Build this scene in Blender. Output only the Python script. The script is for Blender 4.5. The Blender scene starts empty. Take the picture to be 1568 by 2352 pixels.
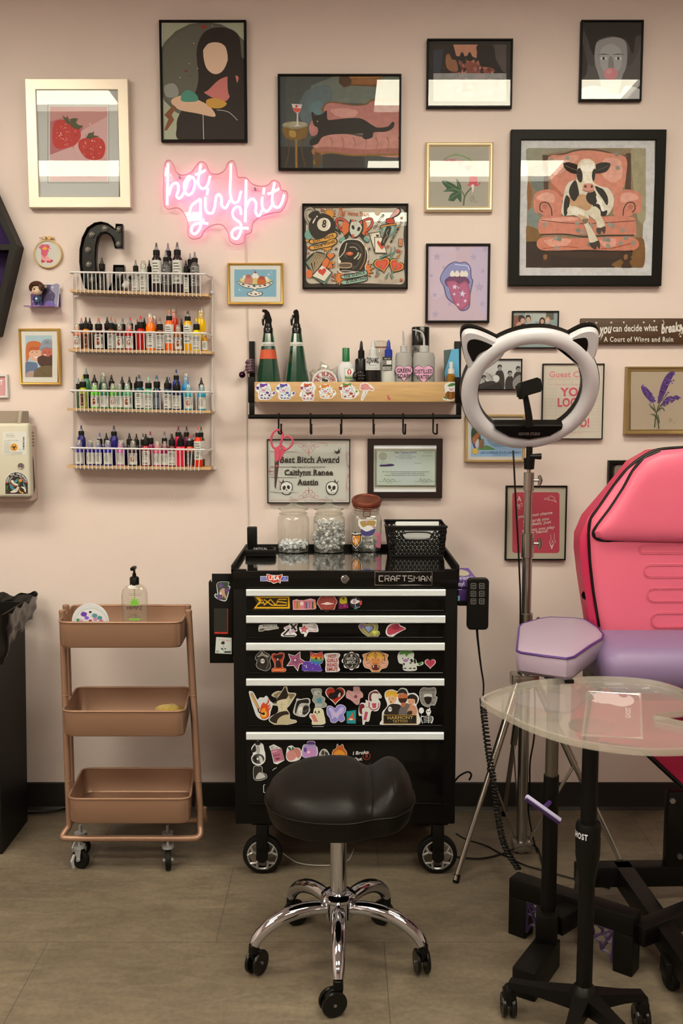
import bpy, bmesh, math, random
from math import sin, cos, tan, pi, radians, sqrt, atan2, hypot, floor, ceil
from mathutils import Vector as Vec, Matrix, noise
random.seed(7)
SC = bpy.context.scene
# ---------------------------------------------------------------- camera
CAMH, CAMD, PITCH, FPX = 1.454, 3.465, radians(6.14), 2287.0
cam = bpy.data.cameras.new('camera'); cam_o = bpy.data.objects.new('camera', cam)
SC.collection.objects.link(cam_o); SC.camera = cam_o
cam.sensor_fit = 'VERTICAL'; cam.sensor_height = 36.0; cam.lens = FPX/2352*36.0
cam_o.location = (0, -CAMD, CAMH); cam_o.rotation_euler = (radians(90)-PITCH, 0, 0)
cam.clip_start = .05
# ---------------------------------------------------------------- world, exposure, light levels
wd = bpy.data.worlds.new('world'); SC.world = wd; wd.use_nodes = True
wd.node_tree.nodes['Background'].inputs[0].default_value = (1, .93, .82, 1)
wd.node_tree.nodes['Background'].inputs[1].default_value = 0.02
SC.view_settings.view_transform = 'Standard'; SC.view_settings.look = 'None'
SC.cycles.transparent_max_bounces = 32
SC.view_settings.exposure = 0.0; SC.view_settings.gamma = 1.0; SC.view_settings.use_curve_mapping = False
PANEL_L = 22.5; PANEL_C = (1.0, .925, .715)      # ceiling troffers: radiance and colour
CEIL = 2.95
CAL = (.98, .90, .72)                          # what a white sheet on the wall reads as
# ---------------------------------------------------------------- colour and materials
def s2l(u): return u/12.92 if u <= .04045 else ((u+.055)/1.055)**2.4
def lin(h, cal=True):
    if not isinstance(h, str): return tuple(h)
    h = h.lstrip('#')
    if len(h) == 3: h = ''.join(c*2 for c in h)
    r = [s2l(int(h[i:i+2], 16)/255) for i in (0, 2, 4)]
    if cal: r = [min(.93, x/c*.86) for x, c in zip(r, CAL)]
    return tuple(r)
MATS = {}
def M(key, col=None, rough=.5, metal=0, bump=0, bscale=60, var=0, vscale=8, coat=0, spec=.5, stretch=None, trans=0, ior=1.45, alpha=1, emit=0, sss=0, var2=None, brough=.5, aniso=0):
    if key in MATS: return MATS[key]
    m = bpy.data.materials.new(key); m.use_nodes = True; nt = m.node_tree; N = nt.nodes; L = nt.links
    b = N['Principled BSDF']; I = b.inputs
    I['Roughness'].default_value = rough; I['Metallic'].default_value = metal
    I['Coat Weight'].default_value = coat; I['Coat Roughness'].default_value = .08
    I['Specular IOR Level'].default_value = spec; I['IOR'].default_value = ior
    I['Transmission Weight'].default_value = trans; I['Alpha'].default_value = alpha
    if sss: I['Subsurface Weight'].default_value = sss; I['Subsurface Scale'].default_value = .02
    if col is None:
        a = N.new('ShaderNodeVertexColor'); a.layer_name = 'Col'; src = a.outputs[0]
    else:
        r = N.new('ShaderNodeRGB'); r.outputs[0].default_value = (*lin(col), 1); src = r.outputs[0]
    if var or bump:
        tc = N.new('ShaderNodeTexCoord'); mp = N.new('ShaderNodeMapping'); L.new(tc.outputs['Object'], mp.inputs[0])
        if stretch: mp.inputs['Scale'].default_value = stretch
    if var:
        n = N.new('ShaderNodeTexNoise'); n.inputs['Scale'].default_value = vscale; n.inputs['Detail'].default_value = 6
        n.inputs['Roughness'].default_value = .65
        L.new(mp.outputs[0], n.inputs[0])
        rp = N.new('ShaderNodeMapRange'); rp.inputs['From Min'].default_value = .3; rp.inputs['From Max'].default_value = .7
        L.new(n.outputs[0], rp.inputs[0])
        if var2:
            mx = N.new('ShaderNodeMix'); mx.data_type = 'RGBA'; L.new(rp.outputs[0], mx.inputs[0]); L.new(src, mx.inputs[6])
            mx.inputs[7].default_value = (*lin(var2), 1); src = mx.outputs[2]
        else:
            rp.inputs['To Min'].default_value = 1-var; rp.inputs['To Max'].default_value = 1+var
            hs = N.new('ShaderNodeHueSaturation'); L.new(src, hs.inputs['Color']); L.new(rp.outputs[0], hs.inputs['Value']); src = hs.outputs[0]
    L.new(src, I['Base Color'])
    if emit: L.new(src, I['Emission Color']); I['Emission Strength'].default_value = emit
    if bump:
        n = N.new('ShaderNodeTexNoise'); n.inputs['Scale'].default_value = bscale; n.inputs['Detail'].default_value = 4
        L.new(mp.outputs[0], n.inputs[0]); bp = N.new('ShaderNodeBump'); bp.inputs['Strength'].default_value = bump
        bp.inputs['Distance'].default_value = .002; L.new(n.outputs[0], bp.inputs['Height']); L.new(bp.outputs[0], I['Normal'])
    MATS[key] = m; return m
def glassm(key, tint=(1, 1, 1), rough=.01, k=1.0, haze=0, hcol=(.8, .8, .75), base=.0):
    """thin clear sheet: transparent + fresnel mirror (two faces) + a little milky diffuse"""
    if key in MATS: return MATS[key]
    m = bpy.data.materials.new(key); m.use_nodes = True; nt = m.node_tree; N = nt.nodes; L = nt.links; N.clear()
    o = N.new('ShaderNodeOutputMaterial'); t = N.new('ShaderNodeBsdfTransparent'); g = N.new('ShaderNodeBsdfGlossy')
    t.inputs[0].default_value = (*tint, 1); g.inputs['Roughness'].default_value = rough
    f = N.new('ShaderNodeFresnel'); ge = N.new('ShaderNodeNewGeometry'); ir = N.new('ShaderNodeMapRange'); ir.inputs['To Min'].default_value = 1.5; ir.inputs['To Max'].default_value = 1/1.5
    L.new(ge.outputs['Backfacing'], ir.inputs[0]); L.new(ir.outputs[0], f.inputs[0])      # same mirror strength from both sides of the sheet
    mu = N.new('ShaderNodeMath'); mu.operation = 'MULTIPLY_ADD'; mu.inputs[1].default_value = k; mu.inputs[2].default_value = base; mu.use_clamp = True
    L.new(f.outputs[0], mu.inputs[0]); mx = N.new('ShaderNodeMixShader'); L.new(mu.outputs[0], mx.inputs[0]); 
    src = t.outputs[0]
    if haze:
        d = N.new('ShaderNodeBsdfDiffuse'); d.inputs[0].default_value = (*hcol, 1)
        mh = N.new('ShaderNodeMixShader'); mh.inputs[0].default_value = haze; L.new(t.outputs[0], mh.inputs[1]); L.new(d.outputs[0], mh.inputs[2]); src = mh.outputs[0]
    L.new(src, mx.inputs[1]); L.new(g.outputs[0], mx.inputs[2]); L.new(mx.outputs[0], o.inputs[0])
    MATS[key] = m; return m
def emitm(key, col, s):
    if key in MATS: return MATS[key]
    m = bpy.data.materials.new(key); m.use_nodes = True; N = m.node_tree.nodes; b = N['Principled BSDF']
    b.inputs['Base Color'].default_value = (.8, .8, .8, 1); b.inputs['Emission Color'].default_value = (*col, 1); b.inputs['Emission Strength'].default_value = s
    MATS[key] = m; return m
PRINT = lambda: M('print_paper', None, .6)
GLOSSP = lambda: M('sticker_vinyl', None, .32)
BLK = '#17130e'
# ---------------------------------------------------------------- pixels to places
_cp, _sp = cos(PITCH), sin(PITCH)
def ray(px, py):
    a, b = (px-784)/FPX, (1176-py)/FPX
    return Vec((a, _cp+b*_sp, -_sp+b*_cp))
def W(px, py, Y=0.0):
    d = ray(px, py); t = (Y+CAMD)/d.y
    return Vec((d.x*t, Y, CAMH+d.z*t))
def Gz(px, py, z=0.0):
    d = ray(px, py); t = (z-CAMH)/d.z
    return Vec((d.x*t, -CAMD+d.y*t, z))
def mpp(py, Y=0.0): return (W(785, py, Y)-W(784, py, Y)).x
VW = dict(P=(0, 0, 1), R1=(0, 0, .38265), R2=(600, 130, .3699), R3=(960, 0, .38776), R4=(0, 480, .29772), R5=(150, 490, .22321), R6=(150, 810, .22321),
 R7=(340, 340, .22959), R8=(540, 690, .34439), B1=(540, 980, .34439), B2=(470, 1290, .42092), B3=(470, 1540, .42092), B4=(1030, 690, .34311),
 B5=(1040, 1000, .33673), B6=(1000, 1500, .36224), B7=(1000, 1900, .36224), B8=(500, 1880, .36990), C=(0, 1270, .33163), D1=(560, 1350, .15306),
 D2=(790, 1350, .17219), D3=(560, 1560, .15306), D4=(790, 1560, .17219), SH=(560, 860, .20408), CW=(1180, 290, .22959), JR=(620, 1110, .28061),
 OG=(460, 1280, .12755), HT=(1100, 1530, .29847), HP=(0, 480, .11905), SC=(0, 850, .13605), BR=(1380, 1700, .27729), TR=(0, 1320, .28926),
 FL=(690, 460, .16582), FLR=(1030, 1900, .17219), RL=(1040, 700, .22959))
def vp(view, x, y):
    o = VW[view]; return o[0]+x*o[2], o[1]+y*o[2]
def Wv(view, x, y, Y=0.0): return W(*vp(view, x, y), Y)
def nums(s):
    if isinstance(s, str): s = [float(q) for q in s.split()]
    return [(s[i], s[i+1]) for i in range(0, len(s), 2)]
def crom(P, closed=True, k=6):
    n = len(P); out = []
    if n < 3: return list(P)
    rng = range(n) if closed else range(n-1)
    for i in rng:
        if closed: p0, p1, p2, p3 = P[(i-1) % n], P[i], P[(i+1) % n], P[(i+2) % n]
        else: p0, p1, p2, p3 = P[max(i-1, 0)], P[i], P[i+1], P[min(i+2, n-1)]
        for j in range(k):
            t = j/k; t2, t3 = t*t, t*t*t
            out.append(tuple(.5*((2*b)+(-a+c)*t+(2*a-5*b+4*c-d)*t2+(-a+3*b-3*c+d)*t3) for a, b, c, d in zip(p0, p1, p2, p3)))
    if not closed: out.append(tuple(P[-1]))
    return out
# ---------------------------------------------------------------- mesh builder
class MB:
    def __init__(s): s.v = []; s.f = []; s.c = []
    def add(s, vs, fs, col=None):
        o = len(s.v); s.v += [Vec(p) for p in vs]; s.f += [tuple(i+o for i in f) for f in fs]; s.c += [col]*len(fs); return s
    def join(s, o, mat=None):
        vs = o.v if mat is None else [mat @ p for p in o.v]
        n = len(s.v); s.v += vs; s.f += [tuple(i+n for i in f) for f in o.f]; s.c += o.c; return s
    def box(s, a, b, bev=0, col=None, rot=None, seg=2):
        """corner a to corner b, bevelled"""
        a, b = Vec(a), Vec(b); c = (a+b)/2; d = Vec([abs(x) for x in (b-a)])
        bm = bmesh.new(); bmesh.ops.create_cube(bm, size=1)
        for q in bm.verts: q.co = Vec((q.co.x*d.x, q.co.y*d.y, q.co.z*d.z))
        if bev: bmesh.ops.bevel(bm, geom=bm.edges[:], offset=min(bev, min(d)*.49), segments=seg, profile=.5, affect='EDGES')
        R = rot if rot is not None else Matrix()
        bm.verts.index_update()
        s.add([c + R @ q.co for q in bm.verts], [[q.index for q in f.verts] for f in bm.faces], col); bm.free(); return s
    def lathe(s, prof, o=(0, 0, 0), n=24, R=None, col=None, sx=1, sy=1, arc=None):
        o = Vec(o); vs = []; fs = []; m = len(prof)
        R = R if R is not None else Matrix.Identity(3)
        nn = n if arc is None else n+1
        for i in range(nn):
            a = 2*pi*i/n if arc is None else arc[0]+(arc[1]-arc[0])*i/n
            for r, z in prof: vs.append(o + R @ Vec((r*cos(a)*sx, r*sin(a)*sy, z)))
        for i in range(n):
            j = (i+1) % nn
            for k in range(m-1):
                q = [i*m+k, j*m+k, j*m+k+1, i*m+k+1]
                if prof[k][0] < 1e-6: q = [i*m+k, j*m+k+1, i*m+k+1]
                elif prof[k+1][0] < 1e-6: q = [i*m+k, j*m+k, i*m+k+1]
                fs.append(q)
        return s.add(vs, fs, col)
    def cyl(s, p0, p1, r0, r1=None, n=16, col=None, bev=0):
        p0, p1 = Vec(p0), Vec(p1); d = p1-p0; L = d.length; r1 = r0 if r1 is None else r1
        R = d.to_track_quat('Z', 'Y').to_matrix()
        pr = [(0, 0), (r0-bev, 0), (r0, bev), (r1, L-bev), (r1-bev, L), (0, L)] if bev else [(0, 0), (r0, 0), (r1, L), (0, L)]
        return s.lathe(pr, p0, n, R, col)
    def tube(s, P, r, n=8, closed=False, col=None, sm=0, cap=True, flat=1):
        P = [Vec(p) for p in P]
        if sm: P = [Vec(p) for p in crom([tuple(p) for p in P], closed, sm)]
        m = len(P); rr = r if isinstance(r, (list, tuple)) else None
        if rr and len(rr) != m: rr = [rr[min(len(rr)-1, int(i*(len(rr)-1)/(m-1)+.5))] if False else (lambda u: rr[int(u)]*(1-u+int(u))+rr[min(int(u)+1, len(rr)-1)]*(u-int(u)))(i*(len(rr)-1)/(m-1)) for i in range(m)]
        T = []
        for i in range(m):
            a = P[(i-1) % m] if closed or i > 0 else P[i]; b = P[(i+1) % m] if closed or i < m-1 else P[i]
            d = b-a; T.append(d.normalized() if d.length > 1e-9 else Vec((0, 0, 1)))
        up = Vec((0, -1, 0)) if abs(T[0].y) < .9 else Vec((0, 0, 1))
        N = (up - T[0]*up.dot(T[0])).normalized(); vs = []; fs = []
        for i in range(m):
            N = (N - T[i]*N.dot(T[i])); N = N.normalized() if N.length > 1e-6 else T[i].orthogonal().normalized()
            B = T[i].cross(N); ri = rr[i] if rr else r
            for k in range(n):
                a = 2*pi*k/n; vs.append(P[i] + N*(cos(a)*ri*flat) + B*(sin(a)*ri))
        for i in range(m if closed else m-1):
            j = (i+1) % m
            for k in range(n): l = (k+1) % n; fs.append((i*n+k, i*n+l, j*n+l, j*n+k))
        if cap and not closed: fs.append(tuple(range(n-1, -1, -1))); fs.append(tuple((m-1)*n+k for k in range(n)))
        return s.add(vs, fs, col)
    def prism(s, poly, y0, y1, col=None, f=None, bev=0):
        """outline of (a,b) pairs pushed from y0 to y1; f maps (a,b,y) to a point (default x,y,z)"""
        f = f or (lambda a, b, y: (a, y, b)); n = len(poly)
        if bev:
            cx = sum(p[0] for p in poly)/n; cz = sum(p[1] for p in poly)/n
            ins = []
            for i in range(n):
                a, b, c = Vec(poly[i-1]), Vec(poly[i]), Vec(poly[(i+1) % n])
                e = (c-a); nn = Vec((-e.y, e.x)); nn = nn.normalized() if nn.length > 1e-9 else Vec((0, 0)); ins.append((b, nn))
            area = sum(poly[i-1][0]*poly[i][1]-poly[i][0]*poly[i-1][1] for i in range(n)); sg = 1 if area > 0 else -1
            inner = [tuple(b+nn*bev*sg) for b, nn in ins]; d = bev if y1 > y0 else -bev
            lay = [(inner, y0), (poly, y0+d), (poly, y1-d), (inner, y1)]
        else: lay = [(poly, y0), (poly, y1)]
        vs = [f(a, b, y) for P, y in lay for a, b in P]; fs = [tuple(range(n-1, -1, -1)), tuple((len(lay)-1)*n+i for i in range(n))]
        for k in range(len(lay)-1):
            for i in range(n): j = (i+1) % n; fs.append((k*n+i, k*n+j, (k+1)*n+j, (k+1)*n+i))
        return s.add(vs, fs, col)
    def sph(s, c, r, n=16, m=10, col=None, R=None):
        r = r if isinstance(r, (list, tuple)) else (r, r, r)
        pr = [(sin(pi*i/m), -cos(pi*i/m)) for i in range(m+1)]; pr[0] = (0, -1); pr[-1] = (0, 1)
        t = MB().lathe(pr, (0, 0, 0), n, None, col); R = R or Matrix.Identity(3)
        t.v = [Vec(c)+R @ Vec((p.x*r[0], p.y*r[1], p.z*r[2])) for p in t.v]; return s.join(t)
    def torus(s, c, R0, r, axis=(0, 1, 0), n=32, k=8, col=None, a0=0, a1=2*pi, sx=1, sy=1):
        Q = Vec(axis).to_track_quat('Z', 'Y').to_matrix(); full = abs(a1-a0-2*pi) < 1e-6
        P = [Vec(c)+Q @ Vec((R0*cos(a0+(a1-a0)*i/n)*sx, R0*sin(a0+(a1-a0)*i/n)*sy, 0)) for i in range(n if full else n+1)]
        return s.tube(P, r, k, full, col)
    def grid(s, F, nu, nv, col=None, cu=False, cv=False):
        vs = [F(i/nu, j/nv) for i in range(nu if cu else nu+1) for j in range(nv if cv else nv+1)]
        a = nv if cv else nv+1; b = nu if cu else nu+1
        return s.add(vs, [(i*a+j, ((i+1) % b)*a+j, ((i+1) % b)*a+(j+1) % a, i*a+(j+1) % a) for i in range(nu) for j in range(nv)], col)
def rrect(x0, z0, x1, z1, r, k=4):
    o = []
    for cx, cz, a in ((x1-r, z1-r, 0), (x0+r, z1-r, 90), (x0+r, z0+r, 180), (x1-r, z0+r, 270)):
        for i in range(k+1): t = radians(a+90*i/k); o.append((cx+r*cos(t), cz+r*sin(t)))
    return o
# ---------------------------------------------------------------- objects
COL = SC.collection
def mkobj(name, mb, mat, base, smooth=True):
    me = bpy.data.meshes.new(name); base = Vec(base)
    me.from_pydata([tuple(p-base) for p in mb.v], [], mb.f)
    if any(c is not None for c in mb.c):
        at = me.color_attributes.new('Col', 'FLOAT_COLOR', 'CORNER'); buf = []; cache = {}
        for f, c in zip(mb.f, mb.c):
            if c not in cache: cache[c] = (*lin(c if c is not None else '#888'), 1.0)
            buf += list(cache[c])*len(f)
        at.data.foreach_set('color', buf)
    me.materials.append(mat)
    if smooth:
        me.polygons.foreach_set('use_smooth', [True]*len(me.polygons)); me.set_sharp_from_angle(angle=radians(38))
    me.validate(); me.update()
    o = bpy.data.objects.new(name, me); COL.objects.link(o); return o
class T:
    def __init__(s, name, label, cat, base=(0, 0, 0), group=None):
        s.o = bpy.data.objects.new(name, None); COL.objects.link(s.o); s.o.empty_display_size = .05
        s.b = Vec(base); s.o.location = s.b; s.o['label'] = label; s.o['category'] = cat
        if group: s.o['group'] = group
    def p(s, name, mb, mat, par=None, label=None, smooth=True, kind=None):
        o = mkobj(name, mb, mat, s.b, smooth); o.parent = par or s.o
        if label: o['label'] = label
        if kind: o['kind'] = kind
        return o
def solo(name, label, cat, mb, mat, group=None, kind=None, smooth=True):
    xs = [p.x for p in mb.v]; ys = [p.y for p in mb.v]; zs = [p.z for p in mb.v]
    o = mkobj(name, mb, mat, ((min(xs)+max(xs))/2, (min(ys)+max(ys))/2, min(zs)), smooth)
    o.location = ((min(xs)+max(xs))/2, (min(ys)+max(ys))/2, min(zs))
    o['label'] = label; o['category'] = cat
    if group: o['group'] = group
    if kind: o['kind'] = kind
    return o
def struct(name, mb, mat):
    o = mkobj(name, mb, mat, (0, 0, 0), False); o['kind'] = 'structure'; return o
# ---------------------------------------------------------------- lettering (built-in font, glyph by glyph)
GL = {}
def glyph(ch, bold):
    k = (ch, bold)
    if k in GL: return GL[k]
    def mesh(txt):
        cu = bpy.data.curves.new('g', 'FONT'); cu.body = txt; cu.size = 1; cu.offset = (0, .018, .035)[bold]; cu.resolution_u = 3
        ob = bpy.data.objects.new('g', cu); COL.objects.link(ob); bpy.context.view_layer.update()
        me = bpy.data.meshes.new_from_object(ob); vs = [v.co.copy() for v in me.vertices]; fs = [tuple(p.vertices) for p in me.polygons]
        bpy.data.objects.remove(ob); bpy.data.curves.remove(cu); bpy.data.meshes.remove(me); return vs, fs
    if '_H' not in GL:
        a = mesh('HH')[0]; b = mesh('H')[0]; GL['_H'] = max(v.x for v in a)-max(v.x for v in b); GL['_h'] = max(v.x for v in b)
    if ch == ' ': GL[k] = ([], [], .28); return GL[k]
    vs, fs = mesh(ch); a = mesh(ch+'H')[0]; GL[k] = (vs, fs, max(v.x for v in a)-GL['_h']); return GL[k]
def text2d(t, bold=0, sp=0):
    """list of (verts, faces) in a box normalised to cap height 1, starting at x=0"""
    x = 0; out = []
    for ch in t:
        vs, fs, ad = glyph(ch, bold); out.append(([(v.x+x, v.y) for v in vs], fs)); x += ad+sp
    k = 1/.69; return [([(a*k, b*k) for a, b in vs], fs) for vs, fs in out], (x-sp)*k
# ---------------------------------------------------------------- flat art, drawn in the picture's own plane
def clip_poly(P, R):
    x0, y0, x1, y1 = R
    for ax, v, s in ((0, x0, 1), (0, x1, -1), (1, y0, 1), (1, y1, -1)):
        out = []
        for i in range(len(P)):
            a, b = P[i-1], P[i]; ia, ib = (a[ax]-v)*s >= 0, (b[ax]-v)*s >= 0
            if ia != ib: t = (v-a[ax])/(b[ax]-a[ax]); out.append((a[0]+(b[0]-a[0])*t, a[1]+(b[1]-a[1])*t))
            if ib: out.append(b)
        P = out
        if not P: return P
    return P
class Art(MB):
    def __init__(s, view, Y, clip=None, step=2e-5):
        MB.__init__(s); s.vw = view; s.Y = Y; s.k = 0; s.step = step; s.clip = clip; s.map = None
    def view(s, v): s.vw = v; return s
    def pt(s, x, y):
        if s.map: return s.map(x, y, s.k*s.step)
        return Wv(s.vw, x, y, s.Y - s.k*s.step)
    def g(s, col, P, cl=True):
        P = nums(P) if not (isinstance(P, list) and P and isinstance(P[0], tuple)) else P
        if s.clip and cl: P = clip_poly(P, s.clip)
        if len(P) < 3: return s
        s.k += 1
        ar = sum(P[i-1][0]*P[i][1]-P[i][0]*P[i-1][1] for i in range(len(P)))
        if ar > 0: P = P[::-1]
        return s.add([s.pt(x, y) for x, y in P], [tuple(range(len(P)))], col)
    def b(s, col, P): return s.g(col, crom(nums(P) if not isinstance(P, list) else P))
    def e(s, col, cx, cy, rx, ry=None, rot=0, n=20, a0=0, a1=360):
        ry = rx if ry is None else ry; c, q = cos(radians(rot)), sin(radians(rot)); P = []
        m = n if a1-a0 >= 360 else n+1
        for i in range(m):
            t = radians(a0+(a1-a0)*i/n); x, y = rx*cos(t), ry*sin(t); P.append((cx+x*c-y*q, cy+x*q+y*c))
        return s.g(col, P)
    def r(s, col, x0, y0, x1, y1): return s.g(col, [(x0, y0), (x1, y0), (x1, y1), (x0, y1)])
    def l(s, col, w, P, sm=True, closed=False):
        P = nums(P) if not isinstance(P, list) else P
        if sm and len(P) > 2: P = crom(P, closed, 5)
        n = len(P); L = []; R = []
        for i in range(n):
            a = P[(i-1) % n] if (closed or i) else P[i]; b = P[(i+1) % n] if (closed or i < n-1) else P[i]
            dx, dy = b[0]-a[0], b[1]-a[1]; d = hypot(dx, dy) or 1; ww = w/2 if not isinstance(w, tuple) else (w[0]+(w[1]-w[0])*i/(n-1))/2
            L.append((P[i][0]-dy/d*ww, P[i][1]+dx/d*ww)); R.append((P[i][0]+dy/d*ww, P[i][1]-dx/d*ww))
        s.k += 1
        if s.clip:
            for i in range(n-1):
                Q = clip_poly([L[i], L[i+1], R[i+1], R[i]], s.clip)
                if len(Q) > 2: s.add([s.pt(x, y) for x, y in Q], [tuple(range(len(Q)))], col)
            return s
        m = n if closed else n-1
        return s.add([s.pt(x, y) for x, y in L+R], [(i, (i+1) % n, n+(i+1) % n, n+i) for i in range(m)], col)
    def star(s, col, cx, cy, r, rot=0, k=5, q=.42):
        return s.g(col, [(cx+(r if i % 2 == 0 else r*q)*sin(radians(rot)+pi*i/k), cy-(r if i % 2 == 0 else r*q)*cos(radians(rot)+pi*i/k)) for i in range(2*k)])
    def heart(s, col, cx, cy, r, rot=0, sy=1):
        P = []; c, q = cos(radians(rot)), sin(radians(rot))
        for i in range(28):
            t = 2*pi*i/28; x = 16*sin(t)**3/16*r; y = -(13*cos(t)-5*cos(2*t)-2*cos(3*t)-cos(4*t))/16*r*sy
            P.append((cx+x*c-y*q, cy+x*q+y*c))
        return s.g(col, P)
    def t(s, col, txt, cx, cy, w=None, h=None, rot=0, bold=0, sp=0, shear=0, al='c', arc=0):
        G, tw = text2d(txt, bold, sp)
        if h is None: h = w/tw
        kx = w/tw if w else h; c, q = cos(radians(rot)), sin(radians(rot)); s.k += 1
        off = {'c': tw/2, 'l': 0, 'r': tw}[al]
        for vs, fs in G:
            Q = []
            for a, b in vs:
                x = (a-off)*kx+shear*b*h; y = -(b-.5)*h
                if arc: th = x/arc; x, y = (arc-y)*sin(th), arc-(arc-y)*cos(th)
                Q.append(s.pt(cx+x*c-y*q, cy+x*q+y*c))
            s.add(Q, fs, col)
        return s
    def border(s, col, P, w, smooth=True):
        """white cut line of a sticker: the outline grown by w"""
        P = nums(P) if not isinstance(P, list) else P
        if smooth: P = crom(P)
        n = len(P); ar = sum(P[i-1][0]*P[i][1]-P[i][0]*P[i-1][1] for i in range(n)); sg = 1 if ar > 0 else -1; Q = []
        for i in range(n):
            dx, dy = P[(i+2) % n][0]-P[i-2][0], P[(i+2) % n][1]-P[i-2][1]; d = hypot(dx, dy) or 1
            Q.append((P[i][0]+dy/d*w*sg, P[i][1]-dx/d*w*sg))
        return s.g(col, Q)
# ================================================================ the room
def room():
    X0, X1, Y1 = -3.0, 3.6, -6.6
    wm = M('pink_wall_paint', '#e4cdb7', .62, bump=.25, bscale=260, var=.02, vscale=3)
    def quad(name, a, b, c, d, m): return struct(name, MB().add([a, b, c, d], [(0, 1, 2, 3)]), m)
    struct('wall_back', MB().box((X0, 0, 0), (X1, .1, CEIL)), wm)
    struct('wall_left', MB().box((X0-.1, Y1, 0), (X0, 0, CEIL)), wm)
    struct('wall_right', MB().box((X1, Y1, 0), (X1+.1, 0, CEIL)), wm)
    struct('wall_front', MB().box((X0, Y1-.1, 0), (X1, Y1, CEIL)), M('warm_wall_paint', '#c8ae98', .7))
    struct('ceiling', MB().box((X0, Y1, CEIL), (X1, 0, CEIL+.1)), M('ceiling_tile', '#ecdcc6', .85, bump=.3, bscale=120))
    # floor: luxury vinyl tiles with fine joints
    m = bpy.data.materials.new('stone_look_vinyl_floor'); m.use_nodes = True; N = m.node_tree.nodes; L = m.node_tree.links; b = N['Principled BSDF']
    tc = N.new('ShaderNodeTexCoord'); mp = N.new('ShaderNodeMapping'); mp.inputs['Location'].default_value = (.3415+.457*3, .025, 0); L.new(tc.outputs['Object'], mp.inputs[0])
    br = N.new('ShaderNodeTexBrick'); br.offset = .5; br.inputs['Scale'].default_value = 1; br.inputs['Brick Width'].default_value = .914; br.inputs['Row Height'].default_value = .435
    br.inputs['Mortar Size'].default_value = .0011; br.inputs['Mortar Smooth'].default_value = .3; L.new(mp.outputs[0], br.inputs[0])
    br.inputs['Color1'].default_value = (*lin('#75654d'), 1); br.inputs['Color2'].default_value = (*lin('#6e5f48'), 1); br.inputs['Mortar'].default_value = (*lin('#443d32'), 1)
    n1 = N.new('ShaderNodeTexNoise'); n1.inputs['Scale'].default_value = 2.2; n1.inputs['Detail'].default_value = 8; n1.inputs['Roughness'].default_value = .62; n1.inputs['Distortion'].default_value = .6
    m2 = N.new('ShaderNodeMapping'); m2.inputs['Scale'].default_value = (1, 2.6, 1); L.new(tc.outputs['Object'], m2.inputs[0]); L.new(m2.outputs[0], n1.inputs[0])
    n2 = N.new('ShaderNodeTexNoise'); n2.inputs['Scale'].default_value = 70; n2.inputs['Detail'].default_value = 5; L.new(tc.outputs['Object'], n2.inputs[0])
    n3 = N.new('ShaderNodeTexNoise'); n3.inputs['Scale'].default_value = 9; n3.inputs['Detail'].default_value = 8; n3.inputs['Distortion'].default_value = 1.2; L.new(m2.outputs[0], n3.inputs[0])
    def rng(o, a, b_, lo=.35, hi=.65):
        r = N.new('ShaderNodeMapRange'); r.inputs['From Min'].default_value = lo; r.inputs['From Max'].default_value = hi; r.inputs['To Min'].default_value = a; r.inputs['To Max'].default_value = b_; L.new(o, r.inputs[0]); return r.outputs[0]
    def mul(a, b_): q = N.new('ShaderNodeMath'); q.operation = 'MULTIPLY'; L.new(a, q.inputs[0]); L.new(b_, q.inputs[1]); return q.outputs[0]
    v = mul(mul(rng(n1.outputs[0], .80, 1.14), rng(n2.outputs[0], .9, 1.1)), rng(n3.outputs[0], .88, 1.08, .4, .6))
    hs = N.new('ShaderNodeHueSaturation'); L.new(br.outputs[0], hs.inputs['Color']); L.new(v, hs.inputs['Value']); L.new(hs.outputs[0], b.inputs['Base Color'])
    b.inputs['Roughness'].default_value = .5
    bp = N.new('ShaderNodeBump'); bp.inputs['Strength'].default_value = .25; bp.inputs['Distance'].default_value = .001; L.new(n2.outputs[0], bp.inputs['Height']); L.new(bp.outputs[0], b.inputs['Normal'])
    struct('floor', MB().box((X0, Y1, -.1), (X1, 0, 0)), m)
    bb = M('black_rubber_baseboard', '#1d1812', .5)
    t = MB(); prof = [(0, .0), (-.012, 0), (-.009, .004), (-.004, .012), (-.0035, .098), (-.002, .102), (0, .102)]
    vs = []; fs = []
    for X in (X0, X1): vs += [(X, y, z) for y, z in prof]
    n = len(prof); fs = [(i, i+1, n+i+1, n+i) for i in range(n-1)]
    struct('baseboard_back', t.add(vs, fs), bb)
    struct('baseboard_left', MB().box((X0, Y1, 0), (X0+.004, 0, .102)), bb); struct('baseboard_right', MB().box((X1-.004, Y1, 0), (X1, 0, .102)), bb)
    # ceiling troffers (out of frame; the picture glass mirrors two rows, the third is added as fill)
    em = emitm('troffer_diffuser', PANEL_C, PANEL_L); fm = M('troffer_frame', '#cfc8b8', .5)
    k = 0
    rows = ['nearest the picture wall', 'in the second row', 'in the added fill row', 'in the last row']
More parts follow.
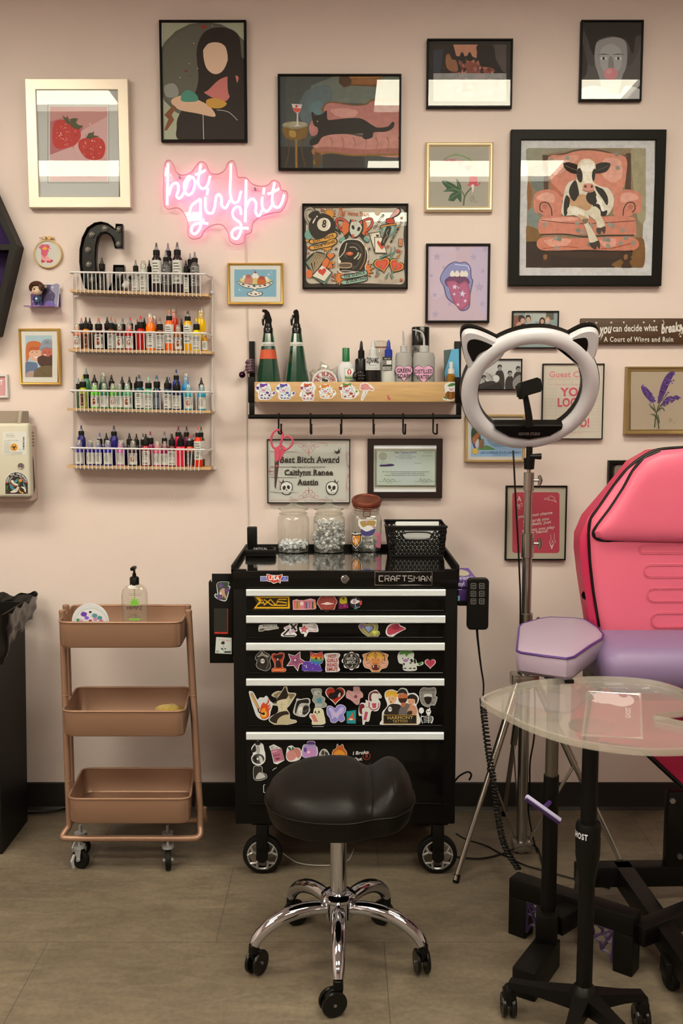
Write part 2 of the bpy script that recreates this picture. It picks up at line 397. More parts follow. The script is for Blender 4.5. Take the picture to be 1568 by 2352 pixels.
    for j, y in enumerate((-1.47, -3.0, -4.6)):
        for i, x in enumerate((-1.68, .76)):
            t = T('ceiling_light', f"flat white ceiling light panel {rows[j]}, on the {('left', 'right')[i]} side", 'ceiling light', (x, y, CEIL), 'ceiling light panels')
            a, b2 = .62, (.27 if j == 0 else .30); fr = MB()
            for q in ((-a, -b2, -a+.02, b2), (a-.02, -b2, a, b2), (-a+.02, -b2, a-.02, -b2+.02), (-a+.02, b2-.02, a-.02, b2)):
                fr.box((x+q[0], y+q[1], CEIL-.045), (x+q[2], y+q[3], CEIL-.001))
            t.p('frame', fr, fm); t.p('diffuser', MB().box((x-a+.02, y-b2+.02, CEIL-.012), (x+a-.02, y+b2-.02, CEIL-.002)), em)
room()
# ================================================================ pictures on the wall
GLASS = lambda: glassm('picture_glass', (.98, .98, .98), .004, 1.12, base=0)
def picture(label, cat, view, box, fw, d, fmat, fn, glass=True, base='#eee', prof='flat', pr=None, noise=None, name=None):
    """box = outer corners in photo pixels; the print is drawn in the frame's own plane"""
    x0, y0, x1, y1 = box; cx, cy = (x0+x1)/2, (y0+y1)/2
    xl, xr = W(x0, cy, -d).x, W(x1, cy, -d).x; zt, zb = W(cx, y0, -d).z, W(cx, y1, -d).z
    f = fw*mpp(cy, -d); bv = min(.002, f*.25)
    t = T(name or 'framed_'+cat, label, cat, ((xl+xr)/2, -d/2, zb))
    if prof == 'flat': L = [(0, -.001), (0, -d+bv), (bv, -d), (f-bv, -d), (f, -d+bv), (f, -d+.009)]
    elif prof == 'round': L = [(0, -.001), (0, -d*.6), (f*.12, -d*.88), (f*.35, -d), (f*.6, -d*.97), (f*.85, -d*.78), (f, -d*.7), (f, -d+.009)]
    else: L = [(0, -.001), (0, -d+.002), (.002, -d), (f*.22, -d), (f*.3, -d+.004), (f*.8, -d+.007), (f*.88, -d+.005), (f, -d+.0085)]
    vs = []
    for o, y in L: vs += [(xl+o, y, zb+o), (xr-o, y, zb+o), (xr-o, y, zt-o), (xl+o, y, zt-o)]
    fs = [(k*4+i, k*4+(i+1) % 4, k*4+4+(i+1) % 4, k*4+4+i) for k in range(len(L)-1) for i in range(4)]
    t.p('frame', MB().add(vs, fs), fmat)
    Yp = -d+.007; t.p('backing', MB().box((xl+f*.3, -.001, zb+f*.3), (xr-f*.3, Yp+.001, zt-f*.3)), M('backing_board', '#6a5a48', .8))
    o = VW[view]; q = fw-1; clip = ((x0+q-o[0])/o[2], (y0+q-o[1])/o[2], (x1-q-o[0])/o[2], (y1-q-o[1])/o[2])
    a = Art(view, Yp, clip); a.r(base, *clip); a.box4 = clip; fn(a); t.p('print', a, pr or PRINT(), smooth=False)
    if glass:
        g = MB().add([(xl+f*.9, -d+.004, zb+f*.9), (xr-f*.9, -d+.004, zb+f*.9), (xr-f*.9, -d+.004, zt-f*.9), (xl+f*.9, -d+.004, zt-f*.9)], [(0, 1, 2, 3)]); t.p('glass', g, GLASS(), smooth=False)
    return t
BF = lambda: M('black_frame', '#130f0b', .45, spec=.16)
GF = lambda: M('brass_frame', '#d8a84e', .3, .75)
PAINT = lambda: M('painted_print', None, .6, var=.16, vscale=55)
def strawberry(a):
    a.r('#c3c2b4', 225, 535, 712, 1180); a.r('#a39c8c', 284, 624, 655, 1100).r('#cdcabb', 291, 631, 650, 1094).r('#c98f83', 300, 640, 643, 1088)
    a.g('#d6aaa0', '480 790 643 700 643 1000 430 930').g('#d2a79c', '300 920 430 880 470 930 643 960 643 1088 300 1088').g('#b5696a', '300 730 400 700 500 770 430 880 300 930')
    for pts, cx, cy in (('392 722 330 730 315 800 318 860 345 892 400 888 450 870 485 820 470 760 440 740', 395, 810), ('540 822 480 840 470 880 490 920 520 950 570 960 615 945 632 890 620 845 590 825', 553, 890)):
        a.b('#c2332c', pts)
        for i in range(60):
            x, y = cx+random.uniform(-70, 70), cy+random.uniform(-70, 70)
            if hypot(x-cx, (y-cy)) < 66: a.e(random.choice(['#e0766c', '#9a2420', '#ecb3a8', '#d44a3e']), x, y, random.uniform(2, 6), None, 0, 6)
    for p in ('390 725 372 690 400 712 404 690 412 720 440 755 420 745 400 740', '425 755 420 715 445 708 468 712 455 735 470 750 500 755 470 775 440 768', '520 830 512 795 522 822 530 800 555 795 565 788 560 812 600 818 560 825 540 835'): a.g('#4d5030', p)
    a.star('#f0d0b0', 540, 745, 12, 20, 4, .2).b('#d8b0a8', '440 1050 400 1010 420 985 470 1000 500 1030 480 1060')
picture('wide pale gold frame with two red strawberries on a grey mat', 'picture', 'R1', (61, 180, 297, 477), 25, .028, M('pale_gold_frame', '#dfcbab', .36, .4, var=.04, vscale=5), strawberry, base='#c8c7b8', prof='flat')
def poster(a):   # a plain stand-in: olive disc, dark and rose shapes, no figure
    a.r('#a9a98a', 975, 125, 1470, 840); a.e('#5b5848', 1230, 430, 300, 300).e('#625f4e', 1235, 430, 285, 285)
    a.b('#241914', '1190 480 1180 300 1230 190 1340 165 1430 210 1450 340 1475 400 1475 850 1100 850 1060 760 1080 680 1150 600')
    a.b('#c77367', '1250 540 1330 470 1430 460 1390 560 1340 610 1230 560').b('#d9b08b', '1040 590 1120 570 1190 600 1260 640 1290 700 1180 680 1080 660 1030 620').b('#e3bd99', '1230 260 1300 235 1360 260 1370 340 1340 420 1290 445 1240 410 1220 330')
    a.b('#241914', '1200 330 1225 240 1300 225 1380 250 1400 400 1440 600 1370 560 1365 330 1330 262 1250 262').b('#c9953c', '1240 600 1300 590 1360 620 1320 650 1250 640')
    a.g('#7e4a28', '985 690 1040 630 1058 645 1030 690 1045 720 1000 785 985 780 1010 715').b('#4a8a72', '1095 560 1130 540 1180 570 1185 605 1120 612 1085 600').b('#8f8d80', '985 520 1040 500 1070 540 1060 580 1000 580')
    a.heart('#a02c28', 1222, 162, 17).heart('#7b2a22', 1116, 427, 9).heart('#7b2a22', 1142, 455, 5).l('#c9c2a8', 4, '1218 685 1222 840').l('#d8cfc0', 3, '1300 660 1370 672 1425 722')
    for x, y in ((1163, 260), (1135, 382), (1187, 410), (1275, 155), (1080, 465)): a.e('#c9c6b0', x, y, 3)
picture('black framed olive green poster with dark hair shape and rose cloth shapes', 'poster', 'R1', (367, 45, 566, 325), 5, .022, BF(), poster, glass=False)
def catsofa(a):
    a.r('#474c45', 100, 110, 865, 700); a.g('#3c4343', '100 110 150 110 150 700 100 700').g('#6b7262', '480 110 865 110 865 300 600 290 400 280 300 300 310 180').b('#5b6a68', '240 280 300 200 420 180 440 300 380 390 300 420 240 380').g('#25221f', '100 560 320 560 320 700 100 700').g('#332f2b', '380 600 640 620 640 700 380 700')
    a.b('#5d7a78', '310 290 370 280 380 340 340 370 300 340')
    a.g('#6a4420', '485 118 750 110 745 190 560 180 510 192 480 160').g('#a8753a', '500 122 750 122 750 132 500 136').g('#8e5c2a', '540 140 748 135 745 175 560 172').b('#4b2d15', '488 125 540 122 560 160 520 188 485 165')
    a.b('#7a5226', '390 345 388 300 430 278 520 290 580 300 650 290 680 268 720 262 865 270 865 330 600 330').b('#b8776a', '392 350 400 300 450 288 560 305 650 300 700 275 870 285 870 400 870 480 600 480 450 440')
    a.b('#c08474', '320 560 330 520 400 490 520 480 640 500 700 480 760 470 880 470 880 620 600 600 450 590 340 600').b('#a36456', '318 575 420 560 640 575 870 570 870 612 640 615 440 600 335 615').b('#cf9484', '430 330 520 320 600 340 560 380 470 370')
    for x in range(430, 860, 70): a.l('#9a5f50', (7, 1), f'{x} 500 {x+12} 540 {x} 590')
    a.l('#8a6228', 12, '335 600 440 595 540 610 640 612 870 606').b('#8a6228', '320 560 345 580 350 620 340 668 320 660 332 620').b('#5c401c', '330 600 370 610 360 690 340 680')
    a.e('#8d8468', 210, 426, 82, 24).e('#a79c7a', 210, 420, 74, 17).b('#7b5a24', '135 440 210 452 282 440 276 505 215 518 150 505').l('#8f6826', 14, '216 515 218 700').l('#4f3a1c', 8, '165 510 172 580 150 690').l('#4f3a1c', 8, '262 510 250 580 275 690').b('#b08a3e', '175 460 212 466 210 500 178 494')
    a.g('#d4c8bc', '187 293 254 297 243 335 229 352 230 425 246 433 200 433 218 425 220 352 200 335').g('#d8523c', '194 318 248 322 240 338 225 348 204 338').e('#c53828', 218, 308, 8)
    a.b('#bb7a6e', '295 440 320 395 350 440 345 480 310 490')
    a.b('#1c1916', '300 545 305 515 345 490 350 445 330 430 318 400 312 342 340 362 375 358 405 335 412 390 460 390 540 382 620 385 680 420 720 440 780 435 805 415 812 405 826 412 815 445 770 466 700 470 690 500 650 514 626 500 630 478 560 480 450 482 380 500 350 540 315 552')
    a.g('#5a3a30', '318 352 328 372 336 366').e('#b9a46a', 348, 402, 5, 4)
picture('black framed painting of a black cat lying on a pink sofa', 'picture', 'R2', (638, 169, 921, 390), 4.5, .022, BF(), catsofa, base='#2f2c28', pr=PAINT())
def horror(a):
    a.r('#14110e', 55, 230, 560, 640); a.r('#241d1a', 90, 264, 522, 600).g('#c98b6a', '208 264 352 264 345 345 300 325 260 340 225 330').g('#514842', '445 264 522 264 522 434 480 410 455 340').g('#2c3440', '90 300 150 290 130 434 90 434')
    a.b('#8c4a3a', '215 380 300 350 350 370 420 365 440 434 200 434')
    for i in range(46): a.e(random.choice(['#b06a58', '#6b3026', '#c98a74', '#3a1c18', '#8e5a60']), random.uniform(160, 445), random.uniform(350, 434), random.uniform(6, 15), None, 0, 8)
    a.b('#1d1512', '150 300 185 262 215 300 230 350 250 420 200 430 160 420').b('#94603e', '165 330 185 320 200 350 225 360 235 420 190 420 165 390').b('#0f0c0a', '350 270 445 280 460 350 500 430 430 400 370 390 355 330')
    for x in (260, 305, 370): a.b('#15100d', f'{x-22} 352 {x-14} 330 {x} 308 {x+14} 330 {x+22} 352 {x} 362')
    a.r('#97948a', 90, 434, 522, 600)  # pale band: ceiling light reflected in the glass, painted into the print
    for i in range(30): a.b(random.choice(['#c2a89c', '#a89890', '#b5aea4', '#8a8078']), f'{(x := random.uniform(130, 460)):.0f} {(y := random.uniform(440, 560)):.0f} {x+24:.0f} {y-10:.0f} {x+34:.0f} {y+14:.0f} {x+6:.0f} {y+20:.0f}')
picture('black framed dark print with crowded orange and rose shapes, upper right of the wall', 'picture', 'R3', (980, 88, 1177, 247), 4, .022, BF(), horror, base='#14110e', pr=PAINT())
def portrait(a):
    a.r('#55524c', 965, 120, 1330, 595); a.b('#2a2724', '965 300 1000 250 1000 420 965 460').b('#45423d', '975 130 1010 140 1040 230 1060 300 1040 390 1010 380 985 300').b('#45423d', '1320 200 1290 230 1250 300 1240 390 1270 370 1310 280')
    a.b('#100e0c', '1000 120 1330 120 1330 200 1290 220 1270 320 1230 240 1150 215 1080 230 1050 260 1040 330 1010 250')
    a.b('#9d9992', '1060 250 1110 228 1170 220 1225 245 1238 320 1230 400 1210 450 1180 560 1100 560 1070 450 1048 380 1045 310').b('#b1ada5', '1080 300 1140 260 1200 300 1200 400 1140 440 1085 400')
    for s, x in ((1, 1098), (-1, 1185)): a.b('#2a2622', f'{x-38*s} 326 {x} 318 {x+36*s} 326 {x} 323').e('#e6e2d8', x, 346, 19, 9).e('#2a2622', x, 346, 8, 9)
    a.b('#8b877f', '1130 340 1150 340 1160 400 1140 410 1125 400').e('#d98d8c', 1140, 437, 42, 36).e('#e3a09c', 1130, 425, 18, 14).b('#c9c6bc', '965 530 1060 510 1180 560 1230 510 1320 535 1325 600 960 600')
picture('small black framed grey portrait print with a pink bubble, top right', 'picture', 'R3', (1333, 45, 1476, 231), 4, .022, BF(), portrait, base='#55524c')
def bleeding(a):
    a.r('#a8a08a', 1050, 555, 1412, 930); a.l('#6f8f52', 6, '1130 640 1180 615 1240 615 1300 645 1330 690 1335 750'); a.l('#7fa060', 4, '1185 612 1210 604 1240 622').l('#7fa060', 4, '1290 645 1300 632 1280 628')
    for x, y, r in ((1150, 648, 14), (1187, 650, 20), (1235, 660, 22), (1285, 690, 24)): a.heart('#cc6a72', x, y, r).l('#e9c8bc', 3, f'{x} {y+r} {x-4} {y+r+16}')
    a.b('#c94f58', '1290 756 1300 740 1330 740 1342 760 1340 795 1355 780 1358 790 1335 806 1312 795 1285 805 1278 785 1288 795').b('#e6d4c4', '1305 795 1320 800 1312 845 1306 820').l('#4f5c38', 9, '1255 925 1262 870 1285 835 1305 815').l('#4f5c38', 6, '1262 870 1245 835')
    for p in ('1120 770 1150 772 1190 790 1215 805 1210 760 1235 790 1242 830 1225 848 1180 838 1130 838 1150 820 1130 795', '1160 890 1180 850 1235 835 1242 860 1238 905 1215 880 1195 898 1170 895'): a.b('#2f5236', p)
    for p in ('1130 775 1180 808 1235 835', '1135 835 1190 822 1235 838', '1165 885 1200 862 1238 842', '1215 770 1225 800 1238 832'): a.l('#6d8d5a', 3, p)
    a.l('#7d7660', 3, '1318 870 1305 868 1298 885 1304 900 1312 885 1318 870 1320 905').t('#7d7660', '23', 1336, 902, 16)
picture('square cream-gold frame with a pink hanging heart flower drawing', 'picture', 'R2', (977, 325, 1133, 485), 11, .024, M('cream_gold_frame', '#ecd39c', .32, .4), bleeding, prof='round', base='#a8a08a')
def cow(a):
    a.r('#c9c5bb', 40, 130, 1410, 1500); a.g('#8a7656', '145 218 1320 218 1275 1415 118 1415'); c = a.clip; a.clip = (120, 218, 1318, 1413)
    a.b('#6d7265', '170 400 290 330 300 620 210 640 170 560').b('#8f8a70', '145 218 700 215 300 280 290 360 145 400').b('#a09470', '1180 220 1320 220 1320 900 1240 930 1200 640 1175 400').b('#8a5a2c', '140 560 180 640 150 900 130 700').b('#7b8478', '150 830 240 850 250 1060 190 1080 140 950').b('#7e5a2a', '125 1000 260 1050 265 1140 120 1150').g('#2b1b12', '118 1155 280 1150 1200 1250 1000 1413 118 1413').b('#7c5428', '1200 1130 1300 1140 1290 1413 1100 1413 980 1380 1180 1260').g('#3a2416', '280 1240 1190 1240 1180 1300 1000 1330 400 1300')
    a.g('#4c3322', '285 285 340 290 345 660 300 650').g('#4c3322', '1120 270 1170 270 1170 640 1110 630').l('#5e3e28', 16, '340 300 500 275 620 240 760 232 900 250 1000 280 1120 295')
    a.b('#cf8469', '345 310 500 285 640 250 780 245 920 265 1115 310 1120 500 1090 620 990 700 700 760 480 740 400 640 360 500').b('#b8684d', '360 560 450 640 500 700 440 700 380 640').b('#d89a80', '380 340 600 290 640 330 450 480 380 460').b('#dc9f86', '900 330 1060 340 1080 500 980 560 880 480')
    for x in (200, 1010):
        m = 1 if x == 200 else -1; cx = 330 if m == 1 else 1140
        a.b('#cc8066', f'{cx-135*m} 720 {cx-100*m} 660 {cx} 632 {cx+80*m} 650 {cx+140*m} 720 {cx+140*m} 890 {cx-10*m} 900 {cx-60*m} 870 {cx-120*m} 860').b('#dca088', f'{cx-110*m} 720 {cx-30*m} 665 {cx+60*m} 680 {cx+70*m} 760 {cx-20*m} 750')
        a.l('#3d261a', 11, f'{cx+50*m} 895 {cx+40*m} 820 {cx} 765 {cx-60*m} 770 {cx-70*m} 830 {cx-40*m} 860').e('#b5694f', cx-25*m, 805, 24, 26)
    a.b('#cc7f64', '262 920 400 895 640 905 900 900 1150 905 1210 930 1222 1060 1190 1090 900 1080 500 1085 265 1080').b('#dd9c84', '290 925 620 910 600 945 300 960').l('#7a3f2c', 9, '270 940 500 965 700 975 1000 960 1210 945').l('#3b2418', 14, '262 1085 500 1080 700 1105 900 1095 1200 1090')
    a.b('#cb7c5f', '270 1115 640 1120 1180 1110 1195 1240 700 1235 280 1240').b('#dc9b80', '300 1140 560 1130 520 1200 420 1220').b('#dd9e86', '860 1140 1010 1125 1000 1215 900 1200').l('#a5502f', 10, '290 1225 500 1205 640 1215').l('#a5502f', 12, '870 1225 1000 1215 1180 1170')
    for i in range(60):
        x = random.choice([random.uniform(360, 1090), random.uniform(280, 1200)]); y = random.choice([random.uniform(270, 600), random.uniform(950, 1060), random.uniform(1120, 1225)])
        if 480 < x < 1000 and 330 < y < 900: continue
        a.b(random.choice(['#8d8a78', '#7f8276', '#96917c']), [(x-20, y-6), (x-4, y-24), (x+18, y-12), (x+20, y+12), (x-2, y+20), (x-20, y+10)]) if i % 2 else a.e('#a4452c', x, y, 5, 3)
    for i in range(44): a.e('#1b120c', 285+i*20.7, 1246+2*sin(i), 7, 6, 0, 8)
    for x in (320, 1125): a.b('#3a2214', f'{x-50} 1262 {x+50} 1262 {x+40} 1300 {x+52} 1330 {x+30} 1360 {x+50} 1410 {x-50} 1410 {x-30} 1360 {x-52} 1330 {x-40} 1300').b('#8b5d34', f'{x-25} 1290 {x+10} 1285 {x+5} 1330 {x-22} 1330')
    # the calf
    a.b('#d9cdb0', '480 880 490 740 520 600 580 545 640 540 780 560 860 600 940 620 995 700 990 800 930 890 800 880 600 890').b('#c09468', '560 700 680 680 780 720 760 830 640 850 570 800')
    a.b('#1d1814', '550 640 580 570 620 545 650 660 640 700 600 750 560 700').b('#1d1814', '720 700 760 640 810 650 830 740 800 790 740 760').b('#1d1814', '810 600 850 610 900 640 940 720 930 790 880 720 830 650').b('#1d1814', '500 880 500 760 525 690 560 740 530 880').b('#ece2ca', '820 700 870 740 900 850 860 830')
    a.b('#1d1814', '790 790 850 780 880 850 930 840 920 890 870 890 800 850')
    a.b('#dccfae', '540 870 545 810 610 800 720 850 750 900 740 960 780 1030 830 1120 840 1180 800 1190 760 1170 735 1080 700 980 650 910').b('#e9dfc4', '560 830 620 815 700 860 690 900 600 880').b('#c9a57c', '640 880 740 920 740 960 690 970').b('#7c6650', '680 935 740 925 735 965 700 975')
    a.b('#3a2c22', '755 1170 800 1160 845 1145 862 1190 850 1230 830 1190 820 1232 780 1210').b('#dccfae', '750 860 800 800 860 840 870 900 905 960 905 1020 860 1030 830 1010 820 950 760 900').b('#43352a', '828 1018 870 1015 910 1000 915 1040 900 1075 880 1040 865 1075 832 1060')
    a.b('#1d1814', '495 370 540 358 600 370 650 400 640 460 590 470 530 440 505 410').b('#1d1814', '965 380 930 362 860 366 800 400 810 460 870 465 930 445').l('#8a6a52', 4, '510 390 570 420 630 440').l('#6a5544', 4, '830 440 890 420 945 392')
    a.b('#d8c8a4', '650 360 700 328 760 330 810 372 815 450 800 520 800 640 760 660 690 655 650 600 625 520 630 440').b('#ebe2cb', '670 370 740 345 800 380 790 440 740 460 680 440').b('#e4d8bc', '690 470 770 470 780 560 720 580').b('#1d1814', '630 440 660 420 685 480 680 550 655 560 628 510').b('#1d1814', '815 430 790 440 778 500 792 550 808 520')
    a.b('#c98a72', '690 590 720 572 780 575 802 600 795 650 740 662 690 640').e('#5b2f26', 714, 602, 13, 15).e('#5b2f26', 778, 602, 12, 15).l('#5b3428', 5, '682 640 740 652 800 640').e('#0c0a09', 655, 462, 14, 11).e('#0c0a09', 800, 455, 10, 10)
    for i in range(12): a.l('#cdbb94', (5, 1), f'{680+i*10} {350+6*(i%3)} {684+i*9} {375+8*(i%2)} {676+i*10} {395}')
    a.clip = c
picture('large wide black frame with a painting of a calf sitting in a pink armchair', 'picture', 'CW', (1171, 297, 1525, 656), 23, .03, BF(), cow, pr=PAINT(), base='#c9c5bb')
def flash(a):
    a.r('#2a2118', 20, 40, 1495, 1220); a.b('#c5b79c', '80 130 120 115 600 110 800 105 1130 110 1400 120 1440 250 1425 500 1440 700 1430 900 1430 1140 1250 1160 900 1150 600 1165 300 1150 100 1140 75 950 90 700 75 500')
    for i in range(150):
        x, y = random.uniform(90, 1420), random.uniform(130, 1140); a.e(random.choice(['#2a2118', '#2a2118', '#c2603c']), x, y, random.uniform(3, 6), None, 0, 6)
    def burst(cx, cy, r, n, cols, q=.6, rot=0): a.star(cols[0], cx, cy, r, rot, n, q); a.star(cols[1], cx, cy, r*.86, rot, n, q)
    burst(400, 190, 100, 13, ('#2a2118', '#d08a34')); burst(370, 640, 95, 12, ('#2a2118', '#cf8f3a')); burst(880, 960, 150, 13, ('#2a2118', '#cf7434')); burst(560, 1080, 120, 13, ('#2a2118', '#cf7434')); burst(1215, 390, 150, 26, ('#3d7a68', '#8fae98'), .5)
    for x, y, r in ((110, 480, 55), (510, 370, 40)): a.e('#6f9a86', x, y, r, r*1.2)
    a.l('#2a2118', 40, '110 330 60 230 70 130 150 100 200 160').l('#a3937a', 22, '110 330 65 230 75 135 150 108 195 160').l('#2a2118', 26, '470 400 520 420 550 470').e('#2a2118', 300, 370, 188, 190).b('#2a2118', '160 160 240 145 262 200 150 250 108 210')
    a.e('#e6dcc4', 325, 335, 92, 92).e('#d5c7aa', 310, 335, 80, 88).t('#2a2118', '8', 330, 325, 60, 100, 8, 2).b('#e6dcc4', '165 310 185 270 215 235 195 285 175 320').e('#e6dcc4', 228, 225, 10, 12)
    for dy in (0, 86): a.b('#2a2118', f'130 {545+dy} 300 {520+dy} 400 {455+dy} 495 {445+dy} 505 {510+dy} 420 {560+dy} 300 {580+dy} 150 {610+dy}').b('#d69a3e' , f'142 {552+dy} 300 {530+dy} 400 {467+dy} 483 {455+dy} 490 {505+dy} 415 {548+dy} 300 {570+dy} 155 {598+dy}')
    a.t('#2a2118', "DON'T WASTE", 315, 532, 300, 38, -17, 2).t('#2a2118', 'YOUR WISHES', 330, 612, 310, 38, -17, 2)
    a.t('#b5582c', 'The', 562, 165, 105, 110, 8, 2, shear=.15).t('#b5582c', 'Home Team', 800, 185, 300, 60, 3, 1).e('#cdb38a', 1065, 170, 42).b('#2a2118', '1340 110 1390 130 1370 200 1250 260 1230 240').b('#d8a494', '1330 125 1370 140 1350 190 1260 240 1240 235')
    # cat head with bow
    for s in (1, -1): a.l('#2a2118', 40, [(745+s*60, 400), (745+s*150, 430), (745+s*240, 340), (745+s*235, 260), (745+s*150, 270), (745+s*70, 340)]).l('#c8553c', 24, [(745+s*60, 400), (745+s*150, 430), (745+s*240, 340), (745+s*235, 260), (745+s*150, 270), (745+s*70, 340)]); a.b('#cf6a34', [(745+s*80, 330), (745+s*160, 300), (745+s*170, 400), (745+s*130, 490), (745+s*60, 440)]); a.b('#2a2118', [(745+s*60, 420), (745+s*130, 480), (745+s*210, 550), (745+s*170, 590), (745+s*90, 520)]); a.b('#6f9a86', [(745+s*150, 500), (745+s*205, 550), (745+s*180, 580), (745+s*130, 540)])
    a.b('#2a2118', '665 400 690 260 720 300 760 275 800 300 860 270 870 400 830 480 750 525 690 490').b('#c3c4ac', '680 400 705 300 760 290 815 310 850 380 810 470 750 505 700 470')
    for x, r in ((727, -20), (805, 20)): a.e('#2a2118', x, 375+(x-727)*.3, 20, 32, r)
    a.b('#c8553c', '710 480 740 470 742 515 722 520').b('#c8553c', '705 290 725 260 740 300').b('#c8553c', '820 310 850 285 850 330').l('#b55a48', 4, '740 300 750 340 740 370').l('#b55a48', 4, '780 300 775 340 790 350')
    # masked head
    a.b('#e6dcc4', '520 790 535 660 600 560 700 535 830 560 920 680 935 800 900 920 880 980 560 1010 530 900').b('#231b14', '528 790 545 665 605 572 700 545 825 570 908 685 925 800 890 915 870 970 570 1000 540 900 560 850')
    a.b('#45392c', '640 610 760 590 850 660 850 780 800 900 720 960 700 860 600 760').b('#231b14', '640 620 740 605 830 680 830 780 780 890 710 900 640 780').e('#cf5a30', 680, 738, 48, 26).e('#dd9060', 682, 733, 18, 9)
    a.l('#bfae8e', 20, '740 810 790 760 800 720').l('#bfae8e', 14, '790 820 820 780 830 740').l('#bfae8e', 10, '680 650 750 650 790 690').l('#c9873a', 8, '880 600 900 720 880 850 820 960').l('#c9b897', 12, '640 590 600 720 530 800').b('#a98f6a', '535 870 700 868 690 935 540 935').b('#5d4a34', '550 882 688 882 682 922 552 922').l('#d8cbb0', 8, '540 985 620 975 760 990')
    for dy in (0, 78): a.b('#2a2118', f'560 {1040+dy} 720 {1010+dy} 880 {965+dy} 925 {985+dy} 915 {1035+dy} 760 {1075+dy} 590 {1095+dy}').b('#8fae94', f'572 {1046+dy} 720 {1022+dy} 880 {977+dy} 913 {990+dy} 905 {1030+dy} 760 {1064+dy} 598 {1083+dy}')
    a.t('#2a2118', 'THE SILENCE', 745, 1030, 300, 38, -13, 2).t('#2a2118', 'IS HURTING', 770, 1103, 290, 38, -13, 2)
    # cards and knife
    a.g('#2a2118', '945 455 1100 430 1165 690 1020 710').g('#dccfb2', '955 465 1092 442 1150 680 1030 700').g('#2a2118', '1020 510 1130 505 1200 740 1025 735').g('#e0d4b8', '1030 520 1122 515 1188 728 1035 724').b('#c44a32', '1075 560 1110 590 1160 640 1125 680 1090 640 1060 590').heart('#2a2118', 1065, 490, 22).t('#2a2118', '8', 975, 485, 18, 30)
    a.b('#2a2118', '1190 370 1255 370 1235 460 1160 620 1110 610 1150 480').l('#cfc0a0', 5, '1220 400 1190 450 1200 490 1160 540 1150 590').l('#2a2118', 34, '1110 390 1130 355 1220 340 1330 330').l('#cf8a34', 18, '1115 385 1135 358 1220 345 1328 328').b('#2a2118', '1185 320 1190 255 1290 250 1292 325').b('#c4402c', '1195 312 1198 262 1282 258 1284 315')
    for x in (1215, 1240, 1265): a.l('#8e2c20', 4, f'{x} 262 {x} 300')
    a.t('#2a2118', 'YOU BETTER', 1085, 295, 250, 34, -56, 1).t('#2a2118', 'MAKE A MOVE', 1325, 440, 330, 34, -62, 1).r('#2a2118', 1355, 532, 1412, 640).r('#cf7f4e', 1361, 538, 1406, 634).l('#2a2118', 4, '1384 550 1384 620').r('#cf7f4e', 1370, 555, 1398, 590)
    # book and hearts
    a.b('#2a2118', '65 860 200 715 345 740 350 770 300 900 190 1040').g('#6f8a78', '75 862 200 735 220 745 110 880 180 1010')
    for i in range(5): a.g('#9a8460', [(110+i*45, 870-i*20), (200+i*35, 715+i*6), (225+i*32, 730+i*8), (140+i*45, 880-i*14), (190+i*14, 1020-i*20), (180+i*10, 1030-i*20)]); a.l('#2a2118', 5, [(118+i*45, 866-i*18), (212+i*33, 722+i*8)])
    a.g('#2a2118', '145 1050 300 880 445 1000 335 1185').g('#d9cdb2', '165 1048 300 900 425 1000 330 1120').heart('#c4402c', 300, 990, 58, -10).g('#5f7a68', '165 1055 325 1135 425 1015 430 1030 335 1165').b('#cf6a34', '300 900 340 810 420 850 430 930 380 940').heart('#2a2118', 415, 775, 62, 5).heart('#d2702e', 415, 772, 50, 5).l('#2a2118', 9, '415 820 380 900 350 945').e('#cf6a34', 120, 1020, 45, 60)
    for x, y, r, t_ in ((1130, 890, 120, -14), (1320, 910, 115, 30)): a.heart('#2a2118', x, y, r, t_).heart('#cf9a3a', x, y, r*.88, t_).heart('#c4402c', x, y, r*.76, t_).heart('#cf5338', x, y-4, r*.5, t_)
    for p in ('1100 800 1160 770 1240 740 1260 650', '1250 820 1260 760 1310 700 1300 640', '1340 800 1370 750 1410 700', '1090 1030 1060 980 1130 900', '1280 1080 1260 1020 1340 900', '1180 1080 1200 1040 1230 1000'): a.l('#2a2118', (36, 8), p).l('#6f9a7c' if p[1] != '3' else '#cf8a34', (20, 3), p)
    for x, y, r in ((298, 135, 20), (545, 375, 22), (913, 460, 22), (1212, 640, 18), (1355, 700, 22), (90, 560, 24), (105, 655, 16), (450, 865, 24), (460, 915, 16), (1395, 1105, 20), (450, 1045, 16)): a.heart('#2a2118', x, y, r*1.25, 15).heart('#c8502e' if r < 23 else '#cf8a34', x, y, r, 15)
    for x, y, c in ((515, 295, '#8a3a24'), (110, 737, '#8a3a24'), (495, 672, '#2a2118'), (955, 672, '#2a2118'), (1047, 1052, '#8a3a24'), (437, 1108, '#8a3a24'), (1400, 245, '#8a3a24')):
        for q in range(3): a.l(c, 7, [(x-24*cos(q*pi/3), y-24*sin(q*pi/3)), (x+24*cos(q*pi/3), y+24*sin(q*pi/3))])
    a.t('#a8583c', 'TYLER LOCK', 1207, 1107, 290, 16, 0, 1, .25).t('#2a2118', '2023', 1300, 1135, 90, 14, 0, 0, .3).l('#5c5a48', 4, '1060 1135 1240 1135')
picture('black framed tattoo flash sheet with an eight ball and ribbon mottoes', 'poster', 'FL', (694, 467, 937, 663), 3.5, .02, BF(), flash, base='#2a2118')
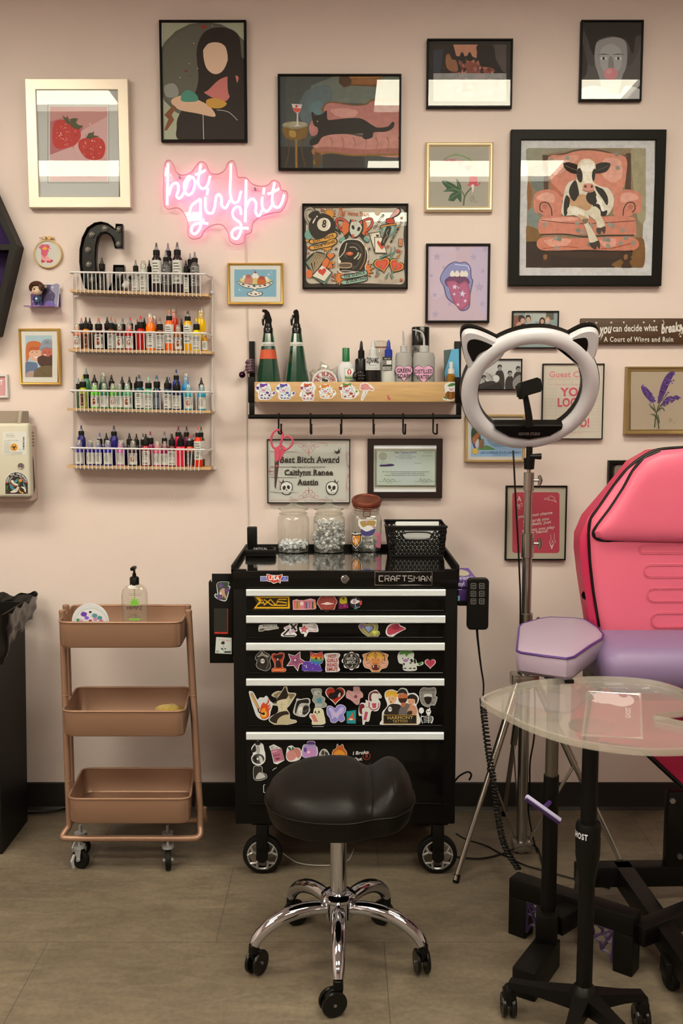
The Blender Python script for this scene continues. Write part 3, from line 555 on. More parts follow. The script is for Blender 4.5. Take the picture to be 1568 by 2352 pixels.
def lips(a):
    a.r('#c9b0b4', 0, 0, 1500, 1600); a.b('#cdb6bc', '1050 1180 1200 1170 1180 1400 1060 1500').b('#c3b0bd', '1300 1180 1410 1200 1400 1600 1330 1500')
    for x, y, r, q in ((1090, 1243, 28, 0), (1218, 1190, 22, 10), (1316, 1245, 24, 0), (1375, 1332, 18, 10), (1352, 1432, 34, 0), (1390, 1195, 26, 20), (1132, 1310, 15, 5), (1076, 1480, 20, 5), (1055, 1360, 16, 30), (1372, 1535, 22, 0), (1170, 1535, 18, 10), (1080, 1600, 26, 0), (1100, 1720, 30, 10), (1200, 1690, 20, 0), (1370, 1650, 26, 20)): a.star('#b3a2b4', x, y, r, q)
    a.b('#5d5474', '1108 1375 1150 1300 1200 1272 1230 1278 1270 1275 1300 1310 1305 1370 1315 1395 1300 1470 1290 1560 1240 1580 1200 1540 1150 1500 1130 1430').b('#8d8fb4', '1113 1375 1153 1305 1200 1278 1230 1284 1268 1281 1295 1312 1298 1370 1308 1395 1293 1470 1283 1555 1240 1570 1200 1530 1156 1495 1137 1430')
    a.b('#6b4260', '1138 1390 1180 1360 1230 1350 1270 1370 1288 1385 1290 1410 1240 1430 1160 1430').b('#a9566f', '1150 1400 1200 1392 1225 1410 1260 1395 1275 1400 1290 1430 1296 1500 1280 1550 1245 1572 1210 1550 1180 1500 1165 1440').b('#b5647e', '1160 1410 1200 1400 1225 1420 1262 1405 1282 1440 1284 1510 1245 1560 1210 1530 1185 1480')
    for x in (1186, 1215, 1247, 1268): a.b('#e8dcc6', f'{x-14} 1345 {x} 1328 {x+14} 1345 {x+12} 1364 {x-12} 1364')
    for x, y, r in ((1200, 1430, 18), (1247, 1473, 23), (1197, 1475, 11), (1265, 1517, 13), (1220, 1540, 12), (1225, 1435, 8)): a.star('#e0cfd8', x, y, r, 8)
    a.l('#cfd0e4', 5, '1200 1290 1240 1295 1280 1300 1290 1325').l('#5d5474', 3, '1225 1410 1235 1470 1240 1500')
picture('thin black frame with a lilac print of lips and a starry tongue', 'poster', 'R2', (978, 559, 1125, 741), 5, .02, BF(), lips, base='#c9b0b4')
def sundae(a):
    a.r('#dcd6c4', 820, 1175, 1325, 1535); a.r('#7fadb8', 862, 1215, 1282, 1488); a.b('#3d2e24', '890 1350 905 1330 940 1345 1000 1360 1070 1365 1140 1362 1200 1345 1240 1335 1250 1350 1200 1390 1150 1405 1090 1410 1085 1430 1140 1440 1140 1470 1070 1488 1000 1475 990 1450 1040 1430 1050 1412 960 1395')
    a.b('#e2dac6', '896 1350 908 1336 940 1350 1000 1366 1070 1371 1140 1368 1200 1351 1240 1341 1244 1350 1195 1385 1145 1400 1085 1405 1080 1432 1132 1444 1132 1466 1070 1482 1005 1470 997 1452 1045 1434 1057 1408 965 1390')
    for x, y, r in ((950, 1365, 14), (1005, 1385, 12), (1060, 1380, 16), (1120, 1382, 11), (1165, 1372, 15), (1215, 1358, 10), (1030, 1455, 11), (1075, 1462, 13), (1110, 1452, 9), (1068, 1420, 9), (915, 1352, 9)): a.b('#4a382c', [(x-r, y), (x-3, y-r*.6), (x+r, y-2), (x+r*.5, y+r*.6), (x-r*.4, y+r*.4)])
    a.b('#dcc768', '920 1330 935 1300 960 1330 975 1352').b('#dcc768', '1225 1330 1215 1310 1185 1335 1175 1352').b('#e4dac4', '945 1320 955 1275 985 1280 990 1320').b('#e4dac4', '1165 1310 1185 1285 1205 1310 1190 1335').b('#e6ddc8', '1038 1290 1050 1260 1075 1250 1100 1270 1108 1300 1070 1310')
    a.b('#d3c07a', '1035 1340 1045 1305 1100 1305 1105 1340 1090 1362 1045 1360').b('#c98168', '960 1330 975 1292 1010 1285 1042 1300 1046 1340 1020 1362 975 1360').b('#c6602c', '1090 1330 1105 1298 1140 1292 1172 1308 1178 1345 1150 1366 1100 1362').b('#b06a5a', '975 1290 985 1268 1015 1265 1030 1290 1005 1305').b('#a85038', '1105 1305 1115 1285 1150 1280 1168 1305 1140 1318')
    a.e('#b03a2c', 1073, 1244, 11).l('#5a2c1c', 3, '1073 1235 1065 1222 1050 1217')
    for x, y, r in ((1207, 1265, 20), (1232, 1240, 12), (1240, 1282, 7), (912, 1418, 16), (935, 1432, 8)): a.star('#e8e8d8', x, y, r, 0, 4, .2)
picture('small brass frame with an ice cream sundae print on blue', 'picture', 'R7', (522, 603, 650, 699), 6, .02, GF(), sundae, prof='round', base='#dcd6c4')
def couple(a):
    a.r('#dcd4c0', 155, 935, 445, 1335); a.r('#a9bfbe', 195, 975, 403, 1298); c = a.clip; a.clip = (195, 975, 403, 1298)
    a.b('#c8692c', '200 1070 215 1030 260 1018 310 1030 322 1070 300 1110 240 1120 210 1180 200 1160').b('#e0aa88', '225 1090 260 1062 305 1080 315 1130 290 1175 245 1165 225 1130').b('#b8582a', '222 1110 230 1070 280 1062 312 1075 290 1090 240 1090').b('#f0e6da', '258 1135 275 1142 292 1135 275 1152').b('#5c6f86', '195 1190 240 1180 290 1200 270 1300 195 1300').b('#b09080', '210 1260 260 1250 250 1300 200 1300')
    a.b('#8f959c', '305 1090 320 1030 350 1005 395 1010 410 1060 405 1085 340 1070').l('#6d747c', 6, '308 1092 350 1070 405 1082').b('#c0634a', '320 1095 350 1075 400 1085 405 1150 370 1170 325 1150').b('#4a2c20', '290 1150 330 1130 370 1140 405 1130 410 1220 360 1240 300 1200').b('#efe4d4', '335 1120 358 1125 350 1132').b('#6e5a38', '275 1240 340 1210 410 1220 410 1300 270 1300').l('#4c3c24', 3, '300 1240 360 1290')
    for x in (250, 285, 345, 380): a.e('#2e1c16', x, 1105, 5, 3)
    a.l('#4a5058', 3, '350 1018 362 1030 374 1018'); a.t('#4a5058', 'OUTDOORS', 362, 1037, 44, 8, 5); a.clip = c
picture('brass framed photo of a smiling couple, one in a grey cap', 'photo', 'R4', (43, 754, 137, 884), 6, .02, GF(), couple, prof='round', base='#dcd4c0')
def group1(a):
    a.r('#8e9a90', 600, 68, 1052, 330); a.g('#8a5a44', '600 110 700 100 720 200 600 300').g('#7c5038', '600 200 650 200 640 300 600 320').g('#b5b8a8', '720 68 930 68 930 170 720 160').r('#5f5a50', 930, 68, 1008, 150)
    for i in range(8): a.l('#a5a595', 3, f'{730+i*9} 72 {732+i*9} 150')
    a.e('#e0863a', 607, 238, 15, 26)
    a.b('#2b2420', '655 115 690 105 720 130 715 175 660 170').e('#c99a80', 697, 160, 22, 27).b('#c0917a', '620 250 640 185 680 175 740 230 735 300 700 300 640 280').b('#332a26', '665 230 690 190 740 210 745 290 690 280')
    a.b('#1d1918', '728 140 730 110 760 102 778 130 770 165 735 165').e('#cda184', 753, 148, 20, 26).b('#a9b0ac', '725 250 730 190 760 175 810 165 840 210 830 250 750 255').b('#2c2826', '735 290 750 255 840 250 850 300 740 310').b('#c9a088', '760 285 835 240 845 215 830 260 780 300')
    a.b('#211c1a', '865 190 870 140 895 125 918 145 915 190').e('#c79a80', 892, 168, 18, 24).b('#6f5a4a', '850 240 880 200 920 200 925 250 870 290').b('#2c2624', '800 300 850 240 880 280 860 320 790 320')
    a.b('#b58a5a', '920 150 925 125 960 122 970 150').e('#d3ab90', 945, 158, 20, 27).b('#201c1b', '925 235 945 195 985 200 988 240 960 290').b('#c9c2b2', '860 310 900 255 950 265 975 320 870 330').b('#46413c', '970 290 1000 270 1050 320 980 330')
picture('thin black framed colour photo of four friends sitting together', 'photo', 'RL', (1176, 714, 1283, 800), 2.5, .018, BF(), group1, base='#8e9a90')
def group2(a):
    a.r('#c4bfb2', 150, 395, 488, 600)
    for x, y, h in ((235, 510, 90), (342, 440, 160), (410, 480, 120), (465, 450, 150), (290, 560, 60)):
        a.b('#2a2622', f'{x-28} 598 {x-30} {y+60} {x-12} {y+28} {x+14} {y+28} {x+30} {y+70} {x+26} 598').e('#8f897f', x, y+14, 13, 17).b('#1c1917', f'{x-15} {y+14} {x-10} {y-8} {x+10} {y-8} {x+15} {y+8} {x} {y}')
    a.b('#aaa396', '250 480 300 500 330 510 340 530 320 550 280 540 250 510').e('#d8d2c4', 318, 522, 22).l('#2a2622', 3, '270 495 300 530').b('#b5afa2', '200 530 240 540 230 590 205 580').b('#2a2622', '210 560 300 540 330 598 200 598').b('#8d877c', '430 540 480 500 486 598 440 598')
picture('black and white photo of a crowd of friends in a thin black frame', 'photo', 'B4', (1095, 824, 1199, 896), 2.5, .018, BF(), group2, base='#c4bfb2')
def guest(a):
    a.r('#d5c7ad', 636, 430, 1034, 922); a.t('#d98c84', 'Guest Check', 830, 495, 315, 38, 0, 2)
    for x in (668, 718, 770, 828, 900, 988): a.l('#c7a08c', 2, f'{x} 525 {x} 562')
    for y in (525, 562): a.l('#c7a08c', 2, f'668 {y} 988 {y}')
    for x, t_ in ((692, 'DATE'), (745, 'TABLE'), (799, 'GUESTS'), (864, 'SERVER')): a.t('#c7a08c', t_, x, 531, 30, 6)
    a.t('#cf8a7c', 'APPT, SERVICE, EXTRAS', 800, 568, 170, 7)
    for y in range(592, 880, 22): a.l('#c0b59c', 1.5, f'640 {y} 1020 {y}')
    a.l('#c0b59c', 1.5, '716 575 716 880')
    for t_, x, y, w in (('YOU', 840, 612, 175), ('LOOK', 820, 682, 185), ('SO', 840, 752, 95), ('GOOD!', 838, 820, 215)): a.t('#cf5560', t_, x, y, w, 54, -1, 2)
    a.t('#cf8a7c', 'THANK YOU', 850, 886, 90, 8)
picture('cream poster in a thin black frame with pink YOU LOOK SO GOOD lettering', 'poster', 'B4', (1245, 835, 1386, 1009), 2, .018, BF(), guest, base='#d5c7ad')
def lavender(a):
    a.r('#b5a083', 1235, 475, 1700, 855)
    for p in ('1398 690 1408 620 1425 560 1450 510 1480 480 1512 478 1500 510 1475 560 1450 620 1420 670', '1288 575 1320 580 1355 620 1378 670 1360 685 1330 660 1300 620', '1425 700 1450 655 1490 640 1500 655 1470 680', '1500 650 1520 635 1547 650 1530 662'):
        a.b('#54306e', p)
    for i in range(150):
        t = random.random(); u = random.choice([((1405, 680), (1500, 485), 24), ((1300, 580), (1368, 675), 17), ((1432, 695), (1540, 645), 12)]); x = u[0][0]+(u[1][0]-u[0][0])*t+random.uniform(-u[2], u[2]); y = u[0][1]+(u[1][1]-u[0][1])*t+random.uniform(-u[2], u[2]); a.e(random.choice(['#6a4590', '#43265c', '#7a5aa0', '#5c3880']), x, y, random.uniform(4, 8), 5, 0, 6)
    for p in ('1408 860 1395 780 1370 690', '1378 850 1388 770 1410 690 1460 630', '1400 740 1420 700 1450 685', '1392 790 1375 765 1350 760', '1380 735 1355 710 1340 690', '1395 740 1430 718 1445 740', '1410 820 1400 760'): a.l('#3c4a2c', (8, 3), p)
    a.l('#8a7a60', 2.5, '1490 795 1480 790 1475 805 1484 810 1490 795 1495 812').t('#8a7a60', '23', 1510, 820, 14)
picture('antique gold frame with a purple lavender drawing, at the right edge', 'picture', 'B4', (1437, 842, 1650, 998), 12, .026, M('antique_gold_frame', '#a98a54', .38, .6, var=.08, vscale=30), lavender, prof='step', base='#b5a083')
def diploma(a):
    a.r('#d3cbb6', 120, 790, 520, 1060); a.r('#8fb0c8', 148, 800, 503, 1046); a.l('#5577a0', 3, '225 805 430 803'); a.l('#5577a0', 2, '230 828 500 826')
    a.b('#8aa4b8', '230 850 500 850 500 990 250 990').b('#6d8a9c', '255 900 420 905 440 960 300 980')
    for i in range(14): a.l('#5f7d94', 1.6, f'300 {850+i*9} 480 {850+i*9}')
    a.b('#33482c', '153 870 180 830 210 850 215 920 240 960 180 970 155 950').b('#4f7a3c', '200 990 250 970 300 990 300 1000 200 1000').b('#7d5c40', '200 985 205 940 235 930 232 985').b('#4c3a6a', '160 950 175 925 182 990 168 985').b('#b9b2a8', '178 975 182 925 200 930 200 980').b('#a0603a', '160 920 200 880 210 900 170 960')
    a.e('#c49a30', 178, 1010, 22).e('#e0c468', 178, 1010, 14).e('#c49a30', 178, 1010, 8).t('#2f4a68', 'LAKE SUPERIOR STATE UNIVERSITY', 347, 1019, 274, 15, 0, 1).t('#47627c', 'Sault Sainte Marie, Michigan', 345, 1034, 90, 6)
picture('light wood framed blue university diploma behind the ring light', 'certificate', 'B4', (1068, 952, 1206, 1062), 6, .02, M('light_oak_frame', '#b08f58', .5, var=.12, vscale=90, stretch=(1, 1, .2)), diploma, base='#d3cbb6')
def award(a):
    a.r('#c9c6b2', 218, 90, 762, 508)
    for q, w in ((0, 3), (9, 1.5)): a.l('#b5656a', w, [(232+q, 105+q), (745-q, 105+q), (745-q, 492-q), (232+q, 492-q)], False, True)
    for cx, cy, s, v in ((490, 105, 1, 0), (490, 492, -1, 0), (300, 298, 0, 1), (735, 298, 0, -1)):
        for m in (1, -1):
            def Q(x, y): return (cx+m*x, cy+s*y) if s else (cx+v*y*(-1), cy+m*x)
            a.r('#c9c6b2', cx-8, cy-8, cx+8, cy+8)
            for P in ([(0, 60), (6, 40), (30, 20), (60, 10), (95, 6), (120, 4), (125, 18), (112, 22), (108, 12)], [(0, 30), (20, 18), (38, 30), (38, 48), (22, 52), (18, 38), (28, 34)], [(0, 55), (8, 68), (22, 66), (24, 54)], [(0, 90), (2, 70), (0, 52)], [(30, 12), (45, 30), (62, 30), (66, 18)]):
                a.l('#b5656a', 2.5, [Q(x, y) for x, y in P])
    G = '#2a221c'
    for t_, x, y, w, h in (('Best Bitch Award', 497, 220, 400, 40), ('Caitlynn Renee', 490, 305, 325, 36), ('Austin', 486, 370, 140, 36)):
        a.t(G, t_, x, y, w, h, 0, 2)      # broken-letter serifs: small diamonds at the feet and tops
        for i in range(int(w/13)): a.star(G, x-w/2+7+i*13.2, y+h*.5, 4.6, 0, 4, .5); (i % 2 and a.star(G, x-w/2+7+i*13.2, y-h*.18, 4.2, 0, 4, .5))
        for i in range(0, int(w/40)): a.l(G, 1.6, f'{x-w/2+12+i*40} {y-h*.5} {x-w/2+6+i*40} {y+h*.45}')
    a.t(G, 'this award is presented to', 490, 268, 222, 13)
    for cx, m in ((340, 1), (644, -1)):
        a.b(G, f'{cx-48*m} 360 {cx-30*m} 372 {cx-20*m} 350 {cx-12*m} 378 {cx+2*m} 365 {cx-4*m} 395 {cx-40*m} 415 {cx-28*m} 392').b(G, f'{cx-38} 420 {cx-34} 380 {cx} 364 {cx+36} 378 {cx+42} 415 {cx+22} 450 {cx-20} 450').b('#d8d5c4', f'{cx-34} 416 {cx-30} 384 {cx} 369 {cx+32} 382 {cx+37} 413 {cx+18} 446 {cx-16} 446')
        a.e(G, cx-14*m, 408, 11, 15, 15).e(G, cx+15*m, 404, 10, 14, -15).e(G, cx+2*m, 424, 5, 7)
        for q in range(-3, 4): a.l(G, 1.8, f'{cx+q*7} 434 {cx+q*7} 447')
    a.b(G, '645 178 665 168 655 150 672 165 685 160 690 132 692 158 708 138 696 168 710 172 690 174 680 180 660 172')
    for y in (160, 260, 330, 430): a.b('#bfbca8', f'225 {y} 300 {y-6} 420 {y+4} 300 {y+7}')
picture('thin black framed white certificate reading Best Bitch Award', 'certificate', 'B1', (613, 1009, 804, 1156), 2, .018, BF(), award, base='#c9c6b2')
def permit(a):
    a.r('#cfc8b0', 925, 145, 1348, 418); a.r('#6c6a54', 930, 149, 1345, 405).r('#b9b798', 933, 152, 1342, 402)
    for i in range(62): a.star('#6c6a54', 936+i*6.5, 156, 3, 45, 4, .5).star('#6c6a54', 936+i*6.5, 398, 3, 45, 4, .5)
    for i in range(37): a.star('#6c6a54', 937, 158+i*6.5, 3, 45, 4, .5).star('#6c6a54', 1338, 158+i*6.5, 3, 45, 4, .5)
    a.r('#6c6a54', 941, 162, 1334, 393).r('#b2bca6', 943, 164, 1332, 391).b('#b3bcae', '1060 190 1200 170 1240 300 1180 380 1080 380 1040 280')
    a.t('#4b3f6a', 'State Tattooing Permit', 1136, 171, 146, 14, 0, 1)
    for i, (t_, w) in enumerate((('STATE OF TENNESSEE', 74), ('DEPARTMENT OF HEALTH', 88), ('DIVISION OF GENERAL ENVIRONMENTAL HEALTH', 140), ('NASHVILLE, TENNESSEE', 86))): a.t('#5c6858', t_, 1136, 182+i*10, w, 6)
    a.e('#5c5c48', 984, 198, 25).e('#b9b798', 984, 198, 22).e('#5c5c48', 984, 198, 17).e('#b2b296', 984, 198, 15)
    for q in range(-10, 11, 4): a.l('#5c5c48', 1.5, f'974 {198+q} 994 {198+q}')
    a.t('#7f8270', '1595741', 1282, 174, 62, 9).t('#5c6858', 'PERMIT NUMBER', 1275, 195, 64, 5).t('#5c6858', 'ISSUED TO', 988, 234, 40, 5).t('#5c6858', 'Valid, Austin', 1218, 244, 44, 7).t('#5c6858', 'Caitlynn Austin', 996, 244, 56, 6)
    a.b('#3a2450', '966 254 1000 252 1040 248 1062 256 1040 264 970 266')
    for t_, x, y, w in (('Be it known that above has made application and paid the sum prescribed', 1136, 300, 310), ('by law and is hereby authorized to conduct such business', 1150, 312, 220), ('In Witness Whereof I have affixed my Hand at Nashville, Tennessee', 1130, 324, 270)): a.t('#25221c', t_, x, y, w, 7.5, 0, 0, shear=.3)
    for x in (1027, 1268): a.l('#25221c', 1.5, f'{x-75} 366 {x+75} 366').l('#25221c', 2, f'{x-40} 362 {x-30} 345 {x-22} 360 {x-5} 350 {x+5} 362 {x+20} 350 {x+40} 360')
    for x in (1027, 1268): a.t('#5c6858', 'DIRECTOR', x, 374, 40, 5)
picture('wide dark brown frame with a pale green State Tattooing Permit', 'certificate', 'B1', (844, 1008, 1016, 1144), 14, .026, M('dark_brown_frame', '#241512', .3), permit)
def acecard(a):
    a.r('#b9ad90', 372, 352, 768, 846); a.g('#b8404c', rrect(404, 388, 726, 803, 20)); Q = '#dccab8'
    a.t(Q, 'A', 452, 432, 26, 34, 0, 1).t(Q, 'A', 673, 758, 26, 34, 180, 1).l(Q, 2.5, '620 435 650 440 690 448 705 458 695 440 690 425 668 414 655 418 648 438').l(Q, 2.5, '622 434 640 425 652 428').l(Q, 2, '655 436 672 444 690 440')
    a.l(Q, 2, '438 465 450 475 470 460 468 485 450 475 436 490 438 465').l(Q, 2, '450 475 458 510').l(Q, 2, '450 476 444 505').l(Q, 2.5, '665 675 668 710 655 730 672 735 680 715').l(Q, 2.5, '692 670 690 710 700 725 685 733 678 715')
    for t_, x, y, w in (('you cannot change', 560, 540, 235), ('the cards you', 565, 577, 178), ('are dealt, just', 572, 600, 190), ('the way you play', 580, 637, 222), ('the hand.', 575, 658, 150)): a.t(Q, t_, x, y, w, 20, -7, 1, shear=.25)
picture('black framed pink playing card print behind the light stand', 'poster', 'B5', (1161, 1116, 1301, 1287), 3, .02, BF(), acecard, base='#b9ad90')
picture('black frame half hidden behind the pink chair back', 'picture', 'B5', (1397, 1058, 1560, 1190), 9, .026, BF(), lambda a: a.b('#8a7d68', '1105 215 1160 205 1160 260 1150 320 1105 310').b('#2b231c', '1120 250 1150 235 1160 330 1120 330'), base='#1c1712')
def pinksign(a):
    a.r('#cf938c', -700, 105, 90, 435); a.t('#e4ddd0', 'SWEET', -95, 210, 290, 80, 0, 1)
picture('pink letter sign in a white frame, cut off by the left edge', 'sign', 'SC', (-130, 860, 17, 914), 5, .016, M('white_frame', '#d9cfc0', .5), pinksign, glass=False)
# wooden quote board
def quote():
    Y = -.02; a0 = W(1334, 731, Y); b0 = W(1640, 790, Y)
    t = T('quote_board', 'dark stained wooden board reading you can decide what breaks', 'sign', ((a0.x+b0.x)/2, Y/2, b0.z))
    t.p('board', MB().box((a0.x, -.001, b0.z), (b0.x, Y, a0.z), .002), M('dark_stained_wood', '#4a3018', .55, var=.35, vscale=10, stretch=(.6, 1, 6), bump=.2, bscale=40))
    a = Art('B4', Y-.0003); c = '#dcd2bc'
    a.t(c, 'Only', 945, 180, 75, 40, -4, 2, shear=.2).t(c, 'you', 1046, 190, 80, 60, -5, 2, shear=.25).t(c, 'can decide what', 1248, 184, 300, 44, -1, 1).t(c, 'breaks', 1487, 182, 140, 60, -8, 2, shear=.2).t(c, 'you', 1590, 180, 70, 50, -3, 2).t(c, 'A Court of Wings and Ruin', 1272, 260, 465, 32, 0, 1, .06)
    a.l(c, 5, '1030 215 1020 250 1012 272 1022 250 1035 225').l(c, 4, '1430 130 1440 150 1428 215').l(c, 4, '1520 200 1550 210 1540 232')
    for x, y in ((926, 148), (988, 150), (1088, 148), (1172, 147), (1305, 147), (1376, 138), (1551, 240), (1620, 150)): a.star(c, x, y, 9, 10)
    t.p('lettering', a, PRINT(), smooth=False)
quote()
# ================================================================ neon sign
def neon():
    t = T('neon_sign', 'glowing pink neon sign reading hot girl shit, with its white lead', 'neon sign', W(560, 560, -.02))
    tube = MB(); S = ['190 152 198 570', '206 470 235 380 270 350 300 370 300 430 285 480 310 505 345 470 375 400 400 330', '400 330 440 290 468 340 450 430 405 470 365 430 365 350 400 290 425 285', '528 165 510 260 500 350 540 405 590 380 620 280', '470 268 520 250 575 220',
     '524 510 470 545 430 590 418 670 460 715 515 690 524 510', '524 510 524 650 528 750 515 810 470 860 435 840 440 790 490 755 600 755', '600 402 588 470', '575 490 572 580 590 640 640 650 665 590 680 490 710 465 735 510 735 570 775 600 820 520', '828 160 825 300 820 450 850 540 900 530 930 430', '980 320 972 738', '980 600 1010 530 1050 510 1080 560 1075 640 1110 680 1150 600',
     '1160 398 1152 462', '1142 490 1140 580 1180 635 1230 590 1250 540', '1265 345 1245 450 1245 560 1300 595 1340 540 1360 465', '1195 462 1250 440 1310 405', '930 665 920 600 880 590 845 640 860 700 920 750 930 820 890 905 845 890 840 840 890 800 1005 805']
    S[0] = '200 155 190 570'
    Y = -.03; r = 12.6*.2296*mpp(450, Y)
    for s in S: P = [tuple(Wv('R7', x, y, Y)) for x, y in nums(s)]; tube.tube(crom(P, False, 7), r, 8)
    t.p('tubing', tube, emitm('neon_glow', (4.9, 1.05, 2.5), 1.0))
    O = crom(nums('170 590 160 300 175 150 215 125 250 170 290 250 350 272 430 245 490 170 530 138 580 165 620 250 700 262 770 220 800 150 850 130 880 200 900 290 980 300 1040 360 1130 385 1200 370 1250 325 1310 350 1330 420 1385 440 1390 520 1330 630 1240 650 1120 690 1050 750 1030 840 970 870 960 940 890 965 820 930 800 850 740 770 640 775 560 830 530 890 450 910 400 870 400 760 370 670 300 600'), True, 5)
    q = [(Wv('R7', x, y, -.02).x, Wv('R7', x, y, -.02).z) for x, y in O]
    t.p('acrylic_backing', MB().prism(q[::-1], -.019, -.024), glassm('neon_acrylic', (1, .975, .975), .02, .5), label='clear acrylic backing')
    t.p('backing_edge', MB().tube([(x, -.0215, z) for x, z in q], .0022, 6, True), M('glow_tinted_edge', '#e9a9a4', .25, trans=.3))  # edge of the clear sheet; neon glow put into its pink colour
    for x, y in ((320, 300), (1073, 420)): p = Wv('R7', x, y, 0); t.p('standoff_screw', MB().cyl((p.x, -.001, p.z), (p.x, -.03, p.z), .0035, None, 10, None, .0008), M('steel', '#9a9088', .3, .9))
    pts = [W(x, y, -.004) for x, y in ((562, 520), (565, 600), (567, 720), (568, 800), (567, 860), (566, 960), (567, 1060), (569, 1150), (571, 1230), (570, 1262), (566, 1290))]
    t.p('lead_wire', MB().tube(pts, .0014, 6, sm=4), M('white_cable', '#d2c3b0', .5), label='thin white lead running down the wall')
neon()
# ================================================================ ink rack
WHITEW = lambda: M('white_coated_wire', '#d9d0c2', .4)
RK = [((160, 664), (478, 674.5), (161, 625), (471.5, 629.5), (487, 636)), ((157, 801), (485, 806.5), (163, 760.6), (472.5, 765.7), (487, 770.8)),
      ((154, 937), (482.6, 943), (161, 897), (480, 900.5), (487, 901)), ((153, 1069), (483.7, 1073.5), (162, 1028.7), (469, 1033), (487, 1031))]
RY = -.1
def rack():
    t = T('wire_rack', 'white four-tier wire wall rack with bamboo boards, holding the ink bottles', 'wall rack', W(327, 1080, -.05))
    wm = WHITEW(); wood = M('bamboo_board', '#c9a06a', .5, var=.12, vscale=14, stretch=(1, 8, 8))
    for x in (168, 487):
        p = W(x, 636, -.012); q = W(x, 1077, -.012); sd = MB().tube([p, q], .0026, 8)
        for i in range(4):
            z = W(x, RK[i][3][1]+42, -.012).z; sd.cyl((p.x-.001, -.0, z), (p.x, -.02, z), .006, None, 8)
        t.p('side_wire', sd, wm)
    tiers = ('top', 'second', 'third', 'bottom')
    for i, (bl, br, rl, rr, re) in enumerate(RK):
        a, b = W(*bl, RY), W(*br, RY); th = .0085
        vs = []
        for y in (RY, -.008):
            vs += [(a.x, y, a.z), (b.x, y, b.z), (b.x, y, b.z-th), (a.x, y, a.z-th)]
        bd = t.p('bamboo_shelf', MB().add(vs, [(0, 1, 2, 3), (7, 6, 5, 4), (0, 4, 5, 1), (1, 5, 6, 2), (2, 6, 7, 3), (3, 7, 4, 0)]), wood, label=f'{tiers[i]} bamboo board')
        m = MB(); Yf = RY-.006; zl, zr = W(*rl, Yf), W(*rr, Yf)
        P0 = W(168, rl[1]+3, -.012); P1 = W(487, re[1], -.012)
        m.tube([P0, zl + Vec((-.004, .02, 0)), zl, zr, zr+Vec((.008, .02, -.004)), P1], .0032, 8)
        for k in range(32):
            x = 174+k*9.2
            if x > 462: break
            u = (x-rl[0])/(rr[0]-rl[0]); top = zl.lerp(zr, u)
            zb = a.z+(b.z-a.z)*((top.x-a.x)/(b.x-a.x))-th-.002
            lean = -.006*(k > 28 and i == 3)
            m.tube([top, Vec((top.x+lean, Yf, zb)), Vec((top.x, -.014, zb-.001))], .0014, 5)
        zb0 = a.z-th-.004; m.tube([(W(168, 800, -.012).x, -.012, zb0-.001), (P1.x, -.012, b.z-th-.004)], .0022, 6)
        t.p('wire_basket', m, wm, label=f'{tiers[i]} wire guard')
rack()
def shelfz(i, x, dy=0.0):
    a, b = W(*RK[i][0], RY), W(*RK[i][1], RY); return a.z+(b.z-a.z)*(x-a.x)/(b.x-a.x)+.0003
PLA = lambda: M('glossy_plastic', None, .22, spec=.35); MATP = lambda: M('matte_plastic', None, .5, spec=.15)
CLR = lambda: glassm('clear_plastic', (.86, .86, .84), .06, 1.5, .22, (.75, .74, .70))
def wraplabel(c, r, z0, z1, style, col='#cfc9b4', sec='#a8482c', face=-pi/2, wd=1.35):
    L = MB()
    def arc(a0, a1, za, zb, k, co): L.lathe([(r+.0003+k*.00012, za), (r+.0003+k*.00012, zb)], c, 8, None, co, arc=(face+a0, face+a1))
    arc(-wd, wd, z0, z1, 0, col); h = z1-z0; D = '#2c2822'
    if style == 'lines':
        for k in range(5): arc(-.75+.1*(k % 2), .3+.15*(k % 3), z0+h*(.84-k*.12), z0+h*(.88-k*.12), 1, D if k < 2 else '#6a6458')
        for k in range(4): arc(-.6+k*.28, -.42+k*.28, z0+h*.08, z0+h*.18, 1, D)
    elif style == 'splash':
        arc(-.95, -.88, z0+.1*h, z1-.1*h, 1, sec); arc(-.5, .35, z0+h*.3, z0+h*.62, 1, '#b8562c'); arc(-.3, .2, z0+h*.22, z0+h*.74, 2, '#7c3418'); arc(-.15, .45, z0+h*.48, z0+h*.56, 3, '#d8b890'); arc(-.4, .4, z0+h*.82, z0+h*.88, 1, D); arc(.65, 1.2, z0+h*.3, z0+h*.8, 1, '#8a8474')
    elif style == 'bars':
        arc(-.9, -.84, z0+.1*h, z1-.1*h, 1, sec)
        for k in range(6): arc(-.3+k*.12, -.24+k*.12, z0+h*.2, z0+h*.85, 1, '#7a7466')
        arc(-.7, -.45, z0+h*.3, z0+h*.7, 1, '#8f8a7a')
    elif style == 'oval':
        arc(-.55, .55, z0+h*.1, z0+h*.9, 1, '#2a2018'); arc(-.4, .4, z0+h*.2, z0+h*.8, 2, '#b05a2c'); arc(-.25, .25, z0+h*.3, z0+h*.7, 3, '#2a2018')
    elif style == 'script':
        arc(-.7, .0, z0+h*.05, z0+h*.95, 1, '#4a4642')
        for k in range(5): arc(-.55+.1*(k % 2), -.2+.1*((k+1) % 2), z0+h*(.15+k*.15), z0+h*(.2+k*.15), 2, '#c8c4b8')
        for k in range(6): arc(.15, .8, z0+h*(.85-k*.13), z0+h*(.89-k*.13), 1, '#5a564c')
    return L
def sat(h, k=1.25):
    if not isinstance(h, str) or len(h) != 7: return h
    r = [int(h[i:i+2], 16)/255 for i in (1, 3, 5)]; m = sum(r)/3; r = [min(1, max(0, m+(c-m)*k)) for c in r]; return '#'+''.join('%02x' % int(c*255) for c in r)
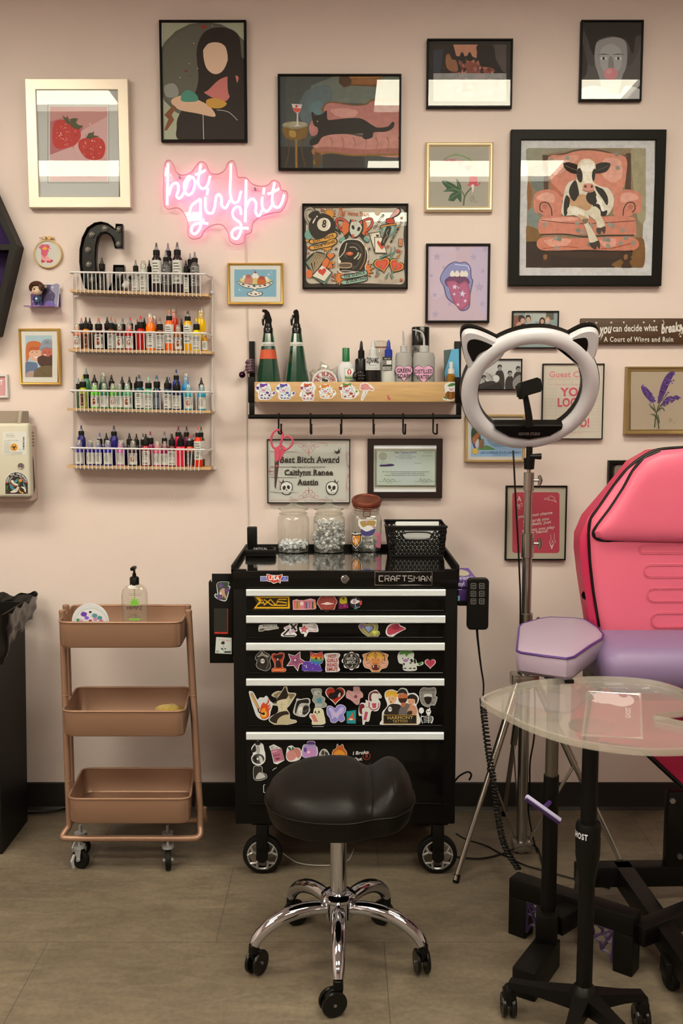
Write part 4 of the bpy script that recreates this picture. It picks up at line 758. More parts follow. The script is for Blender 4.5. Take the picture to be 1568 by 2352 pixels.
def bottle(label, group, x, y, z, w, H, kind, body, tip='#17130e', style='lines', lab='#cfc9b4', capc=BLK):
    body = sat(body); t = T('ink_bottle', label, 'ink bottle', (x, y, z), group); o = (x, y, z); r = w/2
    if kind == 'k':
        ht, hc = (H*.19, H*.17) if H < .12 else (H*.15, H*.105); zc = H-ht-hc; rc = r*.80 if H < .12 else r*.68
        t.p('body', MB().lathe([(0, 0), (r*.9, 0), (r, .002), (r, zc*.80), (r*.93, zc*.9), (r*.62, zc*.98), (r*.6, zc)], o, 20, None, body), PLA())
        cp = [(0, zc), (rc, zc), (rc, zc+hc*.9), (rc*.9, zc+hc), (rc*.45, zc+hc)]; t.p('cap', MB().lathe(cp, o, 16, None, capc), MATP())
        z2 = zc+hc; tb = tip if tip == BLK or tip == '#17130e' else '#8f8a84'
        s = MB().lathe([(rc*.62, z2), (rc*.5, z2+ht*.35), (rc*.34, z2+ht*.42)], o, 10, None, tb).lathe([(rc*.36, z2+ht*.40), (rc*.24, z2+ht*.9), (rc*.14, z2+ht), (0, z2+ht)], o, 10, None, tip)
        t.p('spout', s, PLA()); l0, l1 = (zc*.06, zc*.74) if H < .12 else (zc*.24, zc*.86)
    else:
        hd = H*.28; zc = H-hd; rd = r*.66
        t.p('body', MB().lathe([(0, 0), (r*.9, 0), (r, .002), (r, zc*.80), (r*.9, zc*.92), (rd*1.02, zc), (rd*.98, zc+hd*.25)], o, 20, None, body), PLA())
        t.p('cap', MB().lathe([(rd*1.08, zc+.0005), (rd*1.08, zc+hd*.55), (rd*.95, zc+hd*.62), (rd*.9, zc+hd*.85), (rd*.6, zc+hd), (0, zc+hd)], o, 16), CLR(), label='clear domed cap')
        t.p('neck', MB().lathe([(rd*.86, zc+hd*.2), (rd*.82, zc+hd*.6), (rd*.5, zc+hd*.66), (0, zc+hd*.66)], o, 12, None, body), PLA()); l0, l1 = zc*.08, zc*.70
    if style: t.p('label', wraplabel(o, r, z+l0-z, z+l1-z, style, lab), PRINT())
    return t
def cn(h):
    r, g, b = [int(h[i:i+2], 16)/255 for i in (1, 3, 5)]; mx, mn = max(r, g, b), min(r, g, b); v = mx; sat = (mx-mn)/(mx+1e-6)
    if sat < .28: return 'black' if v < .2 else 'dark grey' if v < .4 else 'clear' if v > .62 else 'grey'
    hh = (0 if mx == mn else ((g-b)/(mx-mn)) % 6 if mx == r else (b-r)/(mx-mn)+2 if mx == g else (r-g)/(mx-mn)+4)*60
    n = 'red' if hh < 12 or hh > 345 else 'orange' if hh < 36 else 'yellow' if hh < 66 else 'green' if hh < 165 else 'teal' if hh < 200 else 'blue' if hh < 238 else 'purple' if hh < 285 else 'pink'
    if n == 'orange' and v < .7: n = 'brown'
    return n if v > .45 else 'dark '+n
BT = {0: [(375, 455, 85, 'k', '#1a1613', BLK, 0, 'script', '#1f1a16'), (722, 478, 74, 'k', '#8b8678', '#7c7874', 0, 'lines'), (800, 487, 90, 'd', '#b9b5a6', 0, 0, 'lines'), (862, 480, 60, 'k', '#1b1714', BLK, 1, 0), (935, 302, 108, 'k', '#241a1c', '#4a3a3c', 0, 'lines'), (1015, 388, 92, 'k', '#4a4744', '#8a7f7c', 0, 'script', '#6e6a62'),
  (1055, 305, 100, 'k', '#241c1e', '#8a6a70', 1, 'lines'), (1103, 320, 80, 'k', '#1d1819', '#7a6a6c', 1, 0), (1150, 297, 112, 'k', '#2a1c1e', '#5a4046', 0, 'lines'), (1240, 480, 62, 'k', '#1a1614', BLK, 0, 'lines'), (1283, 410, 82, 'k', '#1f1a1a', '#8a8082', 1, 0), (1330, 395, 96, 'k', '#5a5651', '#7c7276', 0, 'script', '#8a8678')],
 1: [(118, 1135, 85, 'd', '#d09070', 0, 0, 'splash'), (165, 1075, 80, 'k', '#8a4a40', '#c0605a', 1, 0), (210, 1068, 82, 'k', '#c8803a', BLK, 0, 'oval', '#5a3a24'), (250, 1075, 80, 'k', '#3a2a20', BLK, 1, 0), (340, 1077, 98, 'k', '#4a2420', '#b5583a', 0, 'splash'), (430, 1068, 84, 'k', '#2a1c18', BLK, 1, 0), (468, 1066, 88, 'k', '#6b4230', '#a06850', 0, 'lines', '#b8b4a4'), (510, 1080, 80, 'k', '#3a2018', '#c06a48', 1, 0),
  (563, 1076, 80, 'k', '#5a3028', '#6a6460', 1, 0), (558, 1128, 86, 'd', '#5e2a28', 0, 0, 'splash'), (603, 1066, 80, 'k', '#6a2420', '#c0504a', 1, 0), (655, 1125, 88, 'd', '#b02626', 0, 0, 'splash'), (678, 1085, 70, 'k', '#6a2420', '#c04a44', 1, 0), (708, 1076, 80, 'k', '#2a1c18', BLK, 1, 0), (772, 1052, 96, 'k', '#9c2018', '#c03c34', 0, 0), (873, 1025, 104, 'd', '#e0741a', 0, 0, 'lines'), (915, 1045, 80, 'd', '#a04a30', 0, 1, 0),
  (972, 1076, 82, 'k', '#6a4426', '#9a6048', 0, 'lines', '#c4c0ae'), (1067, 995, 96, 'k', '#e0661c', '#d8702c', 0, 'lines'), (1115, 955, 100, 'd', '#c23a22', 0, 1, 0), (1128, 1085, 60, 'k', '#221a16', BLK, 1, 0), (1160, 1145, 86, 'd', '#9a6238', 0, 0, 'splash'), (1205, 1070, 74, 'k', '#6a5020', '#c8a030', 1, 0), (1257, 1000, 96, 'k', '#e0a41c', '#3a3418', 0, 'lines'), (1343, 1075, 88, 'k', '#d8c020', '#d0b428', 0, 'lines'), (1393, 958, 108, 'd', '#ddb020', 0, 1, 0), (1432, 1215, 62, 'd', '#b8862c', 0, 0, 'bars')],
 2: [(168, 162, 90, 'k', '#4a7a5a', '#76a688', 1, 0), (135, 262, 72, 'k', '#4e5e48', '#7a8a80', 1, 0), (178, 235, 88, 'k', '#98982a', '#b0ac40', 0, 'oval', '#a8a048'), (270, 225, 88, 'k', '#2a6238', BLK, 1, 0), (300, 308, 94, 'd', '#62b82c', 0, 0, 'splash'), (370, 197, 96, 'd', '#1f3a2c', 0, 1, 0), (400, 310, 86, 'd', '#3c6e4c', 0, 0, 'bars'), (473, 227, 80, 'k', '#2a3a2c', BLK, 1, 0), (487, 315, 76, 'd', '#58983a', 0, 0, 'splash'),
  (583, 247, 78, 'k', '#24382c', BLK, 1, 0), (545, 312, 70, 'd', '#3a7048', 0, 0, 'bars'), (632, 247, 76, 'k', '#24382c', BLK, 1, 0), (618, 310, 92, 'd', '#66a478', 0, 0, 'splash'), (728, 248, 76, 'k', '#1c3a3c', BLK, 1, 0), (758, 227, 104, 'k', '#1a4a50', '#3a4a54', 0, 'lines'), (853, 247, 88, 'k', '#58a87a', '#90c8a0', 0, 'lines'), (930, 230, 90, 'k', '#1c2c38', '#3c5a70', 0, 'lines', '#5a646c'), (1045, 248, 86, 'k', '#284858', BLK, 0, 'lines'),
  (1070, 250, 60, 'k', '#282a5a', '#4a4a80', 1, 0), (1135, 172, 86, 'k', '#24307a', '#3c4a8c', 1, 0), (1146, 275, 94, 'k', '#1a2240', BLK, 0, 'lines'), (1240, 208, 92, 'd', '#3c8cb4', 0, 1, 0), (1268, 322, 94, 'd', '#48a0a4', 0, 0, 'splash'), (1398, 255, 74, 'k', '#26323a', BLK, 1, 0), (1404, 325, 86, 'd', '#3a98a8', 0, 0, 'bars')],
 3: [(162, 745, 92, 'k', '#2a2458', '#4a3c70', 1, 0), (138, 895, 90, 'd', '#463c7c', 0, 0, 'bars'), (254, 895, 88, 'd', '#3a2a68', 0, 0, 'bars'), (328, 897, 80, 'd', '#3c3a7c', 0, 0, 'bars'), (352, 825, 72, 'k', '#40306c', '#6a58a0', 1, 0), (388, 825, 70, 'k', '#221c24', BLK, 1, 0), (475, 750, 92, 'k', '#2c2860', '#54406c', 1, 0), (436, 897, 96, 'd', '#3a3284', 0, 0, 'bars'), (508, 897, 76, 'd', '#584080', 0, 1, 0), (565, 900, 84, 'd', '#bc709c', 0, 0, 'bars'),
  (602, 828, 80, 'k', '#241c24', BLK, 1, 0), (664, 833, 70, 'k', '#2c2030', BLK, 1, 0), (707, 830, 70, 'k', '#3a2438', '#5a4854', 1, 0), (695, 903, 90, 'd', '#3c2c32', 0, 0, 'splash'), (778, 810, 84, 'k', '#8a3050', '#a03a58', 1, 0), (826, 835, 90, 'k', '#9c2836', BLK, 0, 'lines'), (882, 905, 72, 'd', '#7a3a60', 0, 1, 0), (965, 812, 70, 'k', '#8a4a58', '#6a6662', 1, 0), (945, 908, 92, 'd', '#cc6a78', 0, 0, 'bars'), (1020, 910, 66, 'd', '#862a50', 0, 0, 'bars'),
  (1056, 832, 66, 'k', '#6a3044', '#8a5a68', 1, 0), (1102, 757, 92, 'k', '#b02a48', '#a83440', 1, 0), (1088, 835, 88, 'k', '#5a2420', BLK, 0, 'lines'), (1198, 758, 84, 'k', '#5a2c3c', '#5a3848', 1, 0), (1178, 825, 96, 'q', '#d8243c', BLK, 0, 0), (1277, 842, 86, 'k', '#c04c2a', '#b8483c', 0, 'script', '#3a342c'), (1310, 832, 66, 'k', '#6a2430', '#8a3440', 1, 0), (1364, 762, 92, 'k', '#c8381c', '#d0584a', 0, 'lines'), (1396, 760, 72, 'k', '#2c3a2c', '#38442e', 1, 'lines')]}
ORD = ['leftmost', 'second from left', 'third from left', 'fourth from left', 'fifth from left', 'sixth from left', 'seventh from left', 'eighth from left', 'ninth from left', 'tenth from left', 'eleventh from left', 'twelfth from left', 'thirteenth from left', 'fourteenth from left', 'fifteenth from left', 'sixteenth from left']
def inks():
    SN = ['top', 'second', 'third', 'bottom']
    for i in range(4):
        vw = 'R5' if i < 2 else 'R6'; cnt = {}; last = {}
        lst = sorted(BT[i], key=lambda b: (b[6], b[0]))
        for bx, top, w, kind, body, tip, row, style, *rest in lst:
            y = (-.078, -.036)[row]; px, py = vp(vw, bx, top); X = W(px, py, y).x
            wm = w*.22321*mpp(py, y)*.95
            key = row
            if key in last and X-last[key][0] < (wm+last[key][1])/2+.0006: X = last[key][0]+(wm+last[key][1])/2+.0006
            last[key] = (X, wm)
            z = shelfz(i, X); H = W(px, py, y).z-z; n = cnt.get(row, 0); cnt[row] = n+1
            cap = {'k': ('black' if tip == BLK else cn(tip) if isinstance(tip, str) else '')+' spout', 'd': 'clear domed cap', 'q': ''}[kind]
            rn = ('front', 'back')[row]; lb = f"{cn(body)} ink bottle, {cap}, {ORD[n]}, {rn} row, {SN[i]} rack"
            kw = dict(lab=rest[0]) if rest else {}
            if kind == 'q':
                t = T('ink_bottle', 'bright red square bottle with black twist cap on the bottom rack shelf', 'ink bottle', (X, y, z), 'ink bottles on the wire rack'); r = wm/2
                t.p('body', MB().box((X-r, y-r*.8, z), (X+r, y+r*.8, z+H*.60), .004, body), PLA()); t.p('cap', MB().lathe([(r*.75, H*.6), (r*.7, H*.8), (r*.4, H*.84), (r*.2, H), (0, H)], (X, y, z), 16, None, BLK), MATP()); continue
            bottle(lb, 'ink bottles on the wire rack', X, y, z, wm, H, kind, body, tip or BLK, style, **kw)
    # the bottle tipped over on the top shelf
    p = Wv('R5', 600, 775, -.07); q = Wv('R5', 672, 665, -.07); d = (q-p).normalized(); R = d.to_track_quat('Z', 'Y').to_matrix()
    p.z = shelfz(0, p.x)+.0125; q = p+d*.036
    t = T('ink_bottle', 'small clear ink bottle tipped over against its neighbours on the top shelf', 'ink bottle', p, 'ink bottles on the wire rack')
    t.p('body', MB().lathe([(0, 0), (.0095, 0), (.0105, .002), (.0105, .03), (.006, .036), (0, .036)], p, 16, R, '#8c8778'), PLA())
    t.p('label', MB().lathe([(.0108, .005), (.0108, .027)], p, 16, R, '#cfcab6'), PRINT()); t.p('cap', MB().lathe([(.007, .034), (.007, .042), (.003, .048), (0, .048)], p, 12, R, BLK), MATP())
inks()
# ================================================================ marquee letter C
def marquee():
    Y0, Y1 = -.02, -.055; O = nums('520 110 582 110 582 358 512 355 500 300 480 240 440 205 400 195 355 205 330 240 312 330 305 480 315 600 330 700 350 770 400 800 440 790 470 740 490 680 495 600 495 535 598 535 598 640 585 720 545 800 470 860 360 880 270 840 200 760 165 650 148 500 150 370 175 250 225 150 300 100 365 90 430 105 480 140 515 165')
    q = [(Wv('R5', x, y, Y1).x, Wv('R5', x, y, Y1).z) for x, y in O]; zf = shelfz(0, q[0][0])
    k0 = min(z for x, z in q); q = [(x, max(z, zf+.001)) for x, z in q]
    cx = sum(p[0] for p in q)/len(q); t = T('marquee_letter', 'large black marquee letter C standing on the top rack shelf', 'letter', (cx, Y0, zf))
    bm = M('black_lacquer', '#0c0a08', .25, spec=.3)
    # shallow tray: back plate + raised rim
    t.p('back_plate', MB().prism(q, Y0, Y1+.012), bm); rim = MB(); n = len(q)
    rim.tube([(x, Y1+.006, z) for x, z in q], .0032, 6, True, flat=2.2); t.p('rim', rim, bm)
    for bx, by in ((405, 155), (547, 165), (546, 318), (270, 220), (230, 375), (240, 527), (275, 685), (548, 640)):
        c = Wv('R5', bx, by, Y1+.008); s = MB().sph(c, .0088, 14, 8); s.torus(c, .0088, .0014, (0, 1, 0), 16, 6)
        t.p('bulb', s, glassm('bulb_glass', (.75, .74, .72), .04, 2.2, .35, (.42, .40, .38)))
marquee()
# ================================================================ things at the left edge
def left_side():
    # coffin shelf
    Yf = -.075; out = [(39, 562), (-8, 458), (-30, 410), (-150, 410), (-150, 800), (-10, 770)]
    def c2(P, Y): return [(W(x, y, Y).x, W(x, y, Y).z) for x, y in P]
    t = T('coffin_shelf', 'black coffin-shaped wall shelf lined with purple velvet, cut off at the left edge', 'shelf', W(0, 790, -.03))
    bk = M('black_stained_wood', '#191510', .5, spec=.25, var=.2, vscale=30); A = c2(out, Yf); q = [(x, z) for x, z in A]
    I = c2([(24, 560), (-22, 462), (-40, 425), (-150, 425), (-150, 785), (-22, 765)], Yf)
    n = len(A); vs = []
    for P, y in ((A, -.001), (A, Yf), (I, Yf), (I, -.008)): vs += [(x, y, z) for x, z in P]
    t.p('outer_boards', MB().add(vs, [(k*n+i, k*n+(i+1) % n, (k+1)*n+(i+1) % n, (k+1)*n+i) for k in range(3) for i in range(n)]), bk)
    a, b = W(-150, 574, Yf), W(25, 561, Yf); t.p('middle_shelf', MB().box((a.x, -.008, a.z), (b.x+.005, Yf+.001, b.z)), bk)
    t.p('velvet_lining', MB().add([(x, -.006, z) for x, z in I], [tuple(range(n))]), M('purple_velvet', '#2c1640', .9, var=.7, vscale=26, bump=1, bscale=24))
    # embroidery hoop
    c = Wv('HP', 918, 865, -.012); r = 270*.11905*mpp(583, -.012); t = T('embroidery_hoop', 'round wooden embroidery hoop with a pink cowboy boot in cross stitch', 'embroidery', (c.x, -.005, c.z-r))
    t.p('hoop', MB().lathe([(r-.004, .001), (r, .001), (r+.001, .004), (r+.001, .009), (r-.001, .012), (r-.004, .012)], (c.x, 0, c.z), 48, Matrix.Rotation(pi/2, 3, 'X')), M('hoop_wood', '#d9b06e', .5))
    t.p('fabric', MB().lathe([(0, .009), (r-.003, .009)], (c.x, 0, c.z), 40, Matrix.Rotation(pi/2, 3, 'X')), M('linen', '#cfc8b4', .8, bump=.5, bscale=600))
    a = Art('HP', -.0095); S = 8
    rows = ['..2222222...', '.222222222..', '2222232222..', '2222333222..', '.22333332 2.', '..2223222...', '..2222222...', '..2222222...', '..222222....', '..222222....', '..222222....', '...2222.....', '..112211....', '..1112111...', '..11111111..', '..1111111111.', '..44111111144', '..4444.444444', '..444..44444.']
    for j, row in enumerate(rows):
        for i, ch in enumerate(row):
            if ch in '1234': x, y = 752+i*20.5+(2 if j > 12 else 0), 685+j*18.4; a.r({'1': '#e09a90', '2': '#cf5468', '3': '#e0a828', '4': '#c23448'}[ch], x, y, x+20.6, y+18.5); a.k = 1
    t.p('cross_stitch', a, PRINT(), smooth=False)
    s = MB(); z = Wv('HP', 900, 555, -.008).z
    for x0, x1 in ((820, 875), (915, 975)): p, q_ = Wv('HP', x0, 590, -.014), Wv('HP', x1, 522, -.014); s.box((p.x, -.002, p.z), (q_.x, -.014, q_.z), .001)
    p = Wv('HP', 975, 555, -.008); s.cyl(p, Wv('HP', 1040, 555, -.008), .0035, None, 12, None, .0008); t.p('clasp', s, M('hoop_wood', '#d9b06e', .5))
    t.p('screw', MB().cyl(Wv('HP', 755, 555, -.008), Wv('HP', 1030, 555, -.008), .0012, None, 8), M('steel', '#9a9088', .3, .9))
    # purple acrylic ledge, figurine, picture card
    pm = M('purple_acrylic', '#9a62a8', .15, trans=.35, alpha=.85)
    a0, b0 = Wv('HP', 455, 1872, -.06), Wv('HP', 1050, 1872, -.06); e = Wv('HP', 1168, 1640, 0)
    t = T('acrylic_ledge', 'small translucent purple acrylic ledge holding the toy figure', 'shelf', ((a0.x+b0.x)/2, -.03, a0.z))
    L = MB().prism([(a0.x+.003, -.003), (Wv('HP', 1168, 1900, 0).x, -.003), (Wv('HP', 1168, 1900, 0).x, -.02), (b0.x, -.06), (a0.x, -.06)], a0.z-.0015, a0.z+.0015, None, lambda a, b, y: (a, b, y)); t.p('tray', L, pm)
    t.p('back_panel', MB().box((Wv('HP', 590, 1640, -.004).x, -.001, a0.z), (e.x, -.005, Wv('HP', 590, 1640, 0).z), .001), pm)
    zt = a0.z+.002
    f = T('toy_figure', 'small big-headed toy figure with brown hair and a blue suit', 'figurine', (Wv('HP', 705, 1850, -.045).x, -.04, zt)); X = f.b.x; Y = -.038; u = .11905*mpp(690, -.04)
    def Z(y): return zt+(1850-y)*u
    f.p('head', MB().sph((X, Y, Z(1560)), (112*u, 95*u, 92*u), 24, 14), M('toy_skin', '#dcb894', .45))
    h = MB().sph((X-2*u, Y+12*u, Z(1500)), (150*u, 118*u, 130*u), 24, 14)
    h.v = [Vec((p.x, p.y, max(p.z, Z(1600)+abs(p.x-X)*.25))) if p.y < Y-10*u else p for p in h.v]
    for p in h.v:
        if p.y < Y-30*u and abs(p.x-X-10*u) < 58*u and p.z < Z(1445): p.y = Y-20*u
    f.p('hair', h, M('toy_hair', '#4a2614', .35, bump=.4, bscale=300, stretch=(1, 1, .1)))
    f.p('jacket', MB().lathe([(0, 0), (62*u, 0), (58*u, 60*u), (48*u, 110*u), (22*u, 140*u), (0, 145*u)], (X, Y, Z(1780)), 16, None, None, 1, .7), M('toy_blue', '#1c3a58', .5))
    for s in (-1, 1):
        f.p('leg', MB().tube([(X+s*22*u, Y, Z(1775)), (X+s*40*u, Y-2*u, Z(1850))], [26*u, 20*u], 10), M('toy_blue', '#1c3a58', .5)); f.p('shoe', MB().box((X+s*40*u-24*u, Y-30*u, Z(1862)+9*u), (X+s*40*u+24*u, Y+18*u, Z(1838)+0*u), .001), M('toy_white', '#d8d0c4', .5))
        f.p('arm', MB().tube([(X+s*45*u, Y, Z(1665)), (X+s*68*u, Y-6*u, Z(1720)), (X+s*75*u, Y-16*u, Z(1755))], [20*u, 17*u, 12*u], 8), M('toy_blue', '#1c3a58', .5))
    f.p('hand', MB().sph((X-78*u, Y-20*u, Z(1762)), 15*u, 10, 6), M('toy_skin', '#dcb894', .45)); f.p('pendant', MB().cyl((X, Y-46*u, Z(1715)), (X, Y-52*u, Z(1715)), 20*u, None, 12), M('toy_white', '#d8d0c4', .5))
    ey = Art('HP', Y-96*u); [ey.e('#2a1a12', x, 1545, 20, 16).l('#2a1a12', 6, f'{x-34} 1525 {x} 1512 {x+34} 1530') for x in (660, 775)]; f.p('eyes', ey, PRINT(), smooth=False)
    cd = T('picture_card', 'purple starry picture card with a white letter V behind the toy figure', 'card', Wv('HP', 990, 1890, -.02)); ca = Art('HP', -.018)
    ca.g('#d8d4cc', '1160 1455 1120 1892 790 1850 800 1450').g('#4a3a5c', '1148 1465 1106 1880 795 1850 805 1456').b('#8f8a98', '1000 1470 1140 1470 1100 1870 1040 1800 1060 1650 980 1560').b('#2c2036', '820 1560 900 1500 960 1560 900 1640 840 1760 800 1800').t('#dcd8d8', 'V', 1012, 1515, 46, 48, 0, 1).b('#6a5a94', '880 1790 960 1770 1030 1800 1060 1860 860 1850').e('#a89078', 880, 1495, 28, 36)
    for i in range(16): ca.star('#c8bcd0', random.uniform(820, 1100), random.uniform(1480, 1840), random.uniform(4, 11), 0, 4, .3)
    cd.p('card', ca, M('sticker_vinyl', None, .32), smooth=False)
    # sharps container
    sm = M('beige_plastic', '#cfc4a4', .45); s2 = M('beige_plastic_side', '#c4a890', .5); Y = -.115
    A0, B0 = W(-150, 972, Y), W(71, 1142, Y); t = T('sharps_container', 'beige wall sharps box with biohazard label and arched sticker', 'sharps box', ((A0.x+B0.x)/2, -.06, B0.z))
    t.p('front_cover', MB().box((A0.x, -.075, B0.z), (B0.x, Y, A0.z), .01, seg=3), sm)
    a1, b1 = W(-150, 974, -.0), W(89, 1148, -.0); t.p('cabinet', MB().box((a1.x, -.001, b1.z), (b1.x, -.08, a1.z), .008, seg=3), s2)
    v = MB()
    for j in range(5):
        for i in range(3): z = W(80, 992+j*7.4, -.05).z; y = -.075+i*.016; v.box((b1.x-.001, y, z-.006), (b1.x+.0004, y+.009, z), 0)
    v.add([(b1.x+.0004, -.06, W(80, 1040, -.05).z), (b1.x+.0004, -.045, W(80, 1058, -.05).z), (b1.x+.0004, -.035, W(80, 1120, -.05).z), (b1.x+.0004, -.055, W(80, 1135, -.05).z)], [(0, 1, 2, 3)])
    t.p('vents', v, M('vent_dark', '#4a3a2c', .6))
    c0, c1 = W(-150, 944, -.09), W(44, 978, -.09); ch = MB()
    ch.box((c0.x, -.02, c1.z-.01), (c1.x, -.024, c0.z)).prism([(-.02, c0.z), (-.09, c0.z), (-.11, c1.z+.012), (-.112, c1.z-.01), (-.02, c1.z-.01)], c1.x, c1.x+.012, None, lambda a, b, y: (y, a, b), .002)
    t.p('drop_chute', ch, M('chute_plastic', '#9c8a72', .5)); ck = Wv('SC', 355, 1620, Y)
    t.p('lock', MB().lathe([(.0, .006), (.004, .006), (.0045, .003), (.0095, .004), (.0105, .002), (.0105, 0)], ck, 24, Matrix.Rotation(pi/2, 3, 'X')), M('steel', '#9a9088', .3, .9))
    la = Art('SC', Y-.0005, None); la.g('#d9d4c0', rrect(45, 1040, 447, 1430, 12)).t('#6a6454', 'Monoject', 175, 1106, 145, 26).t('#a89468', 'Health', 175, 1077, 140, 12, 0, 1).t('#8a8472', 'MULTI USE SHARPS', 180, 1138, 150, 10).l('#6a6454', 3, '60 1190 320 1190').r('#8a8472', 130, 1182, 290, 1198).r('#d9d4c0', 140, 1185, 282, 1195)
    la.e('#df9a2c', 237, 1303, 64)
    for q in range(3): an = radians(90+120*q); la.e('#2c241a', 237-26*cos(an), 1303-26*sin(an)+2, 27).e('#df9a2c', 237-33*cos(an), 1303-33*sin(an)+2, 19)
    la.e('#2c241a', 237, 1303, 8)
    for i in range(15): la.r('#b5b09c', 64, 1212+i*13.5, 160+(i*37) % 22, 1216+i*13.5)
    for i in range(8): la.r('#b5b09c', 190 if i > 2 else 305, 1378+(i-3)*9 if i > 2 else 1330+i*9, 370, 1381+(i-3)*9 if i > 2 else 1333+i*9)
    for i in range(22): la.r('#3c382e', 384, 1122+i*10.2, 412, 1122+i*10.2+random.choice([3, 5, 7]))
    t.p('warning_label', la, PRINT(), smooth=False); sa = Art('SC', Y-.0006)
    arch = [(90, 2092)]+[(280+190*cos(radians(q)), 1915-190*sin(radians(q))) for q in range(180, -1, -12)]+[(470, 2092)]
    sa.border('#dcd8ca', arch, 9, False).g('#2a241c', arch)
    for q, (x, y) in zip(range(16), [(0, 0)]*16): pass
    for txt, R_, h in (('KEEP THE IMMIGRANTS', 164, 30), ('DEPORT THE RACISTS', 128, 20)):
        n = len(txt)
        for i, ch_ in enumerate(txt):
            an = radians(168-156*i/(n-1)); ch_.strip() and sa.t('#dcd8ca', ch_, 280+R_*cos(an), 1915-R_*sin(an), None, h, 90-math.degrees(an), 1)
    for p, c_ in (('160 1920 180 1990 230 2040 300 2050 240 1990 200 1940', '#3f7f86'), ('170 2060 240 2070 290 2050 320 1990 300 1960 270 2000 220 2030', '#d8ccb4'), ('180 1870 220 1860 260 1910 320 1930 290 1950 230 1930', '#d8ccb4'), ('170 1880 190 1940 250 1970 300 1960 240 1940', '#8a4428'), ('230 1890 300 1830 290 1880 260 1910', '#4f8a7c'), ('350 1970 420 1980 440 2040 420 2060 400 2010', '#d8ccb4'), ('390 1900 430 1960 440 1990 400 1960', '#4f8a8c'), ('320 2010 330 2060 380 2085 400 2070 350 2050', '#d8a04c'), ('110 1950 130 1990 120 2040 100 2000', '#3c5c3c'), ('300 1850 320 1840 340 1900 310 1960', '#3c5c3c')): sa.b(c_, p)
    sa.e('#d8883c', 345, 1863, 28); [sa.heart('#c8503c', x, 1900, 14) for x in (115, 442)]; [sa.e(random.choice(['#c8503c', '#d8a04c', '#4f6a44']), random.uniform(105, 455), random.uniform(1960, 2085), 6) for _ in range(24)]
    t.p('arched_sticker', sa, GLOSSP(), smooth=False)
left_side()
# ================================================================ floating shelf with hooks
BLKM = lambda: M('black_metal', '#0e0b08', .42, .0, spec=.18)
def cowst(par, sf, cx, cy, spot, bow, pose, Y, k=1.0, extra=None):
    a = Art('SH', Y); w, o = '#d8d6ca', '#3a3230'; fx = -1 if pose == 'L' else 1
    def P(*q): return [(cx+q[i]*k, cy+q[i+1]*k) for i in range(0, len(q), 2)]
    if pose == 'lie': out = P(-85, -40, -60, -75, 0, -85, 40, -60, 70, -20, 100, -10, 105, 20, 80, 40, 60, 62, 0, 70, -60, 60, -70, 20)
    elif pose == 'sit': out = P(-80, -40, -50, -95, 0, -100, 50, -95, 85, -40, 70, -10, 65, 60, 50, 98, -45, 98, -60, 60, -85, 50, -80, 20, -60, 0)
    else: out = P(-95, -50, -60, -85, 0, -90, 45, -80, 60, -40, 75, 20, 110, 5, 120, 20, 95, 50, 70, 60, 55, 88, -60, 90, -70, 20, -100, -10)
    a.border('#e2dfd2', out, 9*k)
    body = P(-55, 0, -20, -10, 50, -20, 68, 30, 62, 80, 25, 86, -40, 86, -58, 50) if pose != 'lie' else P(-60, 20, -20, -10, 40, -20, 65, 20, 62, 50, 20, 62, -50, 58)
    if pose == 'sit': body = P(-48, 0, 0, -20, 48, 0, 62, 45, 50, 90, 0, 95, -45, 90, -58, 45)
    a.b(o, [(cx+(x-cx)*1.06, cy+(y-cy)*1.05) for x, y in body]).b(w, body)
    hx, hy = (-15, -30) if pose != 'sit' else (0, -30)
    for s in (-1, 1): a.b(spot if s < 0 else w, P(hx+s*45, hy-18, hx+s*85, hy-22, hx+s*78, hy+10, hx+s*48, hy+5))
    a.e(o, cx+hx*k, cy+hy*k, 58*k, 46*k).e(w, cx+hx*k, cy+hy*k, 55*k, 43*k).b(spot, P(hx-45, hy-20, hx-20, hy-42, hx+20, hy-44, hx+10, hy-26, hx-25, hy-15))
    a.e('#c98f9c', cx+hx*k, cy+(hy+20)*k, 25*k, 16*k)
    for s in (-1, 1): a.e('#241c1c', cx+(hx+s*30)*k, cy+(hy-1)*k, 6*k).e('#7a4a58', cx+(hx+s*9)*k, cy+(hy+20)*k, 3*k, 5*k).b(bow, P(hx+s*4, hy-48, hx+s*40, hy-62, hx+s*42, hy-34))
    a.e(bow, cx+hx*k, cy+(hy-48)*k, 10*k)
    for q in ((30, 20, 20, 14), (-35, 50, 13, 10), (52, 50, 12, 16), (5, 40, 9, 7)): a.e(spot, cx+q[0]*k, cy+q[1]*k, q[2]*k, q[3]*k)
    if pose != 'lie':
        for x in (-38, 0, 38): a.r(spot, cx+(x-10)*k, cy+74*k, cx+(x+10)*k, cy+88*k)
    if pose == 'R': a.l(o, 3, P(66, 25, 90, 30, 100, 20)).b(bow, P(92, 22, 118, 2, 118, 28, 104, 40))
    if pose == 'lie': a.l(o, 3, P(62, 30, 85, 0)).e(bow, cx+88*k, cy-5*k, 13*k)
    if extra: extra(a, P)
    sf.p('cow_sticker', a, GLOSSP(), par, smooth=False)
